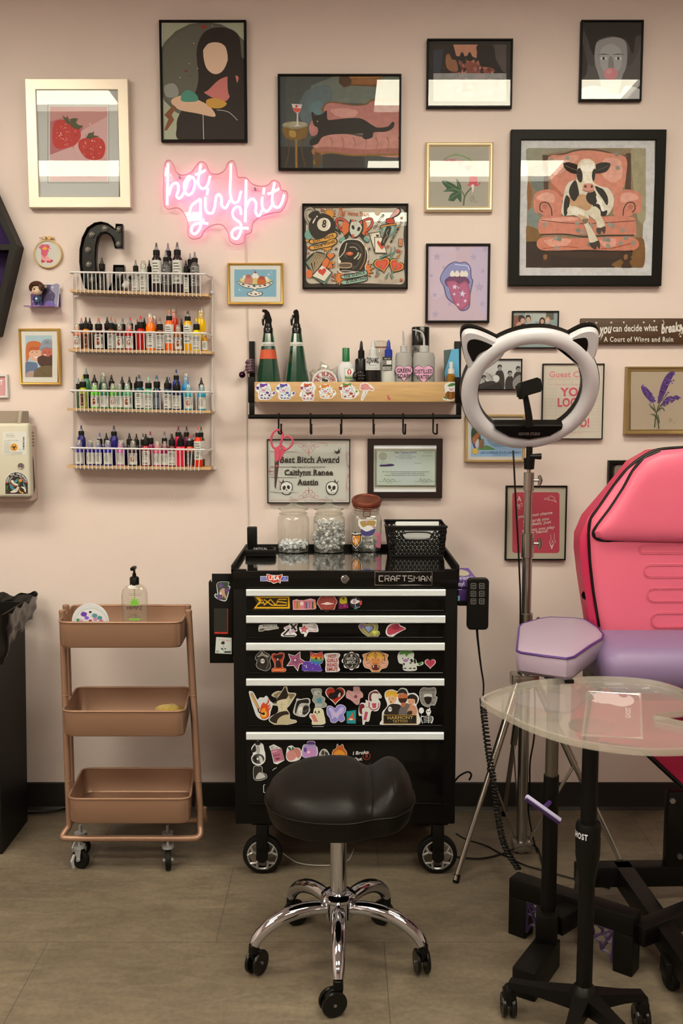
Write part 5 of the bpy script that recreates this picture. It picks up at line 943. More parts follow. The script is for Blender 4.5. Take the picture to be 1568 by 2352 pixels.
def floating_shelf():
    Yf = -.14; t = T('floating_shelf', 'light wood wall shelf with black brackets, cow stickers and a hook rail', 'shelf', W(820, 922, -.07)); bm = BLKM()
    wood = M('light_wood', '#c39a62', .5, var=.16, vscale=5, stretch=(1.2, 6, 14), bump=.1, bscale=30)
    a, b = W(583, 877, Yf), W(1057, 923, Yf); fr = t.p('front_board', MB().box((a.x, Yf, b.z), (b.x, Yf+.012, a.z), .001), wood)
    t.p('floor_board', MB().box((a.x, Yf+.012, b.z), (b.x, -.002, b.z+.012)), wood); t.p('back_board', MB().box((a.x, -.014, b.z+.012), (b.x, -.002, a.z-.01)), wood)
    fz = b.z+.0125
    for x0, x1, xb in ((569, 584, 572), (1045, 1059, 1043)):
        p = W(x0, 866, Yf-.004); q = W(x1, 925, Yf-.004); m = MB().box((p.x, Yf-.004, q.z), (q.x, Yf+.02, p.z), .0015)
        r0, r1 = W(x0+3, 925, Yf), W(x1, 960, Yf); m.box((r0.x, Yf-.002, r1.z), (r1.x, Yf+.014, r0.z), .001)
        u, v = W(xb, 784, -.002), W(xb+14, 925, -.002); m.box((u.x, -.001, v.z), (v.x, -.007, u.z), .001); m.box((p.x, Yf+.02, q.z), (p.x+.004, -.004, q.z+.02))
        t.p('bracket', m, bm)
    r0, r1 = W(570, 957, Yf), W(1059, 957.5, Yf); t.p('rail', MB().cyl(r0, r1, .0075, None, 16, None, .001), bm)
    Y = Yf-.0006; V_ = '#5a3078'
    cowst(fr, t, 235, 188, V_, '#6a3a94', 'R', Y, .95); cowst(fr, t, 460, 190, '#4a5a94', '#5a3a90', 'R', Y, .92); cowst(fr, t, 718, 190, '#9a4450', '#c8642c', 'sit', Y, .98, lambda a, P: a.heart('#b8302c', 718, 218, 20, 0, .8).b('#3a5a34', P(-30, 8, 0, 18, 30, 8, 10, 26, -12, 26)))
    cowst(fr, t, 928, 200, '#c98030', '#c8742c', 'lie', Y, .95); cowst(fr, t, 1175, 195, '#a03c24', '#5a8a3a', 'lie', Y, 1.05)
    h = Art('SH', Y); h.border('#dcd6c8', '1310 150 1320 110 1370 98 1410 115 1450 150 1455 180 1400 175 1370 230 1335 285 1322 275 1345 180 1310 170', 7).b('#cf8a80', '1312 150 1322 115 1368 102 1405 118 1415 140 1450 160 1452 178 1400 168 1350 175 1315 168').l('#a05a54', 3, '1315 155 1370 170 1420 165 1450 172').l('#5a3a34', 2.5, '1350 175 1372 220 1335 280').l('#5a3a34', 2.5, '1390 172 1350 230 1328 272')
    for x, y in ((1340, 130), (1365, 118), (1390, 130), (1360, 150), (1335, 155)): h.e('#a8605a', x, y, 6)
    t.p('hat_sticker', h, GLOSSP(), fr, smooth=False)
    p = Art('R8', Y); p.border('#dcd6c8', '1402 600 1400 565 1425 550 1460 548 1482 560 1470 600 1475 640 1450 662 1410 665 1388 655 1400 640', 4).e('#8a5a24', 1436, 632, 38, 30).e('#6a4218', 1420, 632, 7, 24).e('#6a4218', 1452, 632, 7, 24).e('#e0dccc', 1440, 590, 26, 20).e('#c98f9c', 1440, 596, 12, 8).e('#241c1c', 1428, 586, 3).e('#241c1c', 1452, 586, 3).b('#4a7a3a', '1415 572 1440 552 1475 556 1450 572').b('#4a7a3a', '1388 650 1398 640 1412 660')
    t.p('pumpkin_sticker', p, GLOSSP(), fr, smooth=False); m = Art('R8', Y).b('#b8504a', '1014 640 1020 630 1026 645 1036 655 1030 664 1018 658'); t.p('red_mark', m, PRINT(), fr, smooth=False)
    hx = []
    for i, x in enumerate((640, 713, 784, 857, 925, 994)):
        c = W(x, 957, Yf); X = c.x; z = c.z; d = (.8, .3, -.2, .1, .5, .9)[i]*.012
        P = [(X, Yf-.002, z+.0093), (X, Yf-.009, z+.004), (X, Yf-.010, z-.006), (X, Yf-.009, z-.03), (X, Yf-.016, z-.052), (X+d, Yf-.026, z-.056), (X+d, Yf-.034, z-.045), (X+d, Yf-.033, z-.028)]
        P = [(X, Yf+.009, z+.001), (X, Yf+.006, z+.008)]+P; s = MB().tube(P, .0030, 8, sm=4).sph((X+d, Yf-.033, z-.026), .0038, 10, 6)
        o = solo('s_hook', f"black metal hook on the rail under the wood shelf, {ORD[i] if i < 5 else 'rightmost'}", 'hook', s, bm, 'hooks on the shelf rail'); hx.append((X, z))
    return fz, hx
FZ, HOOKS = floating_shelf()
def R8x(x, Y): return W(*vp('R8', x, 500), Y).x
def R8z(y, Y): return W(*vp('R8', 800, y), Y).z
def mR8(Y): return .34439*mpp(860, Y)
def shelf_items():
    Y = -.072; u = mR8(Y); GP = lambda: M('green_plastic', '#0e3a24', .12, coat=.4)
    for i, (cx, hd) in enumerate(((222, -1), (411, 0))):
        X = R8x(cx, Y); z = FZ; zn = R8z(222, Y)-z; rb = 96*u; rn = 33*u
        t = T('spray_bottle', ('dark green cone spray bottle with an orange band, on the wood shelf', 'dark green cone spray bottle with only a white label, on the wood shelf')[i], 'spray bottle', (X, Y, z), 'green spray bottles')
        def rz(h): return rb+(rn-rb)*(h/zn)
        t.p('body', MB().lathe([(0, 0), (rb*.96, 0), (rb, .003), (rz(zn*.5), zn*.5), (rn, zn), (0, zn)], (X, Y, z), 12, None), GP(), smooth=False)
        def band(name, y0, y1, col, txt):
            h0, h1 = R8z(y1, Y)-z, R8z(y0, Y)-z; a = MB().lathe([(rz(h0)+.0006, h0), (rz(h1)+.0006, h1)], (X, Y, z), 24, None, col, arc=(-pi*.95, -pi*.05))
            t.p(name, a, PRINT())
            if txt: b = Art('R8', Y-rz((h0+h1)/2)-.0012); b.t('#3a362e', txt, cx, (y0+y1)/2+2, 74, 11, 0, 0); t.p('lettering', b, PRINT(), smooth=False)
        band('paper_label', 280, 306, '#cfcab8', ('MADACIDE', 'ALCOHOL')[i])
        if i == 0: band('orange_band', 330, 392, '#c8502c', '')
        m = MB().lathe([(32*u, zn-.002), (32*u, zn+.017), (28*u, zn+.02), (22*u, zn+.034), (0, zn+.034)], (X, Y, z), 18)
        m2 = MB(); d = hd*.6
        # trigger head: body, nozzle and lever
        Pf = [(-14, 180), (18, 180), (26, 130), (8, 78), (-10, 62), (-34, 60), (-40, 76), (-22, 84), (-20, 120)] if i == 0 else [(-16, 180), (16, 180), (18, 110), (12, 70), (0, 60), (-18, 68), (-22, 84), (-14, 100)]
        q = [(X+x*u, R8z(y, Y)) for x, y in Pf]; m2.prism(q, Y-.011, Y+.011, None, None, .003)
        t.p('collar', m, M('black_gloss_plastic', '#0e0b09', .2, spec=.4)); t.p('trigger_head', m2, M('black_gloss_plastic', '#0e0b09', .2, spec=.4))
        t.p('trigger', MB().tube([(X-18*u, Y-.008, R8z(100, Y)), (X-32*u, Y-.012, R8z(135, Y)), (X-30*u, Y-.012, R8z(170, Y))], [.005, .0045, .003], 8, sm=3), M('black_gloss_plastic', '#0e0b09', .2, spec=.4))
        t.p('dip_tube', MB().cyl((X, Y, z+.02), (X, Y, z+zn*.8), .002, None, 6), M('white_plastic', '#d0cabc', .4))
    # crumpled clear bag
    rnd = random.Random(3); c = Vec((R8x(612, -.05), -.048, FZ+.045)); b = MB().sph(c, (.058, .034, .062), 26, 16)
    for p in b.v:
        n = noise.noise(p*38)*.5+noise.noise(p*90)*.3; p += (p-c)*n; p.z = max(p.z, FZ+.0005); p.y = max(-.066, min(p.y, -.016))
    solo('plastic_bag', 'crumpled clear plastic bag behind the butter jar', 'bag', b, glassm('thin_film', (.90, .89, .87), .12, 1.8, .12, (.7, .68, .63)), smooth=False)
    # butter jar lying on its side, lid to the room
    Yj = -.098; X = R8x(597, Yj); r = 86*mR8(Yj); zc = R8z(545, Yj); zc = FZ+r+.0003
    zc = R8z(548, Yj); R = Matrix.Rotation(pi/2, 3, 'X'); t = T('butter_jar', 'round white jar lid reading BUTTER lying on its side', 'jar', (X, -.09, FZ))
    r = min(r, zc-FZ)
    t.p('lid', MB().lathe([(0, .0), (r*.97, 0), (r, -.002), (r, -.02), (r*.95, -.021)], (X, Yj-.012, zc), 40, R), M('white_plastic', '#d0cabc', .4))
    t.p('jar_body', MB().lathe([(r*.93, -.021), (r*.93, -.045), (0, -.045)], (X, Yj-.012, zc), 32, R), M('blue_plastic', '#2a6aa0', .3))
    a = Art('R8', Yj-.0125); a.e('#8f3a30', 597, 548, 74, 74, 0, 40).e('#d0cabc', 597, 548, 71, 71, 0, 40).e('#3a2c28', 597, 550, 40, 40, 0, 30).e('#d0cabc', 597, 550, 36, 36, 0, 30)
    s_ = 'THE BUTTER'
    for i, ch in enumerate(s_):
        an = radians(168-17*i)
        if ch != ' ': a.t('#8f3a30', ch, 597+56*cos(an), 548-56*sin(an), None, 25, 90-math.degrees(an), 2)
    a.r('#3a2c28', 578, 520, 600, 540).r('#3a2c28', 592, 526, 618, 546); t.p('lid_print', a, PRINT(), smooth=False)
    # lotion bottle with green cap
    Y = -.075; X = R8x(738, Y); u = mR8(Y); z = FZ; t = T('soap_bottle', 'white bottle with green cap and small green label', 'bottle', (X, Y, z))
    h1 = R8z(405, Y)-z; t.p('body', MB().lathe([(0, 0), (54*u, 0), (56*u, .002), (56*u, R8z(450, Y)-z), (46*u, R8z(425, Y)-z), (26*u, h1), (0, h1)], (X, Y, z), 28, None, None, 1, .6), M('white_plastic', '#d0cabc', .4))
    t.p('cap', MB().lathe([(25*u, h1-.001), (24*u, R8z(320, Y)-z), (22*u, R8z(317, Y)-z), (0, R8z(317, Y)-z)], (X, Y, z), 20), M('cap_green', '#1c6a3c', .35)); a = Art('R8', Y-56*u*.6-.001)
    a.r('#a9b88a', 730, 452, 790, 535).r('#e0ddd0', 734, 456, 788, 500).e('#b8302c', 761, 478, 14, 20).e('#e0ddd0', 761, 474, 6, 9).r('#e0ddd0', 758, 465, 764, 495).t('#2c4a2c', 'Ractive', 760, 515, 56, 16, 0, 2).b('#b0ac9c', '686 510 694 498 702 512 700 536 688 538'); t.p('label', a, PRINT(), smooth=False)
    bt = [(840, -.07, 270, 84, BLK, '#1a1613', None, 'black plastic ink bottle with black spout, on the wood shelf'), (918, -.092, 262, 100, '#c8c4ba', '#1d1815', 'dyn', 'black ink bottle with a large white DYNAMIC label'), (1021, -.09, 264, 100, '#2c3a8a', '#c9c4b2', 'bar', 'white bottle with blue pointed cap and a black framed label')]
    for cx, Y, top, w, tip, body, st, lb in bt:
        X = R8x(cx, Y); u = mR8(Y); H = R8z(top, Y)-FZ; r = w*u/2; zc = H*.70; t = T('ink_bottle', lb, 'ink bottle', (X, Y, FZ)); o = (X, Y, FZ)
        t.p('body', MB().lathe([(0, 0), (r*.95, 0), (r, .002), (r, zc*.93), (r*.9, zc*.98), (r*.5, zc), (0, zc)], o, 24, None, body), PLA())
        cc = {BLK: BLK, '#c8c4ba': '#cfcabc', '#2c3a8a': '#2c3a8a'}[tip]
        t.p('cap', MB().lathe([(r*.52, zc), (r*.5, zc+H*.13), (r*.34, zc+H*.14), (r*.28, zc+H*.17)], o, 16, None, cc), MATP()); t.p('spout', MB().lathe([(r*.28, zc+H*.165), (r*.22, zc+H*.26), (r*.1, H), (0, H)], o, 12, None, tip), PLA())
        a = Art('R8', Y-r-.0006)
        if st == 'dyn': wl = MB().lathe([(r+.0004, R8z(466, Y)-FZ), (r+.0004, R8z(376, Y)-FZ)], o, 20, None, '#d6d2c4', arc=(-pi*.96, -pi*.04)); t.p('label', wl, PRINT()); a.t('#1d1815', 'DYNAMIC', 918, 398, 82, 34, 0, 2).t('#1d1815', 'BLACK(Noir)', 918, 432, 46, 9).t('#1d1815', 'TATTOO INK', 918, 452, 60, 7).r('#1d1815', 890, 412, 898, 424)
        elif st == 'bar': a.g('#1d1815', rrect(982, 376, 1046, 468, 6)).r('#cfcab8', 986, 400, 1042, 428).r('#1d1815', 988, 402, 1008, 426).r('#cfcab8', 986, 442, 1042, 464); [a.r('#1d1815', 990+i*4.4, 444, 992+i*4.4+(i % 3)*.6, 462) for i in range(12)]; a.t('#cfcab8', 'INK CO', 1014, 388, 40, 10); a.t('#cfcab8', 'W', 998, 414, 14, 16)
        else: a.star('#8a857a', 834, 478, 6).star('#8a857a', 818, 482, 4).star('#8a857a', 850, 482, 4).t('#6a665c', 'MASTER', 842, 500, 50, 10).t('#6a665c', 'BY GC', 842, 520, 40, 9)
        t.p('lettering', a, PRINT(), smooth=False)
    Y = -.11; X = R8x(800, Y); t = T('pump_vial', 'tiny black pump vial in front of the black ink bottle', 'vial', (X, Y, FZ)); H = R8z(478, Y)-FZ
    t.p('body', MB().lathe([(0, 0), (.009, 0), (.009, H*.6), (.0055, H*.68), (.0055, H*.76), (.009, H*.78), (.009, H*.92), (.004, H), (0, H)], (X, Y, FZ), 16), M('black_gloss_plastic', '#0e0b09', .2, spec=.4))
    # clamp jar behind
    Y = -.044; X = R8x(968, Y); t = T('clip_jar', 'small clear clip-top jar behind the ink bottles', 'jar', (X, Y, FZ)); zt = R8z(270, Y)-FZ; r = 44*mR8(Y)*1.1
    t.p('jar', MB().lathe([(0, .001), (r, .001), (r, zt*.78), (r*.85, zt*.84), (r*.85, zt*.88)], (X, Y, FZ), 28), glassm('jar_glass', (.93, .93, .90), .02, 2.0, .06)); t.p('lid', MB().lathe([(r*.98, zt*.9), (r, zt*.92), (r, zt*.97), (r*.8, zt), (0, zt)], (X, Y, FZ), 28), glassm('jar_glass', (.93, .93, .90), .02, 2.0, .06))
    t.p('clasp', MB().torus((X, Y, FZ+zt*.89), r*1.02, .0012, (0, 0, 1), 32, 6), M('copper_wire', '#8a4a34', .35, .7))
    # wash bottles
    for i, (cx, w, L, d) in enumerate(((1112, 112, ('GREEN', 'SOAP!'), -1), (1257, 146, ('DISTILLED', 'WATER!'), 1))):
        Y = -.095; X = R8x(cx+(10, 0)[i], Y); u = mR8(Y); r = (56, 73)[i]*u; r = min(r, .05); o = (X, Y, FZ); zt = R8z(350, Y)-FZ; zc = R8z(305, Y)-FZ
        if i == 1: X = R8x(1257, Y); o = (X, Y, FZ)
        t = T('wash_bottle', (f'translucent wash bottle with a pink heart label reading {L[0]} {L[1]}'), 'wash bottle', o, 'wash bottles')
        fm = M('translucent_plastic', '#b9b2a2', .35, trans=.35, sss=.0)
        t.p('body', MB().lathe([(0, 0), (r*.95, 0), (r, .003), (r, zt*.9), (r*.86, zt), (r*.38, zt+.003), (0, zt+.003)], o, 32, None, None, 1, .6), fm)
        t.p('cap', MB().lathe([(r*.42, zt+.002), (r*.42, zc), (r*.3, zc+.002), (0, zc+.003)], o, 20), M('natural_cap', '#b8b2a4', .35))
        zz = R8z(200, Y)
        if i == 0: P = [(X-2*u, Y, FZ+zc), (X-2*u, Y, R8z(260, Y)), (X-6*u, Y-.01, R8z(206, Y))]
        else: P = [(X, Y, FZ+zc), (X-2*u, Y, R8z(250, Y)), (X-20*u, Y, R8z(212, Y)), (X-75*u, Y-.004, R8z(196, Y))]
        t.p('spout', MB().tube(P, [.0038, .0034, .0016], 8, sm=4), M('natural_cap', '#b8b2a4', .35))
        a = Art('R8', Y-r*.6-.0015); hc = (1124, 482, 56) if i == 0 else (1256, 488, 64)
        a.heart('#2c2422', hc[0], hc[1]-2, hc[2]+4, 0, 1.06).heart('#d49aac', hc[0], hc[1]-2, hc[2], 0, 1.06).t('#241c1c', L[0], hc[0], hc[1]-14, (94, 118)[i], 26, -1, 2).t('#241c1c', L[1], hc[0], hc[1]+22, (84, 94)[i], 26, -1, 2); t.p('heart_label', a, PRINT(), smooth=False)
    Y = -.040; X = R8x(1233, Y); r = 75*mR8(Y); r = min(r, .03); zt = R8z(178, Y)-FZ; t = T('canister', 'tall black canister with a dark feather pattern, behind the wash bottles', 'canister', (X, Y, FZ))
    zb = R8z(300, Y)-FZ; t.p('lid', MB().lathe([(r, zb), (r, zt-.002), (r-.002, zt), (0, zt)], (X, Y, FZ), 32, None, None, 1, .72), M('black_gloss_plastic', '#0e0b09', .2, spec=.4)); t.p('body', MB().lathe([(0, 0), (r*.99, 0), (r*.99, zb)], (X, Y, FZ), 32, None, None, 1, .72), M('feather_print', '#1a1614', .4, var=.9, vscale=90, var2='#8a857a'))
    # folded card and amber sprayer at the right end
    Y = -.06; a = MB(); q = [(1388, 332), (1445, 326), (1470, 640), (1395, 640)]; a.prism([(R8x(x, Y), R8z(y, Y)) for x, y in q], Y, Y-.002); solo('grey_card', 'dull green-grey card leaning at the right end of the shelf', 'card', a, M('grey_card', '#4c5a54', .6))
    a = MB().prism([(R8x(x, -.075), R8z(y, -.075)) for x, y in ((1440, 326), (1488, 322), (1498, 640), (1410, 640), (1395, 480), (1425, 380))], -.075, -.0765); solo('blue_card', 'light blue folded card behind the amber spray bottle', 'card', a, M('blue_card', '#5aa0b8', .5))
    Y = -.1; X = R8x(1438, Y); u = mR8(Y); r = 31*u; t = T('mini_sprayer', 'small amber spray bottle with white pump at the right end of the shelf', 'spray bottle', (X, Y, FZ)); z0 = R8z(490, Y)-FZ
    t.p('body', MB().lathe([(0, 0), (r, 0), (r, z0*.92), (r*.6, z0), (0, z0)], (X, Y, FZ), 20), M('amber_liquid', '#a8701c', .12, trans=.3)); z1 = R8z(410, Y)-FZ
    t.p('pump', MB().lathe([(r*.75, z0), (r*.72, z0+(z1-z0)*.4), (r*.42, z0+(z1-z0)*.45), (r*.42, z1-.001), (r*.36, z1), (0, z1)], (X, Y, FZ), 18), M('white_plastic', '#d0cabc', .4))
    # scrunchie and sequin ball on the left bracket
    c = Wv('R8', 104, 440, -.012); m = MB(); c.y = -.03
    for i in range(7): m.torus((c.x-.002*(i % 2), c.y, c.z+.018-.006*i), .011+.0015*(i % 2), .0042, (.15*(i % 3-1), .2, 1), 16, 6)
    solo('scrunchie', 'black and pink patterned hair tie wrapped on the left shelf bracket', 'hair tie', m, M('sequin_fabric', '#1c1618', .3, var=.9, vscale=160, var2='#8a5a68'))
    e = Wv('R8', 46, 496, -.03); m = MB().sph(e, 22*mR8(-.03), 16, 10); m.tube([e+Vec((0, 0, .006)), (c.x-.012, c.y, c.z-.01)], .0015, 6)
    solo('sequin_ball', 'shiny dark pink sequin ball hanging beside the left shelf bracket', 'ornament', m, M('sequin', '#3a1428', .18, .8), smooth=False)
    # scissors on the first hook
    hx, hz = HOOKS[0]; Y = -.168; t = T('scissors', 'pink handled scissors hanging from the first hook', 'scissors', Wv('B1', 268, 420, Y)); D = lambda x, y, dy=0: tuple(Wv('B1', x, y, Y+dy)); pk = M('pink_rubber', '#c44858', .45)
    def TB(s, r, cl): return MB().tube([D(*q) for q in crom(nums(s), cl, 6)], r, 10, cl)
    t.p('handle', TB('288 22 315 45 312 85 295 130 262 145 243 115 240 75 258 35', .0036, True), pk); t.p('handle', TB('350 64 380 85 378 120 345 150 318 150 305 125 312 85', .0036, True), pk)
    t.p('shank', MB().prism([Wv('B1', x, y, Y).xz for x, y in nums('262 140 296 128 300 160 296 215 270 240 262 200')], Y-.004, Y+.002, None, None, .001), pk); t.p('shank', MB().prism([Wv('B1', x, y, Y).xz for x, y in nums('312 120 345 150 320 185 298 232 285 225 296 170')], Y-.002, Y+.004, None, None, .001), pk)
    st = M('blade_steel', '#6a5a50', .3, .8)
    t.p('blade', MB().prism([Wv('B1', x, y, Y).xz for x, y in nums('264 215 292 225 290 270 280 350 268 420 262 400 262 300')], Y-.0015, Y), st); t.p('blade', MB().prism([Wv('B1', x, y, Y).xz for x, y in nums('270 230 294 222 284 300 272 415 266 350')], Y+.0004, Y+.002), st)
    t.p('rivet', MB().cyl(D(277, 262, -.004), D(277, 262, .003), .0035, None, 12), pk)
shelf_items()
# ================================================================ tool chest
TY = -.515; GB = lambda: M('gloss_black_paint', '#0b0907', .2, coat=.12, spec=.2)
def sticker(t, par, vw, fn, name='sticker'):
    a = Art(vw, TY-.0042); fn(a); t.p(name, a, GLOSSP(), par, smooth=False)
def wheel(t, c, r, w, axis, tire, hub=None, n=28):
    R = Vec(axis).to_track_quat('Z', 'Y').to_matrix(); k = w/2
    return t.p('wheel', MB().lathe([(r*.2, -k*.8), (r*.72, -k*.8), (r*.8, -k), (r*.96, -k*.9), (r, -k*.5), (r, k*.5), (r*.96, k*.9), (r*.8, k), (r*.72, k*.8), (r*.2, k*.8)], c, n, R), tire)
def chest():
    L = W(537, 1600, TY).x; Rr = W(1048, 1600, TY).x; zt = W(790, 1311, TY).z; zb = W(790, 1893, TY).z; Yb = -.06
    t = T('tool_chest', 'black five-drawer rolling tool chest covered in stickers', 'tool chest', ((L+Rr)/2, (TY+Yb)/2, 0)); gb = GB(); bk = M('textured_black_paint', '#0e0b08', .5, spec=.15)
    t.p('body', MB().box((L, Yb, zb), (Rr, TY, zt-.003), .004), bk)
    t.p('top_tray', MB().box((L+.006, Yb-.004, zt-.004), (Rr-.006, TY+.012, zt-.001)), M('mirror_black_top', '#0e0c0a', .07, coat=1, spec=.9))
    rm = MB(); h = .017; x0, x1 = L-.004, Rr+.004
    rm.box((x0, Yb, zt-.03), (x0+.009, TY+.0, zt+h), .002).box((x1-.009, Yb, zt-.03), (x1, TY+.0, zt+h), .002).box((x0, Yb, zt-.03), (x1, Yb-.009, zt+h), .002)
    for s, xx in ((1, x0), (-1, x1)): rm.prism([(xx, TY), (xx+s*.045, TY), (xx+s*.045, TY+.012), (xx+s*.006, TY+.014)], zt-.002, zt+.0035, None, lambda a, b, y: (a, b, y))
    t.p('rim', rm, bk)
    hd0, hd1 = W(540, 1350, TY).z, zt; t.p('header_panel', MB().box((L+.002, TY, hd0), (Rr-.002, TY-.003, hd1-.001), .001), gb)
    # key lock, badge
    c = Wv('B2', 765, 95, TY-.003); Rx = Matrix.Rotation(pi/2, 3, 'X'); ch = M('chrome', '#b0aaa0', .12, 1)
    t.p('lock', MB().lathe([(0, .006), (.004, .006), (.005, .004), (.009, .005), (.0125, .003), (.013, 0)], c, 28, Rx), ch)
    a0, b0 = Wv('JR', 855, 722, TY-.004), Wv('JR', 1327, 837, TY-.004); bd = t.p('badge', MB().box((a0.x, TY-.003, b0.z), (b0.x, TY-.0045, a0.z), .0005), gb)
    f = MB(); w = .0022
    for q in ((a0.x, b0.z, b0.x, b0.z+w), (a0.x, a0.z-w, b0.x, a0.z), (a0.x, b0.z, a0.x+w, a0.z), (b0.x-w, b0.z, b0.x, a0.z)): f.box((q[0], TY-.0044, q[1]), (q[2], TY-.0065, q[3]), .0005)
    t.p('badge_frame', f, ch, bd); a = Art('JR', TY-.0052)
    x = 893        # stencil-like square capitals
    G = {'C': ['0 0 1 0', '0 0 0 1', '0 1 1 1'], 'R': ['0 1 0 0 1 0 1 .5 0 .5', '.45 .5 1 1'], 'A': ['0 1 0 .3 .5 0 1 .3 1 1', '0 .6 1 .6'], 'F': ['0 1 0 0 1 0', '0 .5 .8 .5'], 'T': ['-.1 0 1.1 0', '.5 0 .5 1'], 'S': ['1 0 0 0 0 .45 1 .55 1 1 0 1'], 'M': ['0 1 0 0 .5 .5 1 0 1 1'], 'N': ['0 1 0 0 1 1 1 0']}
    for ch_ in 'CRAFTSMAN':
        wd = 42 if ch_ == 'M' else 33
        for s in G[ch_]: a.l('#b8aca0', 8, [(x+px*wd, 758+py*44) for px, py in nums(s)], False)
        x += wd+14.5
    t.p('badge_lettering', a, M('chrome_letters', '#c8beb2', .3, .6), bd, smooth=False)
    u = Art('OG', TY-.0042); u.r('#dcd8cc', 1078, 338, 1580, 432).g('#3a4a9a', '1084 345 1572 345 1572 425 1084 425').b('#dcd8cc', '1190 330 1200 298 1290 318 1400 322 1470 305 1480 330 1450 400 1440 470 1400 450 1320 475 1280 450 1210 430 1185 380').b('#c0341c', '1200 332 1208 308 1290 326 1400 330 1462 314 1468 332 1440 395 1430 455 1400 440 1320 462 1285 440 1215 420 1195 380').t('#e2ded2', 'USA', 1325, 372, 205, 78, 2, 2)
    for i, s in enumerate(('PROUDLY', 'MADE IN', 'THE USA')): u.t('#c8c8dc', s, 1135, 358+i*24, 86, 15, 0, 1)
    for i, s in enumerate(('WITH', 'GLOBAL', 'MATERIALS')): u.t('#c8c8dc', s, 1520, 358+i*24, (50, 66, 96)[i], 15, 0, 1)
    t.p('flag_sticker', u, GLOSSP(), smooth=False)
    # drawers
    al = M('brushed_aluminium', '#e4e2d4', .42, .18, var=.05, vscale=60, stretch=(.2, 1, 12))
    DR = [(1353, 1369, 1405, 1022), (1413.5, 1431, 1467, 1021.5), (1476, 1494, 1548, 1020), (1558, 1575, 1669, 1019), (1681, 1699, 1848, 1018)]; dr = []
    for i, (h0, h1, e, xr) in enumerate(DR):
        x0 = W(566, h0, TY).x; x1 = W(xr, h0, TY).x; z0 = W(566, h0, TY-.004).z; z1 = W(566, h1, TY-.01).z; z2 = W(566, e, TY-.004).z
        d = t.p('drawer', MB().box((x0, TY-.0005, z2), (x1, TY-.004, z0), .001), gb); dr.append(d)
        hp = [(TY-.004, z0), (TY-.012, z0), (TY-.014, z0-.002)]; nz = 7
        for k in range(nz): zz = z0-.002-(z0-.002-z1-.002)*(k+.5)/nz; hp += [(TY-.0142, zz+.0004), (TY-.0134, zz), (TY-.0142, zz-.0004)]
        hp += [(TY-.014, z1+.002), (TY-.012, z1), (TY-.004, z1)]
        t.p('handle', MB().prism(hp, x0, x1, None, lambda a, b, y: (y, a, b)), al, d, smooth=False)
        t.p('lower_lip', MB().cyl((x0, TY-.005, z2+.004), (x1-.004, TY-.005, z2+.004), .0022, None, 8), gb, d)
    D0, D1, D2_, D3_, D4_ = dr; W_ = '#ddd9cc'
    S = lambda d, v, fn, n='sticker': sticker(t, d, v, fn, n)
    S(D0, 'D1', lambda a: (a.g('#2c261a', '120 357 690 357 700 300 690 126 130 126 210 260 118 330').g('#d8a418', '146 312 230 205 160 132 680 132 688 312').g('#221c14', '190 288 262 180 240 152 660 152 660 288'), [a.l('#d8a418', 17, q, False) for q in ('215 255 275 175 310 260', '240 228 300 228', '300 175 420 262 470 262', '300 262 400 175', '400 175 470 255 520 200', '640 175 520 175 490 205 640 225 640 262 470 262')], [a.e('#d8a418', x, 335, 10) for x in (173, 355, 580)], [a.t('#a89a50', 'axysrotary', x, 336, 74, 12) for x in (225, 425, 625)]), 'logo_sticker')
    def books(a):
        a.g('#d9a49a', '735 330 730 190 790 170 830 185 900 185 1000 160 1070 180 1085 300 1070 322 900 330').g('#c9737a', '742 318 742 198 840 196 1075 190 1075 310')
        for i, (x, c) in enumerate(((748, '#c85a68'), (772, '#cf7a3c'), (790, '#5a7a4c'), (812, '#b8863a'), (905, '#c04c58'), (930, '#3a4a5c'), (950, '#8a90b4'), (975, '#c0544c'), (1002, '#c87a6c'), (1022, '#2c3c4c'), (1045, '#c88a3c'))): a.r(c, x, 200+(i*7) % 18, x+20, 314)
        a.e('#e0c4b8', 868, 235, 26, 32)
    S(D0, 'D1', books, 'books_sticker')
    lipo = '1100 230 1130 160 1170 126 1240 130 1280 124 1340 128 1375 170 1395 215 1370 260 1350 320 1280 345 1200 345 1150 310 1120 260'
    S(D0, 'D1', lambda a: (a.border('#d8cdbc', lipo, 6), a.b('#8f3a30', lipo), a.b('#d9c4b4', '1150 245 1200 230 1250 215 1300 228 1350 240 1300 250 1240 256 1190 248'), [a.l('#b56a5c', 3, f'{1130+i*24} {150+abs(i-5)*7} {1140+i*22} {215}') for i in range(11)], [a.l('#b56a5c', 3, f'{1160+i*20} 262 {1170+i*18} {325-abs(i-4)*6}') for i in range(9)]), 'lips_sticker')
    S(D0, 'D1', lambda a: a.g('#701848', '1420 320 1422 130 1540 130 1570 305').b('#a8a01c', '1440 230 1450 150 1530 140 1545 220 1500 240').b('#2c1c20', '1470 150 1510 150 1495 180').t('#c8a0b8', 'XI', 1510, 270, 24, 20), 'purple_sticker')
    S(D0, 'D2', lambda a: a.e('#241c28', 155, 200, 82, 78).b('#d8d4cc', '85 185 110 155 150 150 160 130 165 160 200 170 205 190 150 215 100 210').e('#b04030', 138, 186, 20).e('#d8d4cc', 138, 186, 12).e('#241c28', 138, 186, 6).b('#c04030', '205 190 235 170 235 220 215 230').b('#3a8a6a', '130 272 180 272 165 284 140 284').l('#b8b8c8', 5, '150 220 150 255 175 262 210 255'), 'round_sticker')
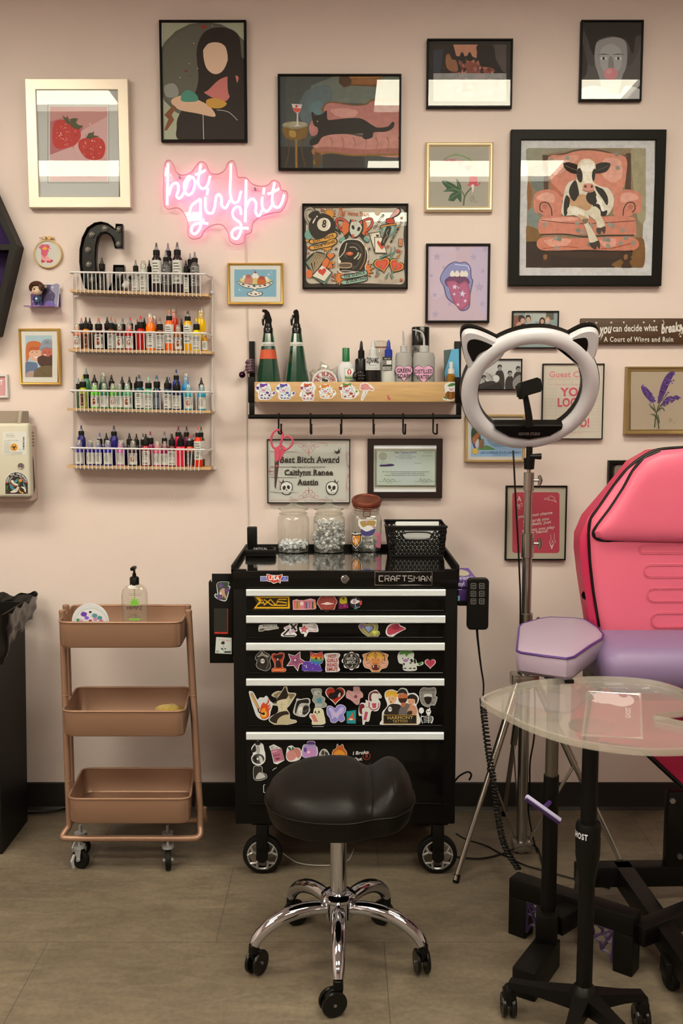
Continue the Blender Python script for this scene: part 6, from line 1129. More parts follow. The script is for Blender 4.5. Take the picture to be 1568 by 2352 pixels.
    S(D1, 'D1', lambda a: a.g('#b8b2a4', '230 560 300 548 495 548 500 580 525 590 522 615 420 630 370 640 310 640 280 655 220 655 215 610').t('#2a251f', 'MORALLY GRAY', 385, 568, 205, 26, -1, 1).t('#4a443c', 'is my favorite color', 415, 605, 200, 20, -4, 0, 0, .2).b('#4a443c', '232 640 240 620 300 610 310 625 270 645'), 'lettered_sticker')
    kn = '600 600 680 560 690 536 800 536 790 580 795 650 740 650 790 710 700 740 570 725 565 690 620 640'
    S(D1, 'D1', lambda a: a.border(W_, kn, 3).b('#c4aab0', '605 605 650 570 690 600 680 640 720 660 690 700 640 620').l('#241e1a', 26, '590 710 680 620', False).l('#241e1a', 30, '700 540 780 640', False).l('#241e1a', 26, '790 545 710 620', False).l('#3c3630', 16, '600 722 770 716', False).e('#b89aa4', 740, 650, 30, 25), 'blade_sticker')
    S(D1, 'D1', lambda a: (a.border(W_, '830 600 880 590 880 545 940 545 1040 530 1090 550 1110 600 1105 660 980 660 950 690 930 728 905 725 905 690 860 680', 3), a.star('#a83848', 903, 625, 68, 5), a.star('#c8586a', 903, 625, 46, 5), a.star('#d89a4c', 903, 625, 22, 5), a.t('#a83848', 'SAVE A HORSE', 950, 585, 140, 24, 0, 1), a.t('#a83848', 'RIDE A COWBOY', 1035, 645, 130, 22, 0, 1), a.b('#b0a4a0', '1020 600 1050 550 1090 570 1080 620')), 'star_sticker')
    hs = '195 510 240 475 320 490 350 470 430 470 450 520 445 570 470 590 465 630 420 660 385 640 350 665 260 610 215 560'
    S(D1, 'D2', lambda a: a.border(W_, hs, 3).b('#8a7e4c', hs).heart('#a8a060', 330, 550, 92).heart('#6a5a38', 330, 548, 72).heart('#7a8ab0', 328, 545, 52).heart('#9ab4c0', 318, 535, 24).heart('#7a5a94', 236, 518, 34).heart('#a8b040', 412, 600, 46).heart('#c8cc70', 405, 592, 24), 'hearts_sticker')
    S(D1, 'D2', lambda a: a.border(W_, '560 600 575 530 620 490 690 472 730 480 745 505 815 540 790 560 700 610 640 650 590 640', 6).b('#b03a4c', '572 600 580 540 625 498 690 480 728 488 742 512 808 542 740 580 650 620 600 628').b('#8f2c3c', '640 540 670 500 730 500 735 545 690 560').t('#5a2c34', 'WORK IT LIKE A COWGIRL', 690, 608, 250, 16, -23, 0), 'hat_sticker')
    rp = '240 960 270 930 310 965 370 1000 400 1045 385 1090 398 1180 370 1225 320 1245 220 1210 185 1160 200 1100 170 1060 190 1010'
    S(D2_, 'D1', lambda a: a.border(W_, rp, 4).b('#2a251f', rp).b('#9a9484', '240 1000 270 950 300 990 370 1020 350 1050 280 1020 220 1040 200 1030').b('#1d1914', '230 1130 240 1070 278 1040 320 1075 330 1140 280 1160').e('#cfc8b6', 280, 1100, 32, 36).e('#1d1914', 268, 1098, 9).e('#1d1914', 294, 1098, 9).l('#8a8474', 6, '345 1060 365 1130 330 1230').l('#8a8474', 4, '200 1080 230 1070 235 1110'), 'reaper_sticker')
    rd = '420 1010 450 985 500 1000 540 975 600 985 605 1030 585 1090 580 1150 590 1205 625 1215 620 1255 520 1265 425 1258 425 1215 460 1195 455 1120 425 1070'
    S(D2_, 'D1', lambda a: a.border(W_, rd, 3).b('#b03a20', rd).b('#2a1a14', '440 1020 500 1010 580 1000 570 1060 520 1080 460 1060').b('#241a16', '490 1080 530 1080 560 1180 520 1200 480 1180').b('#c8602c', '430 1222 500 1212 615 1220 612 1250 430 1252').t('#e0b080', 'SCHOOL 90', 522, 1234, 160, 20, 0, 1).e('#c8b0a0', 508, 1075, 12, 16), 'red_sticker')
    S(D2_, 'D1', lambda a: a.star(W_, 778, 1098, 160, 25, 5, .5).star('#8f3a58', 778, 1098, 140, 25, 5, .5).star('#b05a78', 778, 1098, 105, 25, 5, .5).star('#7a4a5c', 780, 1098, 80, 25, 5, .5).e('#d8b8c0', 768, 1085, 16), 'star_sticker')
    ct = '870 1220 880 1140 920 1105 990 1110 1000 1060 995 955 1050 985 1100 990 1170 950 1185 1010 1190 1070 1170 1130 1130 1150 1170 1220 1160 1250 900 1248'
    S(D2_, 'D1', lambda a: a.border(W_, ct, 5, False).g('#5a3a94', crom(nums(ct), True, 3)).g('#c8502c', '998 1000 1002 960 1050 990 1100 995 1165 958 1182 1005 1186 1040 998 1030').g('#d08a34', '998 1030 1186 1040 1184 1075 1002 1062').g('#4a8a5c', '1002 1062 1184 1075 1165 1120 1020 1095').g('#3a6aa0', '1010 1092 1160 1118 1130 1155 990 1125').e('#241c1c', 1083, 1062, 17).e('#241c1c', 1155, 1058, 13).e(W_, 940, 1180, 12, 24).e('#5a3a94', 950, 1175, 12, 22).e(W_, 1033, 1012, 6).e(W_, 1020, 1130, 6).e(W_, 1080, 1150, 6).e(W_, 905, 1170, 7).e(W_, 1033, 1212, 6), 'cat_sticker')
    def smut(a):
        a.border(W_, '1205 1020 1240 990 1400 985 1440 1010 1415 1060 1420 1120 1415 1180 1435 1230 1400 1255 1250 1265 1225 1230 1230 1160 1225 1080', 5)
        a.g('#c8b4a8', '1230 1000 1420 995 1415 1250 1235 1255')
        for s, y, w in (('HOT', 1028, 120), ('GIRLS', 1092, 165), ('READ', 1158, 160), ('SMUT', 1222, 170)): a.t('#8f2c28', s, 1325, y, w, 48, -2, 2)
    S(D2_, 'D1', smut, 'lettered_sticker')
    S(D2_, 'D2', lambda a: (a.border(W_, [(98+(118+9*cos(8*q))*cos(q), 975+(112+9*cos(8*q))*sin(q)) for q in [i*pi/32 for i in range(64)]], 4, False), a.e('#1c1814', 98, 975, 114, 108), a.e('#8a857a', 98, 975, 92, 100), a.e('#1c1814', 98, 975, 86, 92), a.e('#c8c2a8', 98, 905, 17), a.t('#d0cabc', 'WITCH', 94, 948, 134, 38, -1, 1), a.t('#d0cabc', 'BITCH', 94, 995, 112, 36, 0, 1), a.e('#c8c2a8', 98, 1040, 18), a.e('#1c1814', 91, 1035, 16), [a.star('#c8c2a8', x, y, 8, 0, 4, .4) for x, y in ((48, 912), (150, 912), (28, 1010), (165, 1012), (50, 1045), (148, 1040))]), 'round_sticker')
    tg = '250 895 330 870 380 848 460 848 510 870 585 895 570 940 585 1000 560 1060 500 1080 450 1130 390 1130 340 1080 280 1060 255 1000 265 940'
    S(D2_, 'D2', lambda a: (a.border(W_, tg, 5), a.b('#c88a58', tg), a.b('#d8a040', '290 900 380 856 460 856 550 900 520 940 420 930 320 940'), a.b('#d09a84', '270 980 330 990 350 1050 300 1050').b('#d09a84', '570 980 510 990 490 1050 540 1050'), a.l('#241a14', 9, '300 980 310 900 360 860 420 850 480 860 530 900 540 980'), [a.l('#241a14', 6, q) for q in ('415 860 405 900 418 940 430 900 418 860', '330 945 370 955 400 975', '510 945 470 955 435 975', '300 900 340 915', '540 900 500 915', '300 1010 340 1000', '545 1010 500 1000', '380 1000 418 1015 460 1000')], a.b('#c87a3c', '395 960 440 960 450 1000 418 1012 388 1000'), a.b('#5a241c', '370 1040 420 1025 470 1040 460 1090 420 1100 380 1090'), a.b('#d8d0bc', '382 1040 398 1040 392 1070').b('#d8d0bc', '445 1040 460 1040 452 1070').e('#e0c45c', 352, 950, 14, 7).e('#e0c45c', 486, 950, 14, 7)), 'tiger_sticker')
    def cw2(a):
        o = '735 1000 715 920 740 860 800 842 900 845 930 890 925 940 960 970 975 1010 1045 990 1050 1020 1000 1040 965 1040 955 1100 800 1100 785 1020'
        a.border(W_, o, 3).b('#c4c3b0', o).b('#4a7a34', '730 880 780 840 900 845 920 870 860 885 830 920 810 885 760 890').e('#9a6a98', 820, 970, 34, 22).e('#1d1814', 780, 944, 9).e('#1d1814', 855, 944, 9).b('#1d1814', '880 960 905 950 920 980 900 1000').b('#1d1814', '930 955 955 965 955 1010 930 1000').e('#1d1814', 885, 1005, 14, 9).b('#1d1814', '785 1005 810 1010 800 1040').b('#4a7a34', '985 1015 1020 990 1040 1005 1010 1035')
        [a.r('#1d1814', x, 1068, x+34, 1082) for x in (795, 865, 920)]
    S(D2_, 'D2', cw2, 'cow_sticker')
    S(D2_, 'D2', lambda a: a.heart(W_, 1148, 1008, 74).heart('#b03a4c', 1148, 1006, 66).t('#6a1c28', 'EMOTIONAL', 1145, 988, 66, 11).t('#6a1c28', 'BUT FINE', 1145, 1014, 56, 11), 'heart_sticker')
    mo = '80 210 110 185 145 210 200 310 240 280 300 280 340 255 390 330 430 370 400 470 380 560 330 605 270 605 200 560 160 470'
    S(D3_, 'D3', lambda a: a.border(W_, mo, 5).b('#c8c9c0', mo).l('#5a3a1c', 40, '108 212 225 455', False).l('#c8944c', 30, '108 215 220 450', False).b('#c8481c', '240 530 250 420 290 350 330 370 360 310 345 262 380 330 350 390 400 380 360 440 410 410 375 480 375 550 330 590 270 590').b('#e08a24', '250 540 265 460 310 430 330 470 350 520 330 570 270 575').e('#e8bc50', 300, 525, 34, 38).l('#1c1612', 20, '215 440 225 490 290 525').e('#1c1612', 295, 518, 22), 'match_sticker')
    fg = '440 380 520 300 430 250 430 225 500 185 570 180 610 110 640 110 665 200 770 215 760 260 680 390 640 440 680 520 690 600 775 620 770 650 600 685 490 685 385 630 400 570 510 500 510 400'
    S(D3_, 'D3', lambda a: a.border(W_, fg, 6).b('#b8a880', fg).b('#7a6a4c', '450 240 520 200 560 190 500 260 540 280 520 320').b('#7a6a4c', '670 220 760 225 740 270 700 300 680 260').g('#241c16', '445 378 620 112 668 245 640 290').b('#cbbd95', '500 330 640 300 660 380 630 460 530 480 515 400').b('#2c2018', '390 620 420 560 520 500 640 480 670 530 560 560 490 660').b('#b8a880', '500 660 520 590 600 540 680 540 640 610 760 625 600 670').l('#7a6a4c', 4, '570 340 565 400 575 470').l('#7a6a4c', 3, '530 420 610 425').l('#7a6a4c', 3, '530 370 560 385 610 375'), 'figure_sticker')
    wf = '790 330 795 295 850 305 900 295 975 295 990 340 975 400 985 470 930 545 880 560 790 540 745 500 760 420'
    S(D3_, 'D3', lambda a: (a.border(W_, wf, 6), a.b('#b4ae9e', wf), a.b('#241f1a', '800 330 860 310 960 300 970 360 860 360 810 420 780 520 765 480 780 390'), a.b('#241f1a', '890 420 940 380 975 420 970 480 920 530 880 520'), a.e('#241f1a', 850, 455, 20, 6), a.b('#d8d2c2', '820 430 880 420 870 500 840 540 820 500'), a.l('#241f1a', 5, '850 470 845 500 860 510'), [a.e('#8a8474', random.uniform(890, 970), random.uniform(380, 500), 7) for _ in range(10)]), 'portrait_sticker')
    be = '1010 170 1040 145 1140 145 1165 170 1160 240 1215 290 1205 340 1240 380 1210 420 1080 420 1070 370 1030 320 1045 250'
    S(D3_, 'D3', lambda a: a.border(W_, be, 4).b('#8f8f80', be).e('#b0ae9c', 1100, 200, 48, 40).e('#6a6a5c', 1120, 215, 18, 14).b('#4a8488', '1095 300 1160 280 1165 350 1110 355').e('#a8a696', 1120, 390, 50, 26), 'bear_sticker')
    gh = '1060 440 1120 430 1180 460 1200 540 1215 620 1200 670 1035 680 1025 620 985 560 1000 520 1040 520'
    S(D3_, 'D3', lambda a: a.border(W_, gh, 5).r(W_, 1030, 692, 1195, 714).b('#d2caa0', gh).e('#241c16', 1072, 495, 12, 18).e('#241c16', 1125, 492, 12, 18).e('#241c16', 1100, 518, 9, 7).g('#c8707c', '1000 535 1060 530 1115 640 1050 640').e('#d0863c', 1052, 592, 18), 'ghost_sticker')
    S(D3_, 'D3', lambda a: a.heart(W_, 1370, 235, 150).heart('#a8301c', 1370, 232, 138).b('#1f1816', '1265 250 1290 210 1350 200 1400 150 1480 190 1470 250 1400 275 1350 300 1280 290').b('#b8a898', '1420 225 1445 200 1445 260 1410 262'), 'heart_sticker')
    bf = '1250 420 1300 405 1370 440 1400 400 1460 385 1520 420 1520 480 1490 530 1510 600 1460 640 1420 610 1370 650 1310 640 1290 580 1250 520'
    S(D3_, 'D3', lambda a: a.border(W_, bf, 6).b('#8a80b8', bf).b('#b8a8cc', '1270 440 1330 440 1380 500 1440 430 1500 430 1480 510 1430 540 1400 600 1370 560 1320 600 1310 530').b('#c8b4c4', '1330 500 1380 520 1430 490 1400 560 1350 560').l('#d8d0e0', 7, '1290 450 1310 440').l('#d8d0e0', 6, '1440 470 1470 440'), 'butterfly_sticker')
    S(D3_, 'D4', lambda a: (a.b('#c09088', '125 100 200 100 215 150 250 190 250 240 215 260 200 330 160 340 90 280 25 240 45 150 120 160'), [a.l('#8a5a58', 4, q) for q in ('150 110 150 200', '175 110 178 200', '200 115 200 190', '60 170 120 240 160 250', '110 290 160 300 190 270')], a.e('#7a3a3c', 155, 232, 22)), 'floral_sticker')
    S(D3_, 'D4', lambda a: a.g('#1f8a88', '30 430 158 412 155 592 38 590').b('#c0562c', '95 480 100 450 120 455 118 500 150 540 120 550 95 530 60 550 40 540 80 500').e(W_, 92, 535, 26, 12), 'teal_sticker')
    cr = '325 240 345 180 420 145 450 165 495 225 490 250 450 260 480 315 460 400 420 425 360 425 330 555 285 560 265 605 250 600 240 490 200 480 200 380 230 320 290 320 290 280 325 290'
    S(D3_, 'D4', lambda a: a.border(W_, cr, 4).b('#d2ccbc', cr).b('#6a2424', '335 280 340 200 400 160 450 170 460 190 380 190 360 240 370 290').b('#6a2424', '205 440 205 350 250 330 275 370 240 400 240 470').l('#8f2c38', 12, '335 310 340 380 400 410 455 380 460 315').g('#b84858', '370 320 430 320 425 385 380 385').l('#b04c5c', 40, '300 435 275 545', False).l('#8f4048', 5, '300 290 325 290 325 370 290 375').e('#d2ccbc', 440, 205, 20, 10).l('#8f4048', 3, '410 170 450 200 488 235 440 245'), 'carousel_sticker')
    def harm(a):
        o = '510 470 520 430 580 350 545 230 560 165 640 140 710 165 760 122 830 135 860 190 940 190 990 240 985 300 960 350 985 450 980 605 515 612 508 540'
        a.border(W_, o, 5).g('#ddd9cc', crom(nums(o), True, 3))
        a.b('#2a241e', '530 465 570 380 620 335 700 330 760 360 740 470 620 475').b('#6a6058', '730 470 760 360 820 320 880 350 870 470').b('#c48a68', '840 460 870 370 930 345 970 400 960 470')
        a.b('#d8a878', '590 270 600 230 680 220 700 270 660 320 620 330').b('#d8a430', '555 240 560 170 620 155 700 170 710 230 690 240 640 215 600 230').e('#a82c24', 625, 303, 13, 8).e('#1c1612', 605, 265, 7, 5).e('#1c1612', 650, 260, 7, 5)
        a.b('#b8683c', '725 200 840 200 840 280 800 320 760 320 725 270').b('#2c2420', '705 195 730 150 770 130 820 145 842 200 780 185').b('#3a241a', '725 260 780 255 838 255 820 310 780 325 740 305').e('#1c1612', 755, 225, 6, 4).e('#1c1612', 805, 222, 6, 4).b('#b8683c', '760 320 810 315 820 350 770 370')
        a.b('#d09a74', '850 290 860 250 930 250 950 300 900 350 870 340').b('#241c18', '845 260 860 215 920 200 975 240 975 300 950 330 940 270 880 260').e('#a82c24', 885, 335, 11, 7).e('#1c1612', 870, 300, 6, 4).e('#1c1612', 908, 297, 6, 4).e('#d8d4c8', 612, 400, 26, 34).e('#2a241e', 605, 396, 7).e('#2a241e', 625, 396, 7).b('#3a2c28', '840 470 850 430 905 425 900 470')
        a.r('#a07a24', 522, 475, 968, 598).r('#1c1712', 530, 483, 960, 590).t('#b89a58', 'HARMONY', 748, 512, 345, 42, -1, 1).t('#b89a58', 'TATTOO', 748, 560, 205, 34, -1, 1).l('#6a5c3c', 4, '580 565 630 565').l('#6a5c3c', 4, '865 560 915 560')
    S(D3_, 'D4', harm, 'shop_sticker')
    S(D3_, 'D4', lambda a: (a.border(W_, '1010 170 1050 115 1130 120 1210 115 1225 170 1215 230 1240 245 1210 340 1160 345 1120 370 1050 340 1020 280', 4), a.b('#8a8578', '1010 170 1050 115 1130 120 1210 115 1225 170 1215 230 1240 245 1210 340 1160 345 1120 370 1050 340 1020 280'), [a.torus if 0 else a.l('#2a251f', 4, [(x+13*cos(q), y+13*sin(q)) for q in [i*1.0 for i in range(6)]]) for x, y in ((1045, 150), (1080, 140), (1120, 150), (1165, 145), (1195, 145), (1035, 200), (1035, 250), (1190, 200), (1200, 240), (1050, 300), (1180, 310))], a.b('#c4beb0', '1075 200 1160 200 1165 240 1070 240'), a.b('#1c1814', '1072 240 1165 240 1155 310 1120 335 1085 310')), 'mask_sticker')
    S(D3_, 'D4', lambda a: (a.e(W_, 1030, 418, 34, 40), a.e(W_, 1125, 435, 34, 38), a.g(W_, '1125 400 1145 375 1150 410'), a.e('#1c1814', 1112, 432, 8), a.e('#1c1814', 1138, 430, 8), a.r(W_, 1105, 465, 1145, 480), a.l(W_, 6, '1125 480 1125 590'), [a.l(W_, 6, f'1060 {500+i*20} 1125 {490+i*20} 1180 {500+i*20}') for i in range(5)], a.l(W_, 10, '1060 495 1025 510 1045 590'), a.l(W_, 10, '1180 500 1185 540 1160 590'), a.l(W_, 2, '1030 455 1030 500')), 'skeleton_sticker')
    S(D4_, 'D3', lambda a: (a.border(W_, '170 960 210 925 250 960 285 985 300 1060 315 1120 310 1230 230 1290 140 1260 115 1180 140 1120 115 1040', 5), a.e('#1c1814', 208, 960, 42, 34), a.b('#1c1814', '125 1040 170 990 180 1080 120 1100'), a.b('#a8a294', '185 1040 210 985 240 1040 235 1110 190 1110'), a.e('#1c1814', 215, 1195, 92, 75), a.e('#4a463e', 215, 1195, 84, 66), a.b('#1c1814', '140 1180 180 1150 200 1200 180 1250').e(W_, 205, 1195, 14, 20).b('#c8c2b2', '222 1160 260 1160 290 1240 250 1260'), a.l('#a8a294', 5, '265 1020 280 1080')), 'potion_sticker')
    S(D4_, 'D3', lambda a: a.border(W_, '150 1320 210 1305 270 1320 275 1400 330 1430 335 1480 250 1515 170 1510 145 1450', 5).b('#2a251f', '150 1320 210 1305 270 1320 275 1400 330 1430 335 1480 250 1515 170 1510 145 1450').b('#b8b2a4', '230 1400 300 1430 320 1470 240 1500 175 1490'), 'dark_sticker')
    S(D4_, 'D3', lambda a: a.border(W_, '380 1010 450 980 520 1020 560 1040 605 1215 500 1275 450 1260 410 1080', 4, False).g('#b06878', '405 1060 548 1038 600 1215 455 1248').g('#8a4c5c', '548 1038 560 1042 605 1212 598 1216').t('#4a3430', 'Girl', 425, 1015, 62, 26, -20, 1).t('#4a3430', 'dinner', 462, 1032, 110, 24, -8, 1).t('#e0ccc8', 'FRESH', 462, 1085, 74, 16, -16, 1).t('#6a2434', 'Smut', 490, 1135, 100, 34, -12, 1).b('#6a2434', '470 1195 500 1180 540 1185 510 1210'), 'book_sticker')
    S(D4_, 'D3', lambda a: a.border(W_, '640 1100 660 1020 720 1000 760 1030 830 1040 860 1110 830 1200 700 1235 640 1190', 5).b('#c07868', '730 1050 800 1035 850 1080 850 1150 810 1190 770 1120').b('#c88478', '640 1120 690 1065 750 1070 790 1140 760 1200 690 1225 645 1180').b('#3a5a4a', '655 1020 700 1030 715 1065 680 1065').b('#3a5a4a', '720 1060 725 1015 748 1030 745 1060').l('#a85a50', 4, '740 1060 785 1110 790 1160'), 'peach_sticker')
    S(D4_, 'D3', lambda a: a.border(W_, '890 1000 950 980 950 945 1000 928 1060 940 1065 990 1100 1040 1080 1160 880 1160', 5).b('#5a3a7a', '955 980 955 945 1010 933 1058 948 1055 985').b('#a890b8', '895 1005 960 985 1050 985 1090 1035 1075 1170 885 1170').b('#c080a8', '930 1060 1000 1040 1070 1070 1060 1150 920 1150').e('#5a3a84', 920, 1060, 22, 36).e('#d8c8d8', 970, 1095, 20), 'jar_sticker')
    S(D4_, 'D3', lambda a: a.border(W_, '1130 1140 1160 1070 1200 1050 1245 1070 1285 1160 1200 1190', 4).b('#b0aa9a', '1130 1140 1160 1070 1200 1050 1245 1070 1285 1160 1200 1190').b('#3a352e', '1160 1130 1170 1080 1200 1070 1205 1130').b('#3a352e', '1215 1090 1250 1100 1265 1150 1225 1150'), 'grey_sticker')
    fo = '1325 1150 1340 1070 1385 1040 1400 975 1430 1010 1480 980 1500 1040 1535 1090 1540 1160 1490 1200 1370 1200'
    S(D4_, 'D3', lambda a: a.border(W_, fo, 5).b('#b85a1c', fo).b('#d08a28', '1345 1150 1370 1090 1430 1060 1500 1100 1520 1160 1480 1190 1380 1190'), 'flame_sticker')
    S(D4_, 'D4', lambda a: a.t(W_, 'I Broke', 218, 980, 215, 44, -5, 1, 0, .22).t(W_, 'Out.', 184, 1065, 125, 42, -5, 1, 0, .22).l('#a83c2c', 6, [(300+48*cos(q), 1025+48*sin(q)) for q in [i*.42 for i in range(15)]], closed=True).t('#a83c2c', 'B', 300, 1025, 36, 46, 0, 0), 'lettered_sticker')
    S(D4_, 'D3', lambda a: a.l(W_, 8, '320 1585 296 1588 296 1700 320 1702', False).l(W_, 7, '430 1370 455 1345 490 1328'), 'outline_sticker')
    # casters with chrome five-spoke hubs
    ti = M('rubber_tire', '#0f0c09', .6, spec=.2); bkm = BLKM()
    for X_, y_, rear in ((603, 1957, 0), (1004, 1957, 0), (640, 1900, 1), (985, 1900, 1)):
        Yw = -.487 if not rear else -.13; c = W(X_, y_, Yw); c.z = .0615; r = .0612
        k = T if 0 else None; f = MB().box((c.x-.018, Yw-.022, .06), (c.x+.018, Yw-.026, zb+.002), .002).box((c.x-.018, Yw+.022, .06), (c.x+.018, Yw+.026, zb+.002), .002).box((c.x-.03, Yw-.026, zb-.005), (c.x+.03, Yw+.026, zb+.004), .002).cyl((c.x, Yw-.028, .0615), (c.x, Yw+.028, .0615), .019, None, 20)
        ca = t.p('caster', f, bkm)
        w = t.p('wheel', MB().lathe([(r*.78, -.014), (r*.95, -.013), (r, -.008), (r, .008), (r*.95, .013), (r*.78, .014)], c, 40, Rx), ti, ca)
        if rear: continue
        h = MB().lathe([(r*.72, .015), (r*.80, .013), (r*.80, .009), (r*.72, .006)], c, 40, Rx)
        for i in range(5):
            a0 = 2*pi*i/5+pi/2
            for s in (-1, 1): h.tube([c+Vec((.012*cos(a0), -.012, .012*sin(a0))), c+Vec((r*.5*cos(a0), -.013, r*.5*sin(a0))), c+Vec((r*.76*cos(a0+s*.33), -.012, r*.76*sin(a0+s*.33)))], .0042, 6)
        t.p('spoked_hub', h, M('silver_plastic', '#a8a294', .28, .55), ca)
    return zt
ZT = chest()
def around_chest():
    # hanging file pocket on the left
    Y = -.49; a, b = W(479, 1336, Y), W(538, 1523, Y); bm = M('textured_black_paint', '#0e0b08', .5, spec=.15); t = T('file_pocket', 'black magnetic file pocket with stickers on the left side of the tool chest', 'file pocket', (a.x+.03, -.3, b.z))
    t.p('front_panel', MB().box((a.x, Y, b.z), (b.x-.003, Y+.003, a.z), .001), bm); c = W(486, 1318, -.46); t.p('bottom', MB().box((a.x, -.45, b.z), (b.x-.003, Y, b.z+.002)), bm)
    t.p('side_panel', MB().box((a.x, -.45, b.z), (a.x+.002, Y, a.z-.001)), bm); t.p('divider', MB().box((c.x, -.455, b.z+.01), (b.x-.003, -.458, c.z), .001), bm)
    A = Art('OG', Y-.0007); A.r('#8a1c10', 250, 925, 500, 1380).r('#1c1a12', 245, 920, 484, 1345).r('#c02c18', 262, 1350, 345, 1372).r('#c02c18', 365, 1352, 480, 1372); t.p('window_cutout', A, PRINT(), smooth=False)
    A = Art('OG', Y-.0008); A.border('#d8d4c6', '300 480 360 445 505 450 500 510 535 530 515 600 490 700 450 785 340 760 265 710 270 660 310 670 300 560', 6).b('#3a4a38', '300 480 360 445 500 450 498 520 525 540 505 600 480 700 445 775 340 750 275 705 275 670 320 670 305 560').b('#c09478', '350 610 400 560 450 570 440 640 470 720 440 740 420 690 400 740 390 680 350 690').e('#dcd8cc', 362, 650, 18)
    for x, y in ((368, 510), (478, 590), (350, 720)): [A.e('#5c4474', x+24*cos(q*1.256), y+24*sin(q*1.256), 24) for q in range(5)]; A.e('#a8904c', x, y, 7)
    t.p('hand_sticker', A, GLOSSP(), smooth=False)
    A = Art('OG', Y-.0008); A.g('#c2c4b4', '285 1435 562 1450 562 1742 265 1728').l('#2a2620', 5, '415 1560 420 1640 417 1720').b('#2a2620', '372 1560 385 1520 425 1515 438 1555 410 1568').b('#2a2620', '372 1630 400 1640 408 1670 380 1660').b('#2a2620', '430 1650 460 1635 455 1660').t('#b84850', 'The Vamp Remix', 428, 1490, 225, 30, 6, 0, 0, .2).r('#4a443c', 282, 1682, 332, 1692).r('#4a443c', 282, 1704, 332, 1714).r('#3a352e', 432, 1690, 552, 1722); t.p('album_sticker', A, GLOSSP(), smooth=False)
    # glove box in a wire holder on the right
    Y = -.46; X0 = W(1053, 1340, Y).x; X1 = W(1098, 1340, Y).x; z0, z1 = W(1060, 1388, Y).z, W(1060, 1334, Y).z
    t = T('glove_box', 'purple and white box of vinyl gloves on the right side of the tool chest', 'box', ((X0+X1)/2, -.34, z0)); t.p('box', MB().box((X0, -.22, z0), (X1, Y, z1), .001), M('purple_card', '#4c2a68', .5))
    A = Art('B5', Y-.0008); A.t('#d8d0dc', 'nyl', 57, 1012, 44, 30, -4, 1).r('#78b0b0', 34, 1094, 46, 1130).r('#b8a8c4', 30, 1050, 60, 1054); t.p('lettering', A, PRINT(), smooth=False)
    tp = MB(); zt_ = z1+.0004
    def q(x, y): return (X0+(X1-X0)*x, Y+(-.22-Y)*y, zt_)
    tp.add([q(.0, .0), q(1, .0), q(1, 1), q(0, 1)], [(0, 1, 2, 3)], '#6a4a8c'); E = [q(.42+.4*cos(a), .6+.26*sin(a)) for a in [i*pi/8 for i in range(16)]]; tp.add([(x, y, z+.0004) for x, y, z in E], [tuple(range(16))], '#c8b894'); t.p('top_panel', tp, PRINT(), smooth=False)
    G, tw = text2d('VINYL', 1); lt = MB()
    for vs, fs in G: lt.add([q(.06+a/tw*.9, .06+b*.22)[:2]+(zt_+.0005,) for a, b in vs], fs, '#d8d0dc')
    t.p('top_lettering', lt, PRINT(), smooth=False)
    h = MB(); h.box((X0-.002, -.215, z0-.004), (X1+.002, Y-.004, z0-.001), .001); h.box((X0, Y-.001, z0-.004), (X1+.002, Y-.004, z0+.012), .001); h.box((X0, Y-.001, W(1060, 1349, Y).z-.001), (X1+.002, Y-.003, W(1060, 1349, Y).z+.001)); solo('box_holder', 'black metal bracket holding the glove box', 'bracket', h, BLKM())
    # remote hanging in front, with its cable
    Y = -.495; a, b = W(1073, 1327, Y), W(1120, 1445, Y); t = T('hand_remote', 'black six-button chair remote with coiled cable, hanging beside the tool chest', 'remote', ((a.x+b.x)/2, Y, b.z))
    ou = [(x, z) for x, z in rrect(a.x, b.z, b.x, a.z, .012, 5)]; t.p('case', MB().prism(ou, Y+.012, Y-.012, None, None, .003), M('matte_black_plastic', '#0d0b08', .4, spec=.2))
    for j in range(3):
        for i in range(2):
            x, y = 139+i*57, 1028+j*52; A = Art('B5', Y-.0125); A.g('#8a8678', rrect(x-18, y-19, x+18, y+19, 6)).g('#14120f', rrect(x-16, y-17, x+16, y+17, 5)).l('#8a8678', 2, f'{x-12} {y-2} {x} {y-4} {x+11} {y-6+3*i}').star('#8a8678', x, y+8, 4, 0, 3); t.p('button', A, PRINT(), smooth=False)
    P = [W(x, y, q_) for x, y, q_ in ((1095, 1444, -.495), (1097, 1470, -.49), (1104, 1530, -.48), (1110, 1570, -.47), (1109, 1605, -.47))]
    t.p('cable', MB().tube(P, [.004, .0028, .0026], 8, sm=4), M('black_cable', '#0f0c09', .4, spec=.25))
    P = crom([tuple(W(x, y, q_)) for x, y, q_ in ((1109, 1605, -.47), (1112, 1650, -.48), (1122, 1730, -.50), (1134, 1800, -.52), (1143, 1870, -.54), (1158, 1940, -.57), (1190, 1996, -.62))], False, 60); n = len(P); H = []
    for i, p in enumerate(P):
        an = i*2*pi/6.6; H.append((p[0]+.0085*cos(an), p[1]+.0085*sin(an), p[2]))
    t.p('coiled_cable', MB().tube(H, .0033, 6), M('black_cable', '#0f0c09', .4, spec=.25))
around_chest()
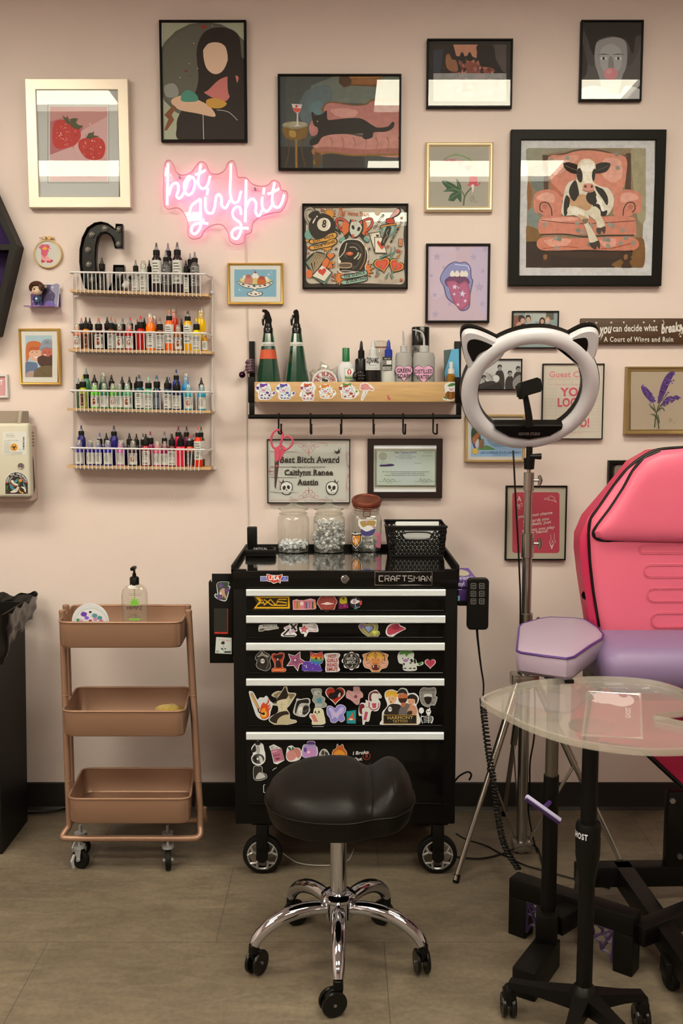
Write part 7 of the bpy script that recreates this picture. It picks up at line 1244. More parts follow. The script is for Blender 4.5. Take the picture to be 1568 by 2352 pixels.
def on_chest():
    z = ZT+.0002
    def base(px, py, r): g = Gz(px, py, z); return Vec((g.x, g.y+r, z))
    gl = lambda: glassm('jar_glass', (.93, .93, .90), .02, 2.0, .06)
    def caps(nm, lb, c, r, h, n, col, s):
        m = MB(); rnd = random.Random(n)
        for i in range(n):
            a = rnd.random()*6.28; q = r*.9*sqrt(rnd.random()); p = Vec((c.x+q*cos(a), c.y+q*sin(a), c.z+.012+rnd.random()*h)); d = Vec((rnd.uniform(-1, 1), rnd.uniform(-1, 1), rnd.uniform(-1, 1))).normalized()*s*.8
            if s < .0085: m.cyl(p, p+d, s*.5, s*.62, 8)
            else: m.lathe([(s*.42, 0), (s*.62, s), (s*.5, s), (s*.34, .001), (0, .001)], p, 10, d.to_track_quat('Z', 'Y').to_matrix())
        solo(nm, lb, 'supplies', m, col, None, 'stuff')
    for i, (cx, by, st) in enumerate(((672, 1271, 0), (755, 1271, 1))):
        r = .0535; c = base(cx, by, r); k = W(cx, by, c.y); H = .118
        t = T('glass_jar', ('clear glass knob-lid jar one third full of white caps', 'clear glass knob-lid jar full of clear plastic caps')[i], 'jar', c, 'knob-lid glass jars')
        t.p('jar', MB().lathe([(0, .004), (r*.92, .004), (r*.96, .001), (r, .006), (r, H*.93), (r*.95, H*1.0), (r*.86, H*1.04), (r*.86, H*1.06), (r*.92, H*1.09), (r*.86, H*1.11), (r*.80, H*1.11)], c, 40), gl())
        t.p('lid', MB().lathe([(r*.78, H*1.06), (r*.80, H*1.20), (r*.96, H*1.215), (r*.95, H*1.24), (r*.7, H*1.29), (r*.3, H*1.34), (r*.16, H*1.37), (r*.26, H*1.42), (r*.26, H*1.47), (r*.1, H*1.50), (0, H*1.50)], c, 36), gl())
        if i == 0: caps('white_caps', 'small white caps heaped in the bottom of the left glass jar', c, r, .022, 120, M('white_caps', '#eeece2', .5), .0078)
        else: caps('clear_caps', 'clear plastic caps filling the middle glass jar', c, r, .09, 260, M('clear_caps', '#d6d3c6', .3), .010)
    r = .0515; c = base(842, 1268, r); H = .128; t = T('clamp_jar', 'square glass clamp jar with tilted copper lid and stickers', 'jar', c)
    sq = [(r*(abs(cos(q))**.55)*(1 if cos(q) > 0 else -1), r*(abs(sin(q))**.55)*(1 if sin(q) > 0 else -1)) for q in [i*2*pi/40 for i in range(40)]]
    m = MB(); vs = []; lv = [(.94, .001), (1, .006), (1, H*.86), (.93, H*.96), (.80, H), (.86, H+.003), (.86, H+.018), (.80, H+.02)]
    for s, h in lv: vs += [(c.x+x*s, c.y+y*s, c.z+h) for x, y in sq]
    t.p('jar', m.add(vs, [(k*40+i, k*40+(i+1) % 40, (k+1)*40+(i+1) % 40, (k+1)*40+i) for k in range(7) for i in range(40)]+[tuple(range(40))]), gl())
    cu = M('copper_lid', '#7a3a24', .42, .45); lz = c.z+H+.032; R = Matrix.Rotation(radians(16), 3, 'X')
    t.p('lid', MB().lathe([(0, -.006), (r*.93, -.006), (r*.95, 0), (r*.90, .003), (r*.99, .006), (r*.99, .014), (r*.93, .018), (r*.80, .018), (r*.76, .015), (0, .015)], (c.x, c.y, lz), 40, R), cu)
    t.p('clasp', MB().torus((c.x, c.y, c.z+H+.01), r*.87, .0013, (0, 0, 1), 36, 6).tube([(c.x-.010, c.y-r*.95, lz-.016), (c.x-.012, c.y-r*.97, c.z+H-.006), (c.x+.012, c.y-r*.97, c.z+H-.006), (c.x+.010, c.y-r*.95, lz-.016)], .0016, 6), cu)
    caps('ink_cups', 'grey plastic ink cups in the bottom of the clamp jar', c, r*.85, .026, 46, M('grey_cups', '#bcb8ac', .3), .012)
    Y = c.y-r-.0008; A = Art('JR', Y); A.border('#d8d4c6', '668 415 690 410 745 415 745 470 700 530 672 490', 6, False).g('#1c1812', '665 412 697 422 745 415 745 475 700 530 667 490').g('#c87a1c', '673 424 697 432 738 425 737 472 700 518 674 484').t('#d8d4c6', 'O', 686, 455, 26, 50, 0, 0).t('#d8d4c6', 'R', 708, 478, 26, 46, 0, 0).l('#1c1812', 6, '697 398 697 415').l('#1c1812', 5, '686 406 708 406').l('#1c1812', 6, '690 525 700 540 712 525'); t.p('crest_sticker', A, GLOSSP(), smooth=False)
    A = Art('JR', Y); A.g('#d8d4c6', '722 296 870 298 868 345 835 436 745 432 742 370 722 345').b('#a88848', '735 320 770 306 860 308 850 350 800 345 760 360').b('#463e6c', '745 375 790 395 860 372 832 428 752 425').e('#b88890', 850, 358, 13).e('#b88890', 790, 316, 10); t.p('square_sticker', A, GLOSSP(), smooth=False)
    A = Art('JR', Y+.001); A.b('#b86878', '850 420 880 405 905 410 906 520 880 528 860 510 880 490 865 465 885 445'); t.p('pink_sticker', A, GLOSSP(), smooth=False)
    # basket
    zb = z; f0, f1 = Gz(899, 1273, z), Gz(1015, 1273, z); Yf = Gz(960, 1279, z).y; Yk = Yf+.19; Yk = min(Yk, -.078); x0, x1 = W(897, 1278, Yf).x, W(1018, 1278, Yf).x
    t = T('storage_basket', 'black perforated plastic basket with oval hand hole', 'basket', ((x0+x1)/2, (Yf+Yk)/2, z)); bp = M('black_plastic', '#0d0b09', .38, spec=.3); H = W(960, 1210, Yf-.01).z-z
    X0, X1 = W(888, 1210, Yf-.012).x, W(1026, 1210, Yf-.012).x
    def wall(A0, A1, B0, B1, n, hole):
        """lattice wall between bottom edge A0-A1 and top edge B0-B1"""
        m = MB(); rows = 7; th = .0016
        def P(u, v): a = Vec(A0).lerp(Vec(A1), u); b = Vec(B0).lerp(Vec(B1), u); return a.lerp(b, v)
        for r_ in range(rows):
            v0, v1 = .08+.80*r_/rows, .08+.80*(r_+1)/rows
            for k in range(-1, n+1):
                for s in (0, 1):
                    u0, u1 = (k+.5*(r_ % 2))/n, (k+.5*(r_ % 2)+.5)/n; a, b = (P(u0, v0), P(u1, v1)) if s else (P(u1+.5/n, v0), P(u1, v1))
                    uu = (u0+u1)/2
                    if u0 < -.001 or u1+.5/n > 1.001 or (hole and abs(uu-.5) < .24 and .56 < (v0+v1)/2 < .86): continue
                    m.tube([a, b], .0021, 4)
            if r_: m.tube([P(0, v0), P(1, v0)] if not (hole and .56 < v0 < .86) else [P(0, v0), P(.24, v0)], .0019, 4); (hole and .56 < v0 < .86) and m.tube([P(.76, v0), P(1, v0)], .0019, 4)
        m.add([P(0, 0), P(1, 0), P(1, .09), P(0, .09)], [(0, 1, 2, 3)]); m.add([P(0, .87), P(1, .87), P(1, 1), P(0, 1)], [(0, 1, 2, 3)])
        if hole: m.tube([P(.5+.26*(abs(cos(q))**.5)*(1 if cos(q) > 0 else -1), .70+.13*(abs(sin(q))**.8)*(1 if sin(q) > 0 else -1)) for q in [i*2*pi/28 for i in range(28)]], .003, 6, True)
        return m
    b_ = [(x0, Yf, z), (x1, Yf, z), (x1, Yk, z), (x0, Yk, z)]; o = .012; tp = [(X0, Yf-o, z+H), (X1, Yf-o, z+H), (X1, Yk+.004, z+H), (X0, Yk+.004, z+H)]
    for i, n in enumerate((13, 14, 13, 14)): t.p('lattice_side', wall(b_[i], b_[(i+1) % 4], tp[i], tp[(i+1) % 4], n, i == 0), bp)
    t.p('rim', MB().tube([Vec(p) for p in tp], .0042, 8, True), bp); t.p('floor_panel', MB().add([(x, y, zz+.001) for x, y, zz in b_], [(0, 1, 2, 3)]), bp)
    m = MB()
    for i in range(12): m.box((x0+.018+.001*(i % 3), Yf+.02+i*.006, z+.004), (x1-.014, Yf+.0235+i*.006, z+H+.012-.0012*i+.002*(i % 2)), .0006)
    solo('paper_towels', 'stack of white folded paper towels standing in the black basket', 'paper towels', m, M('paper_white', '#d8d4c4', .7))
    # charger
    g = Gz(598, 1279, z); t = T('battery_charger', 'black charging dock reading CRITICAL with a battery pack standing in it', 'charger', (g.x, g.y+.03, z)); bp2 = M('matte_black_plastic', '#0d0b08', .4, spec=.2); u = mpp(1265, g.y)
    t.p('dock', MB().box((g.x-35*u, g.y, z), (g.x+34*u, g.y+.06, z+.024), .003), bp2); A = Art('B1', g.y-.0006); A.t('#b8b4a8', 'CRITICAL', 167, 813, 92, 13, 0, 1, .12); t.p('lettering', A, PRINT(), smooth=False)
    bt = MB().box((W(568, 1240, g.y+.03).x, g.y+.018, z+.022), (W(590, 1240, g.y+.03).x, g.y+.045, W(580, 1210, g.y+.03).z), .003); t.p('battery', bt, bp2)
    t.p('empty_bay', MB().tube([(g.x+10*u+18*u*cos(q), g.y+.03+.012*sin(q), z+.026) for q in [i*pi/10 for i in range(20)]], .003, 6, True), bp2)
on_chest()
# ================================================================ rolling cart
def cart():
    rg = M('rose_gold_paint', '#a27a5c', .38, .4, bump=.12, bscale=500); cr = M('chrome', '#b0aaa0', .12, 1); ti = M('rubber_tire', '#0f0c09', .6, spec=.2)
    Yf, Yk = -.515, -.255; cx = W(290, 1650, -.4).x
    t = T('rolling_cart', 'rose gold three-tier rolling utility cart', 'cart', (cx, -.4, 0)); fl = []
    for i, (xl, xr, y0, y1, xbl, xbr, yb) in enumerate(((133, 417, 1430, 1489, 173, 434, 1391), (142, 425, 1634, 1693, 182, 433, 1579), (155, 437, 1835, 1893, 196, 441, 1764))):
        a, b = W(xl, y0, Yf), W(xr, y1, Yf); zt, zb = a.z, b.z; A = W(xbl-6, yb, Yk).x; B = W(xbr+5, yb, Yk).x
        def ring(z, ins, r=.028):
            P = [(x, y) for x, y in rrect(0, 0, 1, 1, .09, 5)]; o = []
            for u, v in P:
                x0, x1 = a.x+(A-a.x)*v+ins, b.x+(B-b.x)*v-ins; o.append(Vec((x0+(x1-x0)*u, Yf+ins+(Yk-Yf-2*ins)*v, z)))
            return o
        R = [ring(zt, 0), ring(zb+.006, .002), ring(zb, .006), ring(zb+.0015, .0075), ring(zb+.006, .0045), ring(zt, .002)]; n = len(R[0]); vs = sum(R, [])
        fs = [(k*n+j, k*n+(j+1) % n, (k+1)*n+(j+1) % n, (k+1)*n+j) for k in range(5) for j in range(n)]+[tuple(2*n+j for j in range(n)), tuple(3*n+j for j in range(n))]
        tr = t.p('tray', MB().add(vs, fs), rg); t.p('rolled_rim', MB().tube(ring(zt, .0), .0035, 8, True), rg, tr); fl.append(zb+.002)
        if i == 2:
            m = MB()
            for k in range(60): x = A+.03+k*(B-A-.06)/60; m.cyl((x, Yk-.03, zb+.0015), (x, Yk-.03, zb+.0022), .0012, None, 6, '#c8a080')
            t.p('perforation', m, MATP(), tr)
    zT = W(150, 1408, -.45).z; zB = W(150, 1926, -.47).z
    for s, xs in ((0, (143, 158)), (1, (431, 449))):
        for k, Y in enumerate((-.44, -.36)):
            dx = (0, 12, 0, -10)[k+2*s] if s == 0 else (0, -3)[k]
            xt = W(143+(9 if k else 0), 1410, Y).x if s == 0 else W(433-(2 if k else 0), 1405, Y).x; xb = W((158, 166)[k], 1860, Y).x if s == 0 else W((459, 455)[k], 1850, Y).x
            u = -1 if s == 0 else 1
            P = [(xt, Y, zT), (xb, Y, zB+.09), (xb, Y-(.0 if k else 0), zB+.05)]
            m = MB().tube(P, .0100, 14).cyl((xt, Y, zT-.005), (xt, Y, zT+.008), .0108, None, 14, None, .002); [m.torus((xt+(xb-xt)*q, Y, zT+(zB+.09-zT)*q), .0100, .0013, (0, 0, 1), 14, 5) for q in (.42, .86)]
            t.p('upright', m, rg)
    xl = W(158, 1860, -.44).x; xr = W(459, 1850, -.44).x
    for k, (Y, Yb) in enumerate(((-.44, -.468), (-.36, -.33))):
        P = [(xl, Y, zB+.055), (xl, Y+(Yb-Y)*.1, zB+.03), (xl-.012, Y+(Yb-Y)*.5, zB+.012), (xl-.014, Y+(Yb-Y)*.8, zB+.003), (xl+.012, Yb, zB), ((xl+xr)/2, Yb, zB), (xr-.03, Yb, zB), (xr-.004, Y+(Yb-Y)*.8, zB+.003), (xr+.002, Y+(Yb-Y)*.5, zB+.012), (xr, Y+(Yb-Y)*.1, zB+.03), (xr, Y, zB+.055)]
        t.p('base_rail', MB().tube(P, .0098, 14, sm=5), rg)
    for x, Y, an in ((183, -.455, .5), (386, -.455, 1.4), (186, -.36, .4), (386, -.36, 1.4)):
        g = W(x, 1965, Y); x_ = g.x; r = .031; d = Vec((cos(an), sin(an)*-1, 0)); sd = Vec((-d.y, d.x, 0)); cr = M('zinc_plate', '#b8b4a8', .3, .5); o = Vec((x_, Y, 0))-sd*0
        c = o+d*(.012 if x > 300 else .004)+Vec((0, 0, r)); f = MB().cyl((x_, Y, zB-.004), (x_, Y, .072), .0055, None, 10).cyl((x_, Y, .066), (x_, Y, .074), .019, None, 20)
        for s in (-1, 1): f.add([o+sd*s*.013+Vec(v) for v in ((d.x*-.014, d.y*-.016, .068), (d.x*.018, d.y*.018, .068), (c-o+d*.008).to_tuple()[:2]+(r-.003,), (c-o-d*.004).to_tuple()[:2]+(r-.003,))], [(0, 1, 2, 3)])
        f.cyl(c-sd*.016, c+sd*.016, .006, None, 8)
        if x < 300: f.tube([o+sd*.0+Vec((-.012, -.02, .052)), o+Vec((-.016, -.03, .034)), o+Vec((-.012, -.03, .012))], [.004, .006, .004], 6)
        ca = t.p('caster', f, cr); wheel(t, c, r, .018, sd, ti).parent = ca
    # lotion bottle
    Y = -.36; z = fl[0]+.001; k = .33163; X = Wv('C', 935, 400, Y).x; u = k*mpp(1400, Y); H = Wv('C', 935, 215, Y).z-z
    t = T('lotion_bottle', 'clear pump lotion bottle with green leaf print, standing in the top cart tray', 'bottle', (X, Y, z)); cp = glassm('clear_bottle', (.92, .91, .88), .03, 1.8, .10, (.75, .72, .66))
    def sq(w, d, h): return [Vec((X+w*(abs(cos(q))**.5)*(1 if cos(q) > 0 else -1), Y+d*(abs(sin(q))**.5)*(1 if sin(q) > 0 else -1), z+h)) for q in [i*2*pi/32 for i in range(32)]]
    L = [sq(84*u, 42*u, .001), sq(88*u, 45*u, .005), sq(88*u, 45*u, H*.80), sq(80*u, 42*u, H*.90), sq(55*u, 36*u, H*.97), sq(30*u, 28*u, H)]
    t.p('body', MB().add(sum(L, []), [(q*32+i, q*32+(i+1) % 32, (q+1)*32+(i+1) % 32, (q+1)*32+i) for q in range(5) for i in range(32)]+[tuple(range(32))]), cp)
    L = [sq(84*u, 42*u, .003), sq(85*u, 43*u, .012), sq(82*u, 41*u, .012)]; t.p('lotion', MB().add(sum(L, []), [(q*32+i, q*32+(i+1) % 32, (q+1)*32+(i+1) % 32, (q+1)*32+i) for q in range(2) for i in range(32)]+[tuple(range(64, 96))]), M('lotion_white', '#d8d4c6', .5))
    pk = M('matte_black_plastic', '#0d0b08', .4, spec=.2); zc = H; h = Wv('C', 935, 92, Y).z-z
    t.p('pump', MB().lathe([(0, zc-.002), (32*u, zc-.002), (32*u, zc+42*u), (26*u, zc+50*u), (14*u, zc+54*u), (12*u, zc+75*u), (8*u, zc+78*u), (8*u, h-.006), (0, h-.006)], (X, Y, z), 20).box((X-14*u, Y-.03, z+h-.010), (X+14*u, Y+.01, z+h), .002), pk)
    t.p('dip_tube', MB().tube([(X, Y, z+H), (X-4*u, Y, z+H*.6), (X+14*u, Y, z+.02)], 6*u, 8), cp)
    A = Art('C', Y-45*u-.0008); G_ = '#7ab83c'
    for q in (-78, -52, -25, 0, 25, 52, 78): l_ = 60-abs(q)*.33; A.b(G_, [(932+l_*sin(radians(q))*v+7*w_*cos(radians(q)), 362-l_*cos(radians(q))*v+7*w_*sin(radians(q))) for v, w_ in ((0, 0), (.5, 1), (1, 0), (.5, -1))])
    A.t('#2e2820', 'HEMPZ', 930, 380, 108, 24, 0, 0).t('#5a5244', 'ORIGINAL', 930, 430, 52, 8).r(G_, 895, 454, 970, 467).t('#5a5244', 'herbal body moisturizer', 930, 442, 90, 7).t('#5a5244', 'body moisturizer', 935, 292, 80, 7).l('#8a8474', 2, '885 280 985 280'); t.p('leaf_print', A, PRINT(), smooth=False)
    # round tin leaning in the tray
    Y = -.485; A = Art('C', Y-.003); cy = 478; m = MB(); r = 129*.33163*mpp(1425, Y); c = Wv('C', 628, 498, Y); zc = c.z
    t = T('sticker_tin', 'round glossy white sticker with flowers leaning in the top cart tray', 'sticker', (c.x, Y, fl[0])); zc = zc+.010; t.p('disc', MB().cyl((c.x, Y, zc), (c.x, Y-.0025, zc), r, None, 48, None, .0005), M('glossy_white', '#d0ccc0', .12)); dy = 0
    A.e('#b8b4a8', 628, 498, 121, 117, 0, 40).e('#d4d0c4', 628, 498, 116, 112, 0, 40)
    for x, y, c_, q in ((580, 425, '#6a3a9a', 22), (600, 450, '#8a5ac0', 16), (655, 435, '#5a8a84', 20), (690, 450, '#4c8a84', 18), (660, 460, '#c8849c', 16), (625, 470, '#a83c4c', 12), (540, 465, '#4a8a50', 14), (560, 470, '#cf9ab0', 14), (700, 470, '#c06a8c', 14), (625, 410, '#2c2426', 10)): A.b(c_, [(x-q, y), (x-q*.3, y-q*.8), (x+q, y-q*.3), (x+q*.5, y+q*.7), (x-q*.5, y+q*.6)])
    t.p('printed_art', A, GLOSSP(), smooth=False)
    m = MB().sph((W(388, 1630, -.38).x, -.38, fl[1]+.029), (.055, .05, .030), 20, 10)
    for p in m.v: p += Vec((0, 0, .004*noise.noise(p*60)))
    for p in m.v: p.z = max(p.z, fl[1]+.001)
    solo('yellow_pouch', 'crumpled yellow and clear pouch in the middle cart tray', 'pouch', m, M('yellow_film', '#b8963c', .2, var=.4, vscale=30, coat=.6), smooth=False)
cart()
# ================================================================ bin at the left edge
def bin_():
    bk = M('bin_black', '#130f0b', .5, spec=.2); x1 = -1.103; H = .78; t = T('waste_bin', 'tall black waste bin with a black liner folded over the rim, at the left edge', 'bin', (-1.27, -.23, 0))
    def lv(z, e, x1_=None): return [Vec((-1.45-e, -.362-e, z)), Vec((-1.103+e, -.362-e, z)), Vec((-1.103+e, -.10+e, z)), Vec((-1.45-e, -.10+e, z))]
    L = [lv(0, 0), lv(H, .012), lv(H, .006), lv(.01, -.006)]; t.p('body', MB().add(sum(L, []), [(k*4+i, k*4+(i+1) % 4, (k+1)*4+(i+1) % 4, (k+1)*4+i) for k in range(3) for i in range(4)]+[(0, 1, 2, 3)]), bk, smooth=False)
    def F(u, v):
        i = u*36; k_ = (u*4) % 1; s_ = int(u*4) % 4; C4 = ((-1.475, -.41), (-1.045, -.41), (-1.045, -.045), (-1.475, -.045)); a, b = C4[s_], C4[(s_+1) % 4]; x, y = a[0]+(b[0]-a[0])*k_, a[1]+(b[1]-a[1])*k_; q_ = max(0, 1-min(k_, 1-k_)*7)**2*.07; x += (-1.26-x)*q_; y += (-.23-y)*q_; cx, cy = -1.27, -.23
        z = H+.022-(.05+.085*max(0, min(1, (-y-.06)/.3)))*v*(1+.14*sin(i*.9)+.08*sin(i*2.3)); k = 1+.02*sin(v*3)-.09*v; w = .022*v*sin(i*1.7+v*5)+.012*v*sin(i*4.1-v*9)
        return Vec((cx+(x-cx)*(k+w), cy+(y-cy)*(k+w), z+.018*noise.noise(Vec((x*24, y*24, v*4)))))
    m = MB().grid(F, 144, 14, None, True); t.p('liner', m, M('black_liner', '#14110d', .22, bump=.9, bscale=14))
bin_()
# ================================================================ saddle stool
def stool():
    cr = M('chrome_bright', '#cfc8bc', .06, 1); ti = M('rubber_gloss', '#0e0c08', .22, spec=.35); X0, Y0 = -.008, -.985
    t = T('saddle_stool', 'black leather saddle stool on a chrome five-star base', 'stool', (X0, Y0, 0)); cx, cy, a, b = -.004, -.985, .192, .182
    def top(u, v):
        d = .028*math.exp(-((u-.40)/.17)**2)*(1 if u < 2 else 0); cant = .030*math.exp(-((u-.80)/.26)**2); return .520-d+cant-.012*(v < 0)*v*v-.012*max(0, -u-.3)**2*3
    def F(p, q):
        an = 2*pi*q; e = .86; ux, vy = (abs(cos(an))**e)*(1 if cos(an) > 0 else -1), (abs(sin(an))**e)*(1 if sin(an) > 0 else -1)
        sh = 1-.10*math.exp(-((ux-.45)/.2)**2)*abs(vy); k = p*2 if p < .5 else 1
        if p <= .5: rho = p*2; rr = rho; x, y = ux*rr, vy*rr*sh; T_ = top(x, y); z = 0.450+(T_-0.450)*max(0, 1-rho**4.5)**.5
        else: w = (p-.5)*2; z = .450-.040*sin(min(1, w*1.6)*pi/2)-.012*max(0, -vy)*(w > .1); rr = (1-.12*w) if w < .55 else (1-.12*.55)*(1-(w-.55)/.45); x, y = ux*rr, vy*rr*sh
        return Vec((cx+x*a, cy+y*b, z))
    lm = M('black_leather', '#110d09', .38, bump=.25, bscale=420, spec=.22); s = t.p('seat', MB().grid(F, 36, 64, None, False, True), lm)
    t.p('piping', MB().tube([F(.5, q/64)*1+Vec((0, 0, .001)) for q in range(64)], .0024, 6, True), lm, s)
    for u0 in (.43, .66):
        P = []
        for i in range(25):
            v = -1+2*i/24; u = u0+.10*v*v*(1 if u0 > .5 else -.2); r_ = (abs(u)**2.2+abs(v*.97)**2.2)**(1/2.2)
            if r_ < .97: P.append((cx+u*a, cy+v*b, 0.450+(top(u, v)-0.450)*max(0, 1-r_**4.5)**.5+.0006))
        t.p('seam', MB().tube(P, .0013, 5), lm, s)
    t.p('gas_column', MB().cyl((X0, Y0, .14), (X0, Y0, .41), .0215, None, 28), cr); t.p('mechanism', MB().box((X0-.06, Y0-.07, .398), (X0+.06, Y0+.07, .410), .003), BLKM())
    t.p('hub', MB().lathe([(.0, .125), (.037, .125), (.040, .17), (.046, .176), (.046, .183), (.038, .190), (.026, .192), (.0, .192)], (X0, Y0, 0), 36), cr)
    for i, an in enumerate((-90, -90+72, -90-72, -90+144, -90-144)):
        d = Vec((cos(radians(an)), sin(radians(an)), 0)); P = [Vec((X0, Y0, 0))+d*r+Vec((0, 0, z)) for r, z in ((.030, .152), (.08, .156), (.13, .151), (.175, .134), (.21, .108), (.226, .084))]
        t.p('leg', MB().tube(P, [.017, .019, .0195, .018, .0165, .0145], 16, sm=5), cr)
        o = Vec((X0, Y0, 0))+d*.228; sw = radians((200, 100, 60, 150, 20)[i]); dd = Vec((cos(sw), sin(sw), 0)); sd = Vec((-dd.y, dd.x, 0)); c = o+dd*.014+Vec((0, 0, .032))
        f = MB().cyl(o+Vec((0, 0, .062)), o+Vec((0, 0, .086)), .013, .012, 14, None, .002); Pf = [(-.012, .064), (.020, .066), (.034, .05), (.030, .03), (.012, .028), (-.010, .05)]
        f.prism(Pf, -.006, .006, None, lambda p, q, y: o+dd*p+sd*y*1.1+Vec((0, 0, q)), .002); ca = t.p('caster', f, M('matte_black_plastic', '#0d0b08', .4, spec=.2))
        for s in (-1, 1):
            R = sd.to_track_quat('Z', 'Y').to_matrix(); k = c+sd*s*.0125; w = t.p('wheel', MB().lathe([(0, -.003), (.022, -.005), (.030, -.0045), (.032, -.001), (.0318, .003), (.029, .005), (.02, .004), (0, .006*(1 if s > 0 else 1))], k, 28, R), ti); w.parent = ca
        t.p('axle_cap', MB().cyl(c-sd*.0195, c+sd*.0195, .0042, None, 12), M('steel', '#9a9088', .3, .9), ca)
stool()
# ================================================================ ring light on its stand
def ringlight():
    Yc = -.345; C = W(1215, 892, Yc); tl = radians(31); N_ = Vec((0, -cos(tl), -sin(tl))); U = Vec((0, -sin(tl), cos(tl)))*1.0; Xc = C.x
    def on(px, py, off=0):
        d = ray(px, py); o = Vec((0, -CAMD, CAMH)); P0 = C+N_*off; k = (P0-o).dot(N_)/d.dot(N_); p = o+d*k; return ((p-C).x, (p-C).dot(U))
    def PL(a, b, off): return C+Vec((a, 0, 0))+U*b+N_*off
    colz = W(1215, 1080, Yc); X = W(1213, 1150, Yc).x
    t = T('ring_light', 'large white cat-ear ring light with phone holder, on a chrome tripod stand', 'ring light', (X, Yc, 0)); wm = M('diffuser_white', '#d4ccc2', .28, coat=.3); bk = M('matte_black_plastic', '#0d0b08', .4, spec=.2)
    ro = abs(on(1372, 892)[0]-on(1058, 892)[0])/2; ri = abs(on(1333, 892)[0]-on(1095, 892)[0])/2; rm, hw = (ro+ri)/2, (ro-ri)/2
    R = Matrix((Vec((1, 0, 0)), U, N_)).transposed()
    pr = [(rm+hw*cos(q), .012+.020*sin(q)) for q in [pi*i/12 for i in range(13)]]; t.p('diffuser_ring', MB().lathe([(ro, -.004)]+pr+[(ri, -.004)], C, 72, R), wm)
    t.p('housing', MB().lathe([(ro+.002, .010), (ro+.002, -.014), (ro-.01, -.018), (ri+.01, -.018), (ri-.002, -.014), (ri-.002, .010)], C, 72, R), bk)
    for s in (-1, 1):
        O = [(1155, 787), (1120, 768), (1090, 757), (1070, 757), (1060, 768), (1061, 795), (1068, 825), (1078, 850), (1090, 862), (1140, 830), (1160, 805)] if s < 0 else [(1264, 790), (1290, 778), (1330, 757), (1355, 752), (1371, 758), (1374, 775), (1370, 805), (1358, 835), (1348, 850), (1335, 850), (1300, 815), (1280, 800)]
        o = [on(*p, .01) for p in O]; o = crom(o, True, 3); t.p('ear', MB().prism(o, -.002, .022, None, lambda a, b, y: PL(a, b, y), .008), wm); t.p('ear_back', MB().prism([(a*1.012, b*1.02) for a, b in o], -.016, .0, None, lambda a, b, y: PL(a, b, y)), bk)
        I = [(1136, 798), (1105, 783), (1085, 780), (1074, 787), (1073, 803), (1080, 820), (1087, 831), (1098, 815), (1115, 805)] if s < 0 else [(1286, 796), (1310, 783), (1335, 777), (1347, 778), (1350, 792), (1345, 812), (1337, 828), (1325, 812), (1308, 802)]
        t.p('inner_ear', MB().prism(crom([on(*p, .024) for p in I], True, 3), .0215, .0245, None, lambda a, b, y: PL(a, b, y)), bk)
    # tray and phone arm in the ring
    T_ = [on(*p, .034) for p in ((1136, 976), (1292, 976), (1290, 986), (1262, 1002), (1215, 1010), (1170, 1004), (1138, 986))]; t.p('accessory_tray', MB().prism(T_, .0, .036, None, lambda a, b, y: PL(a, b, y), .003), bk)
    a0 = on(1215, 997, .036); L = MB(); G, tw = text2d('NEEWER STUDIO', 1, .1)
    for vs, fs in G: L.add([PL(a0[0]-.034+x/tw*.068, a0[1]-.004+y*.010, .0366) for x, y in vs], fs)
    t.p('silver_lettering', L, M('silver_print', '#b8a89c', .3, .5), smooth=False)
    P = [W(1216, 980, Yc-.02), W(1213, 950, Yc-.025), W(1207, 915, Yc-.03), W(1204, 900, Yc-.035)]; t.p('flexible_arm', MB().tube(P, [.012, .011, .009, .008], 10, sm=4), bk)
    q = [(W(*p, Yc-.04).x, W(*p, Yc-.04).z) for p in ((1183, 888), (1190, 880), (1232, 867), (1240, 871), (1245, 892), (1240, 900), (1205, 910), (1200, 917), (1192, 917), (1187, 905))]; t.p('phone_clamp', MB().prism(q, Yc-.03, Yc-.052, None, None, .002).box((W(1186, 900, Yc-.05).x, Yc-.06, W(1190, 912, Yc-.05).z), (W(1196, 890, Yc-.05).x, Yc-.05, W(1190, 882, Yc-.05).z), .002), bk)
    ch = M('stand_chrome', '#a89c88', .2, .92)
    def Z(y): return W(1212, y, Yc).z
    t.p('tilt_head', MB().cyl((X, Yc, Z(1078)), (X, Yc, Z(1052)), .016, .018, 18, None, .002).cyl((X, Yc, Z(1052)), (X, Yc, Z(1026)), .010, None, 12).cyl((X, Yc-.01, Z(1048)), (X+.035, Yc-.01, Z(1048)), .007, .010, 12), bk)
    m = lambda y0, y1, r, r1=None: MB().cyl((X, Yc, Z(y0)), (X, Yc, Z(y1)), r, r1, 24, None, .0008)
    t.p('upper_pole', m(1120, 1076, .006), ch)
    t.p('middle_pole', m(1240, 1115, .0125), ch); t.p('lower_pole', m(1430, 1230, .0155), ch); t.p('main_tube', m(1955, 1420, .0175), ch)
    for y0, y1, r, kn in ((1128, 1085, .0165, 1095), (1280, 1225, .020, 1240), (1450, 1408, .0215, 1420)):
        c = t.p('locking_collar', m(y0, y1, r), ch); z = Z(kn+8); k = MB().cyl((X+r*.8, Yc-.004, z), (X+r+.014, Yc-.006, z), .0045, None, 10); k.tube([(X+r+.014, Yc-.008, z+.016), (X+r+.019, Yc-.008, z), (X+r+.014, Yc-.008, z-.016)], [.005, .007, .005], 8, sm=3); t.p('wing_knob', k, ch, c)
    zh = Z(1558); c = t.p('leg_hub', MB().box((X-.045, Yc-.035, zh-.022), (X+.04, Yc+.025, zh+.018), .004).cyl((X, Yc, zh-.03), (X, Yc, zh+.025), .024, None, 20), ch)
    gl = Gz(1046, 2027); zl = Z(1955)
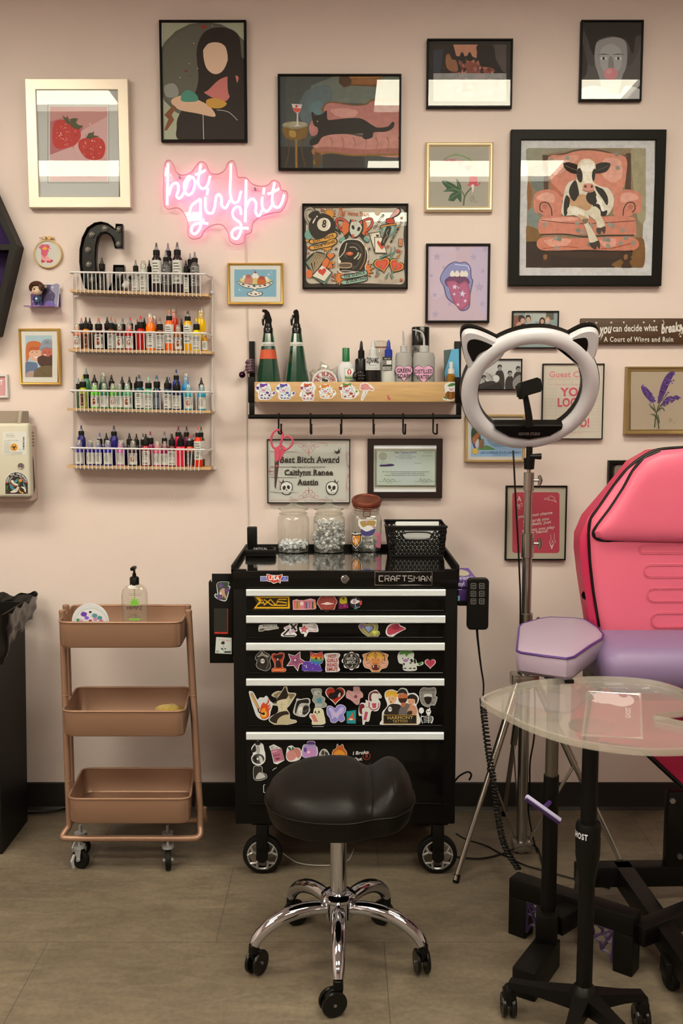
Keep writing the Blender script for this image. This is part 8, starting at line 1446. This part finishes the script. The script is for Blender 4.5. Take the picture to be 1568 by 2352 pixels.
    for dx, dy in ((gl.x-X, gl.y-Yc), (.30, -.105), (-.01, .29)):
        f = Vec((X+dx, Yc+dy, .0)); tp = Vec((X+dx*.10, Yc+dy*.10, zh)); md = tp.lerp(f, .46); d = (f-tp).normalized()
        lg = t.p('leg', MB().tube([tp, md], .0125, 12).tube([md-d*.02, f+Vec((0, 0, .008))], .0088, 12), ch); t.p('rubber_foot', MB().cyl(f+Vec((0, 0, 0)), f-d*.02+Vec((0, 0, .006)), .0098, None, 12), bk, lg)
        lo = Vec((X+dx*.06, Yc+dy*.06, .03)); br = MB().tube([md, lo], .0035, 6); br.tube([md+Vec((.0, .012, 0)), lo+Vec((0, .012, 0))], .003, 6); t.p('brace', br, ch)
    t.p('lower_hub', MB().box((X-.03, Yc-.028, .012), (X+.03, Yc+.028, .042), .003), ch)
    bc = M('black_cable', '#0f0c09', .4, spec=.25); P = [W(x, y, Y) for x, y, Y in ((1178, 1035, -.36), (1180, 1070, -.37), (1184, 1150, -.37), (1190, 1260, -.37), (1194, 1350, -.37), (1198, 1440, -.37), (1225, 1560, -.33), (1227, 1680, -.33), (1217, 1750, -.33), (1216, 1810, -.33), (1213, 1860, -.32), (1225, 1930, -.34), (1240, 1975, -.36))]; t.p('power_cable', MB().tube(P, .0028, 8, sm=6), bc)
ringlight()
# ================================================================ client chair
def pillow(P, Yb, bulge, n_=6, lean=0):
    """cushion face: outline (px) on plane Yb, domed towards the room"""
    Q = [W(x, y, Yb) for x, y in P]; cx = sum(p.x for p in Q)/len(Q); cz = sum(p.z for p in Q)/len(Q); n = len(Q); vs = []; S = [1, .985, .95, .9, .8, .6, .35, .12]
    for s in S: h = bulge*(1-s**7)**.5 if s < 1 else 0; vs += [Vec((cx+(p.x-cx)*s, Yb-h, cz+(p.z-cz)*s)) for p in Q]
    fs = [(k*n+i, k*n+(i+1) % n, (k+1)*n+(i+1) % n, (k+1)*n+i) for k in range(len(S)-1) for i in range(n)]+[tuple((len(S)-1)*n+i for i in range(n))]
    return vs, fs, Q
def chair():
    pk = M('pink_vinyl', '#dc6272', .4, bump=.15, bscale=300, spec=.4, var=.03, vscale=3); pd = M('magenta_vinyl', '#c02a4a', .38, bump=.15, bscale=300, spec=.4); pu = M('purple_vinyl', '#806880', .42, bump=.15, bscale=300, spec=.4); bk = M('black_vinyl', '#0e0b09', .35, spec=.3); bm = BLKM()
    t = T('client_chair', 'pink and purple vinyl tattoo client chair with black piping, cut off at the right edge', 'chair', (1.1, -.7, 0)); Yb = -.62
    back = [(1720, 1045), (1640, 1032), (1568, 1028), (1511, 1033), (1474, 1050), (1440, 1077), (1410, 1114), (1377, 1162), (1356, 1192), (1352, 1225), (1355, 1290), (1363, 1360), (1376, 1438), (1388, 1530), (1720, 1560)]
    side = [(1720, 1045), (1568, 1029), (1500, 1036), (1455, 1062), (1400, 1130), (1350, 1188), (1332, 1230), (1331, 1265), (1337, 1320), (1346, 1380), (1357, 1450), (1372, 1560), (1720, 1570)]
    Q = [W(x, y, Yb+.01) for x, y in side]; t.p('back_shell', MB().prism([(p.x, p.z) for p in Q], Yb+.10, Yb-.002, None, None, .012), pd)
    vs, fs, E = pillow(back, Yb-.004, .03); bc = t.p('backrest', MB().add(vs, fs), pk); t.p('piping', MB().tube([p+Vec((0, -.002, 0)) for p in E[2:13]], .005, 8, sm=4), bk, bc)
    hr = [(1700, 1043), (1568, 1031), (1515, 1036), (1478, 1052), (1452, 1082), (1430, 1122), (1400, 1168), (1372, 1205), (1362, 1222), (1366, 1234), (1385, 1241), (1440, 1243), (1568, 1246), (1700, 1250)]
    vs, fs, E = pillow(hr, Yb-.026, .035); hp = t.p('headrest', MB().add(vs, fs), pk); t.p('piping', MB().tube([p+Vec((0, -.003, 0)) for p in E[2:13]], .0052, 8, sm=4), bk, hp)
    for x, y0, y1 in ((1466, 1250, 1272), (1477, 1296, 1327), (1484, 1350, 1383), (1493, 1407, 1442), (1505, 1466, 1500)):
        for e in (0, 3): R_ = (y1-y0)/2-e; P = [(1720, y0+e)]+[(x+e+R_-R_*sin(q*pi/12), (y0+y1)/2-R_*cos(q*pi/12)) for q in range(13)]+[(1720, y1-e)]; t.p('stitched_channel', MB().tube([W(a, b, Yb-.035) for a, b in P], .0010, 5), pk, bc)
    c = W(1346, 1366, Yb+.03); t.p('side_knob', MB().cyl((c.x+.012, Yb+.03, c.z), (c.x-.010, Yb+.02, c.z), .015, .013, 18, None, .003), M('black_gloss_plastic', '#0e0b09', .2, spec=.4))
    a, b = W(1372, 1482, -.86), W(1800, 1602, -.93); t.p('seat', MB().box((a.x, -.93, b.z), (b.x, -.63, a.z), .055, seg=6), pu); t.p('seat_pan', MB().box((a.x+.01, -.90, b.z-.02), (b.x, -.66, b.z+.03), .006), bk)
    P = [(1393, 1540), (1325, 1585), (1322, 1680), (1340, 1712), (1478, 1722), (1580, 1818), (1760, 1830), (1760, 1560)]; t.p('lower_panel', MB().prism([(W(x, y, -.58).x, W(x, y, -.58).z) for x, y in P], -.50, -.58, None, None, .006), pd)
    t.p('panel_edge', MB().tube([W(x, y, -.585) for x, y in ((1330, 1700), (1474, 1722), (1580, 1820), (1700, 1900))], .007, 8), bk)
    # lower frame
    def beam(nm, p, q, w, h, lb=None):
        p, q = Vec(p), Vec(q); d = (q-p); L = d.length; R = d.to_track_quat('X', 'Z').to_matrix().to_4x4(); c = (p+q)/2
        return t.p(nm, MB().box(c-Vec((L/2, w/2, h/2)), c+Vec((L/2, w/2, h/2)), .003, None, R), bm, label=lb)
    u, v = W(1535, 1820, -.70), W(1620, 2110, -.70); t.p('upright_bracket', MB().box((u.x, -.665, .10), (v.x, -.70, u.z), .004), bm)
    for x, y in ((1543, 1838), (1560, 1966)): p = W(x, y, -.70); t.p('bolt', MB().cyl(p+Vec((0, -.008, 0)), p, .0085, None, 6), M('steel', '#9a9088', .3, .9))
    A, B = Vec((.476, -.83, .135)), Vec((.756, -1.045, .135)); beam('crossbar', A, B, .052, .052)
    d = (B-A).normalized(); zs = .109
    for p, s in ((A+d*.026, 1), (B-d*.026, -1)):
        R = d.to_track_quat('X', 'Z').to_matrix().to_4x4(); cc = Vec((p.x, p.y, zs/2)); t.p('foot_post', MB().box(cc-Vec((.026, .026, zs/2)), cc+Vec((.026, .026, zs/2)), .003, None, R), bm)
        o = p+d*s*.027; o.z = .108; n = Vec((d.y, -d.x, 0))*.02; w = MB()
        if n.y > 0: n = -n
        def G(a, b): return o+d*s*a*.075+Vec((0, 0, -b*.085))+n
        w.tube([G(1.05, 0), G(0, 0), G(0, 1.05)], .005, 4)
        ends = [G(1.05, .06), G(.75, .42), G(.42, .75), G(.06, 1.05)]
        for e in ends[1:3]: w.tube([G(0, 0), e], .0042, 4)
        for k in (.55, 1): Ps = [G(1.05*k, 0), G(.75*k, .42*k), G(.42*k, .75*k), G(0, 1.05*k)]; [w.tube([Ps[i], Ps[i].lerp(Ps[i+1], .5).lerp(G(0, 0), .16), Ps[i+1]], .0042, 4, sm=3) for i in range(3)]
        t.p('web_gusset', w, M('dark_purple_paint', '#33223c', .45), label='purple spider web gusset')
    mid = (A+B)/2; beam('base_rail', Gz(1322, 2008, .09), Gz(1620, 2004, .09), .05, .06); beam('base_rail', Gz(1425, 2000, .09), Gz(1640, 2310, .09), .05, .06); beam('base_rail', mid+Vec((.03, .02, -.02)), Gz(1345, 2003, .09), .05, .05); beam('base_rail', B+Vec((.0, .0, -.03)), Gz(1700, 2050, .09), .05, .05)
    c = Gz(1540, 2245, .03); k = t.p('caster', MB().box((c.x-.02, c.y-.02, .03), (c.x+.04, c.y+.03, .075), .004), bm); wheel(t, Vec((c.x, c.y, .028)), .028, .02, (1, .3, 0), M('rubber_tire', '#0f0c09', .6, spec=.2)).parent = k
chair()
# ================================================================ arm rest on its own post
def armrest():
    lv = M('lavender_vinyl', '#a08a90', .42, bump=.15, bscale=300, spec=.4); pp = M('purple_piping', '#4c2c66', .4); bm = BLKM(); z = .825
    O = [(1192, 1440), (1199, 1433), (1240, 1421), (1262, 1418), (1320, 1420), (1345, 1424), (1372, 1442), (1385, 1457), (1382, 1466), (1355, 1482), (1318, 1508), (1300, 1512), (1250, 1506), (1196, 1498), (1187, 1494), (1188, 1480)]
    Q = [Gz(x, y, z) for x, y in O]; n = len(Q); cx, cy = sum(p.x for p in Q)/n, sum(p.y for p in Q)/n; vs = []
    for s, h in ((.0, .010), (.5, .009), (.85, .006), (.97, .002), (1, -.002), (1.02, -.02), (1.0, -.048), (.93, -.06), (.5, -.062), (0, -.062)): vs += [Vec((cx+(p.x-cx)*s, cy+(p.y-cy)*s, z+h)) for p in Q]
    t = T('arm_rest', 'lavender padded arm rest with purple piping, on a black adjustable post', 'arm rest', (.54, -1.0, 0)); t.p('pad', MB().add(vs, [(k*n+i, k*n+(i+1) % n, (k+1)*n+(i+1) % n, (k+1)*n+i) for k in range(9) for i in range(n)]), lv)
    t.p('piping', MB().tube([Vec((cx+(p.x-cx)*1.0, cy+(p.y-cy)*1.0, z-.001)) for p in Q], .0034, 8, True), pp)
    Y = -1.0; X = W(1262, 1950, Y).x; t.p('pad_bracket', MB().box((X-.015, Y-.01, z-.072), (X+.05, Y+.20, z-.062), .002), bm)
    st = M('brushed_post', '#6e6452', .35, .8); z1 = W(1272, 1782, Y).z; z2 = .15
    t.p('inner_tube', MB().cyl((X, Y, z1), (X, Y, z-.07), .0165, None, 22), st); t.p('outer_post', MB().cyl((X, Y, z2), (X, Y, z1+.003), .0195, None, 24, None, .001), bm)
    a, b = W(1208, 1832, Y-.06), W(1285, 1887, Y-.06); kn = W(1262, 1843, Y-.02); lv_ = t.p('lever', MB().tube([kn+Vec((0, 0, 0)), kn.lerp((a+b)/2, .8)], .006, 8), pp, label='purple lever'); t.p('lever_bar', MB().tube([a, b], .0085, 4), pp, lv_, 'purple lever bar'); t.p('lever_face', MB().tube([a+Vec((0, -.004, .005)), b+Vec((0, -.004, .005))], .0062, 4), M('lilac_tape', '#cfc4da', .3), lv_, 'lilac lever face')
    # stepped box base
    def bx(c, w, d, z0, z1, an): c = Vec((c[0], c[1], (z0+z1)/2)); return MB().box(c-Vec((w/2, d/2, (z1-z0)/2)), c+Vec((w/2, d/2, (z1-z0)/2)), .003, None, Matrix.Rotation(an, 4, 'Z'))
    an = -.62; t.p('post_socket', bx((X-.006, Y-.012), .056, .056, .075, z2, an*.35), bm); u = Vec((-.07, -.115, 0)); c0 = Vec((X-.008, Y-.02, .04)); c1 = c0+u
    d = u.normalized(); R = d.to_track_quat('X', 'Z').to_matrix().to_4x4(); c = (c0+c1)/2; L = u.length+.05; t.p('foot_beam', MB().box(c-Vec((L/2, .03, .04)), c+Vec((L/2, .03, .035)), .003, None, R), bm)
    m2 = Vec((.606, -.93, .12)); p, q = Vec((X+.015, Y-.01, .115)), m2+Vec((.05, .01, 0)); d = q-p; R = d.to_track_quat('X', 'Z').to_matrix().to_4x4(); c = (p+q)/2; t.p('link_arm', MB().box(c-Vec((d.length/2, .025, .025)), c+Vec((d.length/2, .025, .025)), .003, None, R), bm)
armrest()
# ================================================================ clear heart tray on a black pole
def tray():
    z = .768; O = [(1103, 1604), (1125, 1590), (1165, 1576), (1220, 1563), (1300, 1555), (1400, 1553), (1490, 1560), (1555, 1577), (1592, 1598), (1598, 1614), (1575, 1630), (1530, 1636), (1503, 1641), (1540, 1650), (1600, 1664), (1650, 1684), (1648, 1702), (1600, 1716), (1540, 1721), (1460, 1719), (1380, 1710), (1300, 1694), (1220, 1668), (1160, 1640), (1120, 1618)]
    Q = [Gz(x, y, z) for x, y in O]; Q = [Vec(p) for p in crom([tuple(p) for p in Q], True, 3)]; n = len(Q)
    t = T('heart_tray', 'clear acrylic heart-shaped tray table on a black pole with casters', 'tray table', (.563, -1.3, 0)); ac = glassm('acrylic_sheet', (.93, .92, .90), .05, 1.0, .20, (.78, .72, .66)); ae = glassm('acrylic_edge', (.80, .79, .76), .05, 1.6, .2, (.78, .74, .68))
    t.p('tray_floor', MB().add([p-Vec((0, 0, .014)) for p in Q], [tuple(range(n))]), ac, smooth=False)
    cx, cy = sum(p.x for p in Q)/n, sum(p.y for p in Q)/n; vs = []
    for s, h in ((.99, -.016), (1.0, -.002), (.998, 0), (.975, 0), (.972, -.003), (.968, -.014)): vs += [Vec((cx+(p.x-cx)*s, cy+(p.y-cy)*s, z+h)) for p in Q]
    t.p('raised_edge', MB().add(vs, [(k*n+i, k*n+(i+1) % n, (k+1)*n+(i+1) % n, (k+1)*n+i) for k in range(5) for i in range(n)]), ae)
    zp = z-.022; R = [Gz(x, y, zp) for x, y in ((1350, 1590), (1470, 1594), (1474, 1697), (1338, 1688))]; pl = MB().add(R, [(0, 1, 2, 3)]); plate = t.p('mounting_plate', pl, glassm('smoked_plate', (.70, .66, .62), .05, 1.2, .12, (.5, .45, .42)), smooth=False); t.p('plate_edge', MB().tube(R, .0035, 6, True), ae, plate)
    A = Art('HT', 0); A.map = lambda x, y, e: Gz(*vp('HT', x, y), zp+.0006+e); w = '#c4b4ac'
    A.b(w, '880 215 930 200 1000 205 1080 220 1150 225 1190 255 1180 290 1120 310 1060 305 1000 290 930 285 890 260').b('#6a3a38', '1075 225 1110 215 1145 230 1110 242').g(w, '845 198 900 215 890 240').g(w, '860 262 900 255 905 285')
    gl, tw = text2d('GHOST', 2, .04); c0 = (1165, 398)
    for vs_, fs in gl: A.k = 3; A.add([A.pt(c0[0]-38+38*(1-b)*1.0+0*a, c0[1]-a/tw*80) for a, b in vs_], fs, w)
    t.p('printed_logo', A, PRINT(), plate, smooth=False)
    bm = BLKM(); bp = M('matte_black_plastic', '#0d0b08', .4, spec=.2); X, Y = .563, -1.305; X = W(1350, 1930, Y).x; zc = W(1350, 1888, Y).z
    t.p('pole', MB().cyl((X, Y, .10), (X, Y, zp-.004), .0182, None, 24), bm); t.p('top_plate', MB().cyl((X, Y, zp-.008), (X, Y, zp-.003), .05, None, 28), bm); z2 = W(1350, 1990, Y).z
    col = t.p('brand_collar', MB().lathe([(.019, z2-.03), (.0235, z2), (.0275, z2+.03), (.0285, zc-.006), (.026, zc), (.018, zc+.002)], (X, Y, 0), 32), bp)
    tx, tw = text2d('GHOST', 2, .06); m = MB(); zz = W(1350, 1919, Y).z
    for rep in (-1.05, 1.8):
        for vs_, fs in tx: m.add([(X+.0287*sin(rep+(a/tw-.5)*1.55), Y-.0287*cos(rep+(a/tw-.5)*1.55), zz+b*.013) for a, b in vs_], fs)
    t.p('collar_lettering', m, M('print_white', '#d8d4cc', .5), col, smooth=False)
    t.p('hub', MB().lathe([(0, .075), (.035, .075), (.036, .10), (.024, .125), (.018, .13)], (X, Y, 0), 28), bm)
    for i, (ax, ay) in enumerate(((-.158, .075), (.145, .028), (-.075, -.15), (.08, -.15))):
        e = Vec((X+ax, Y+ay, .088)); s = Vec((X, Y, .10)); d = (e-s).normalized(); w = Vec((-d.y, d.x, 0)).normalized(); m = MB(); vs = []
        for q, hw, hz in ((.1, .02, .026), (.35, .017, .02), (.65, .013, .014), (1.0, .012, .011)): p = s.lerp(e, q); vs += [p+w*hw+Vec((0, 0, hz*.6)), p-w*hw+Vec((0, 0, hz*.6)), p-w*hw-Vec((0, 0, hz)), p+w*hw-Vec((0, 0, hz))]
        m.add(vs, [(k*4+j, k*4+(j+1) % 4, (k+1)*4+(j+1) % 4, (k+1)*4+j) for k in range(3) for j in range(4)]+[(0, 1, 2, 3), (12, 13, 14, 15)]); t.p('leg', m, bm)
        f = MB().cyl(e-Vec((0, 0, .022)), e-Vec((0, 0, .006)), .014, .012, 16, None, .002).box(e+Vec((-.014, -.012, -.055)), e+Vec((.014, .02, -.018)), .004); ca = t.p('caster', f, bp)
        for s_ in (-1, 1): wheel(t, e+Vec((s_*.011, .008, -.060)), .028, .012, (1, 0, 0), M('rubber_gloss', '#0e0c08', .22, spec=.35)).parent = ca
tray()
# ================================================================ loose cables
def cables():
    bc = M('black_cable', '#0f0c09', .4, spec=.25)
    def G(P, r, nm, lb, m): solo(nm, lb, 'cable', MB().tube([Gz(x, y, z) for x, y, z in P], r, 8, sm=6), m)
    G([(1046, 1968, .004), (1100, 1972, .004), (1150, 1962, .005), (1190, 1945, .02), (1215, 1940, .02), (1235, 1950, .012), (1245, 1985, .004), (1255, 2010, .003)], .003, 'power_cord', 'thick black power cord looping across the floor under the light stand', bc)
    G([(1047, 1915, .05), (1070, 1928, .03), (1115, 1942, .004), (1145, 1958, .004), (1200, 1985, .003), (1250, 2000, .003), (1330, 2022, .003), (1400, 2040, .003)], .0026, 'power_cord', 'thin black cord on the floor running right behind the light stand', bc)
    solo('power_cord', 'black cable loop sticking out behind the right side of the tool chest', 'cable', MB().tube([W(x, y, -.10) for x, y in ((1042, 1797), (1055, 1782), (1074, 1773), (1082, 1780), (1077, 1792))], .0035, 8, sm=5), bc)
    G([(650, 1960, .003), (680, 1980, .003), (720, 1987, .003), (770, 1986, .003), (800, 1975, .003), (812, 1950, .003)], .0016, 'data_cord', 'thin white cord on the floor under the tool chest', M('white_cable', '#d2c3b0', .5))
    G([(40, 1868, .008), (90, 1866, .01), (130, 1862, .012), (165, 1853, .014)], .004, 'power_cord', 'black cords along the baseboard between the bin and the cart', bc)
cables()
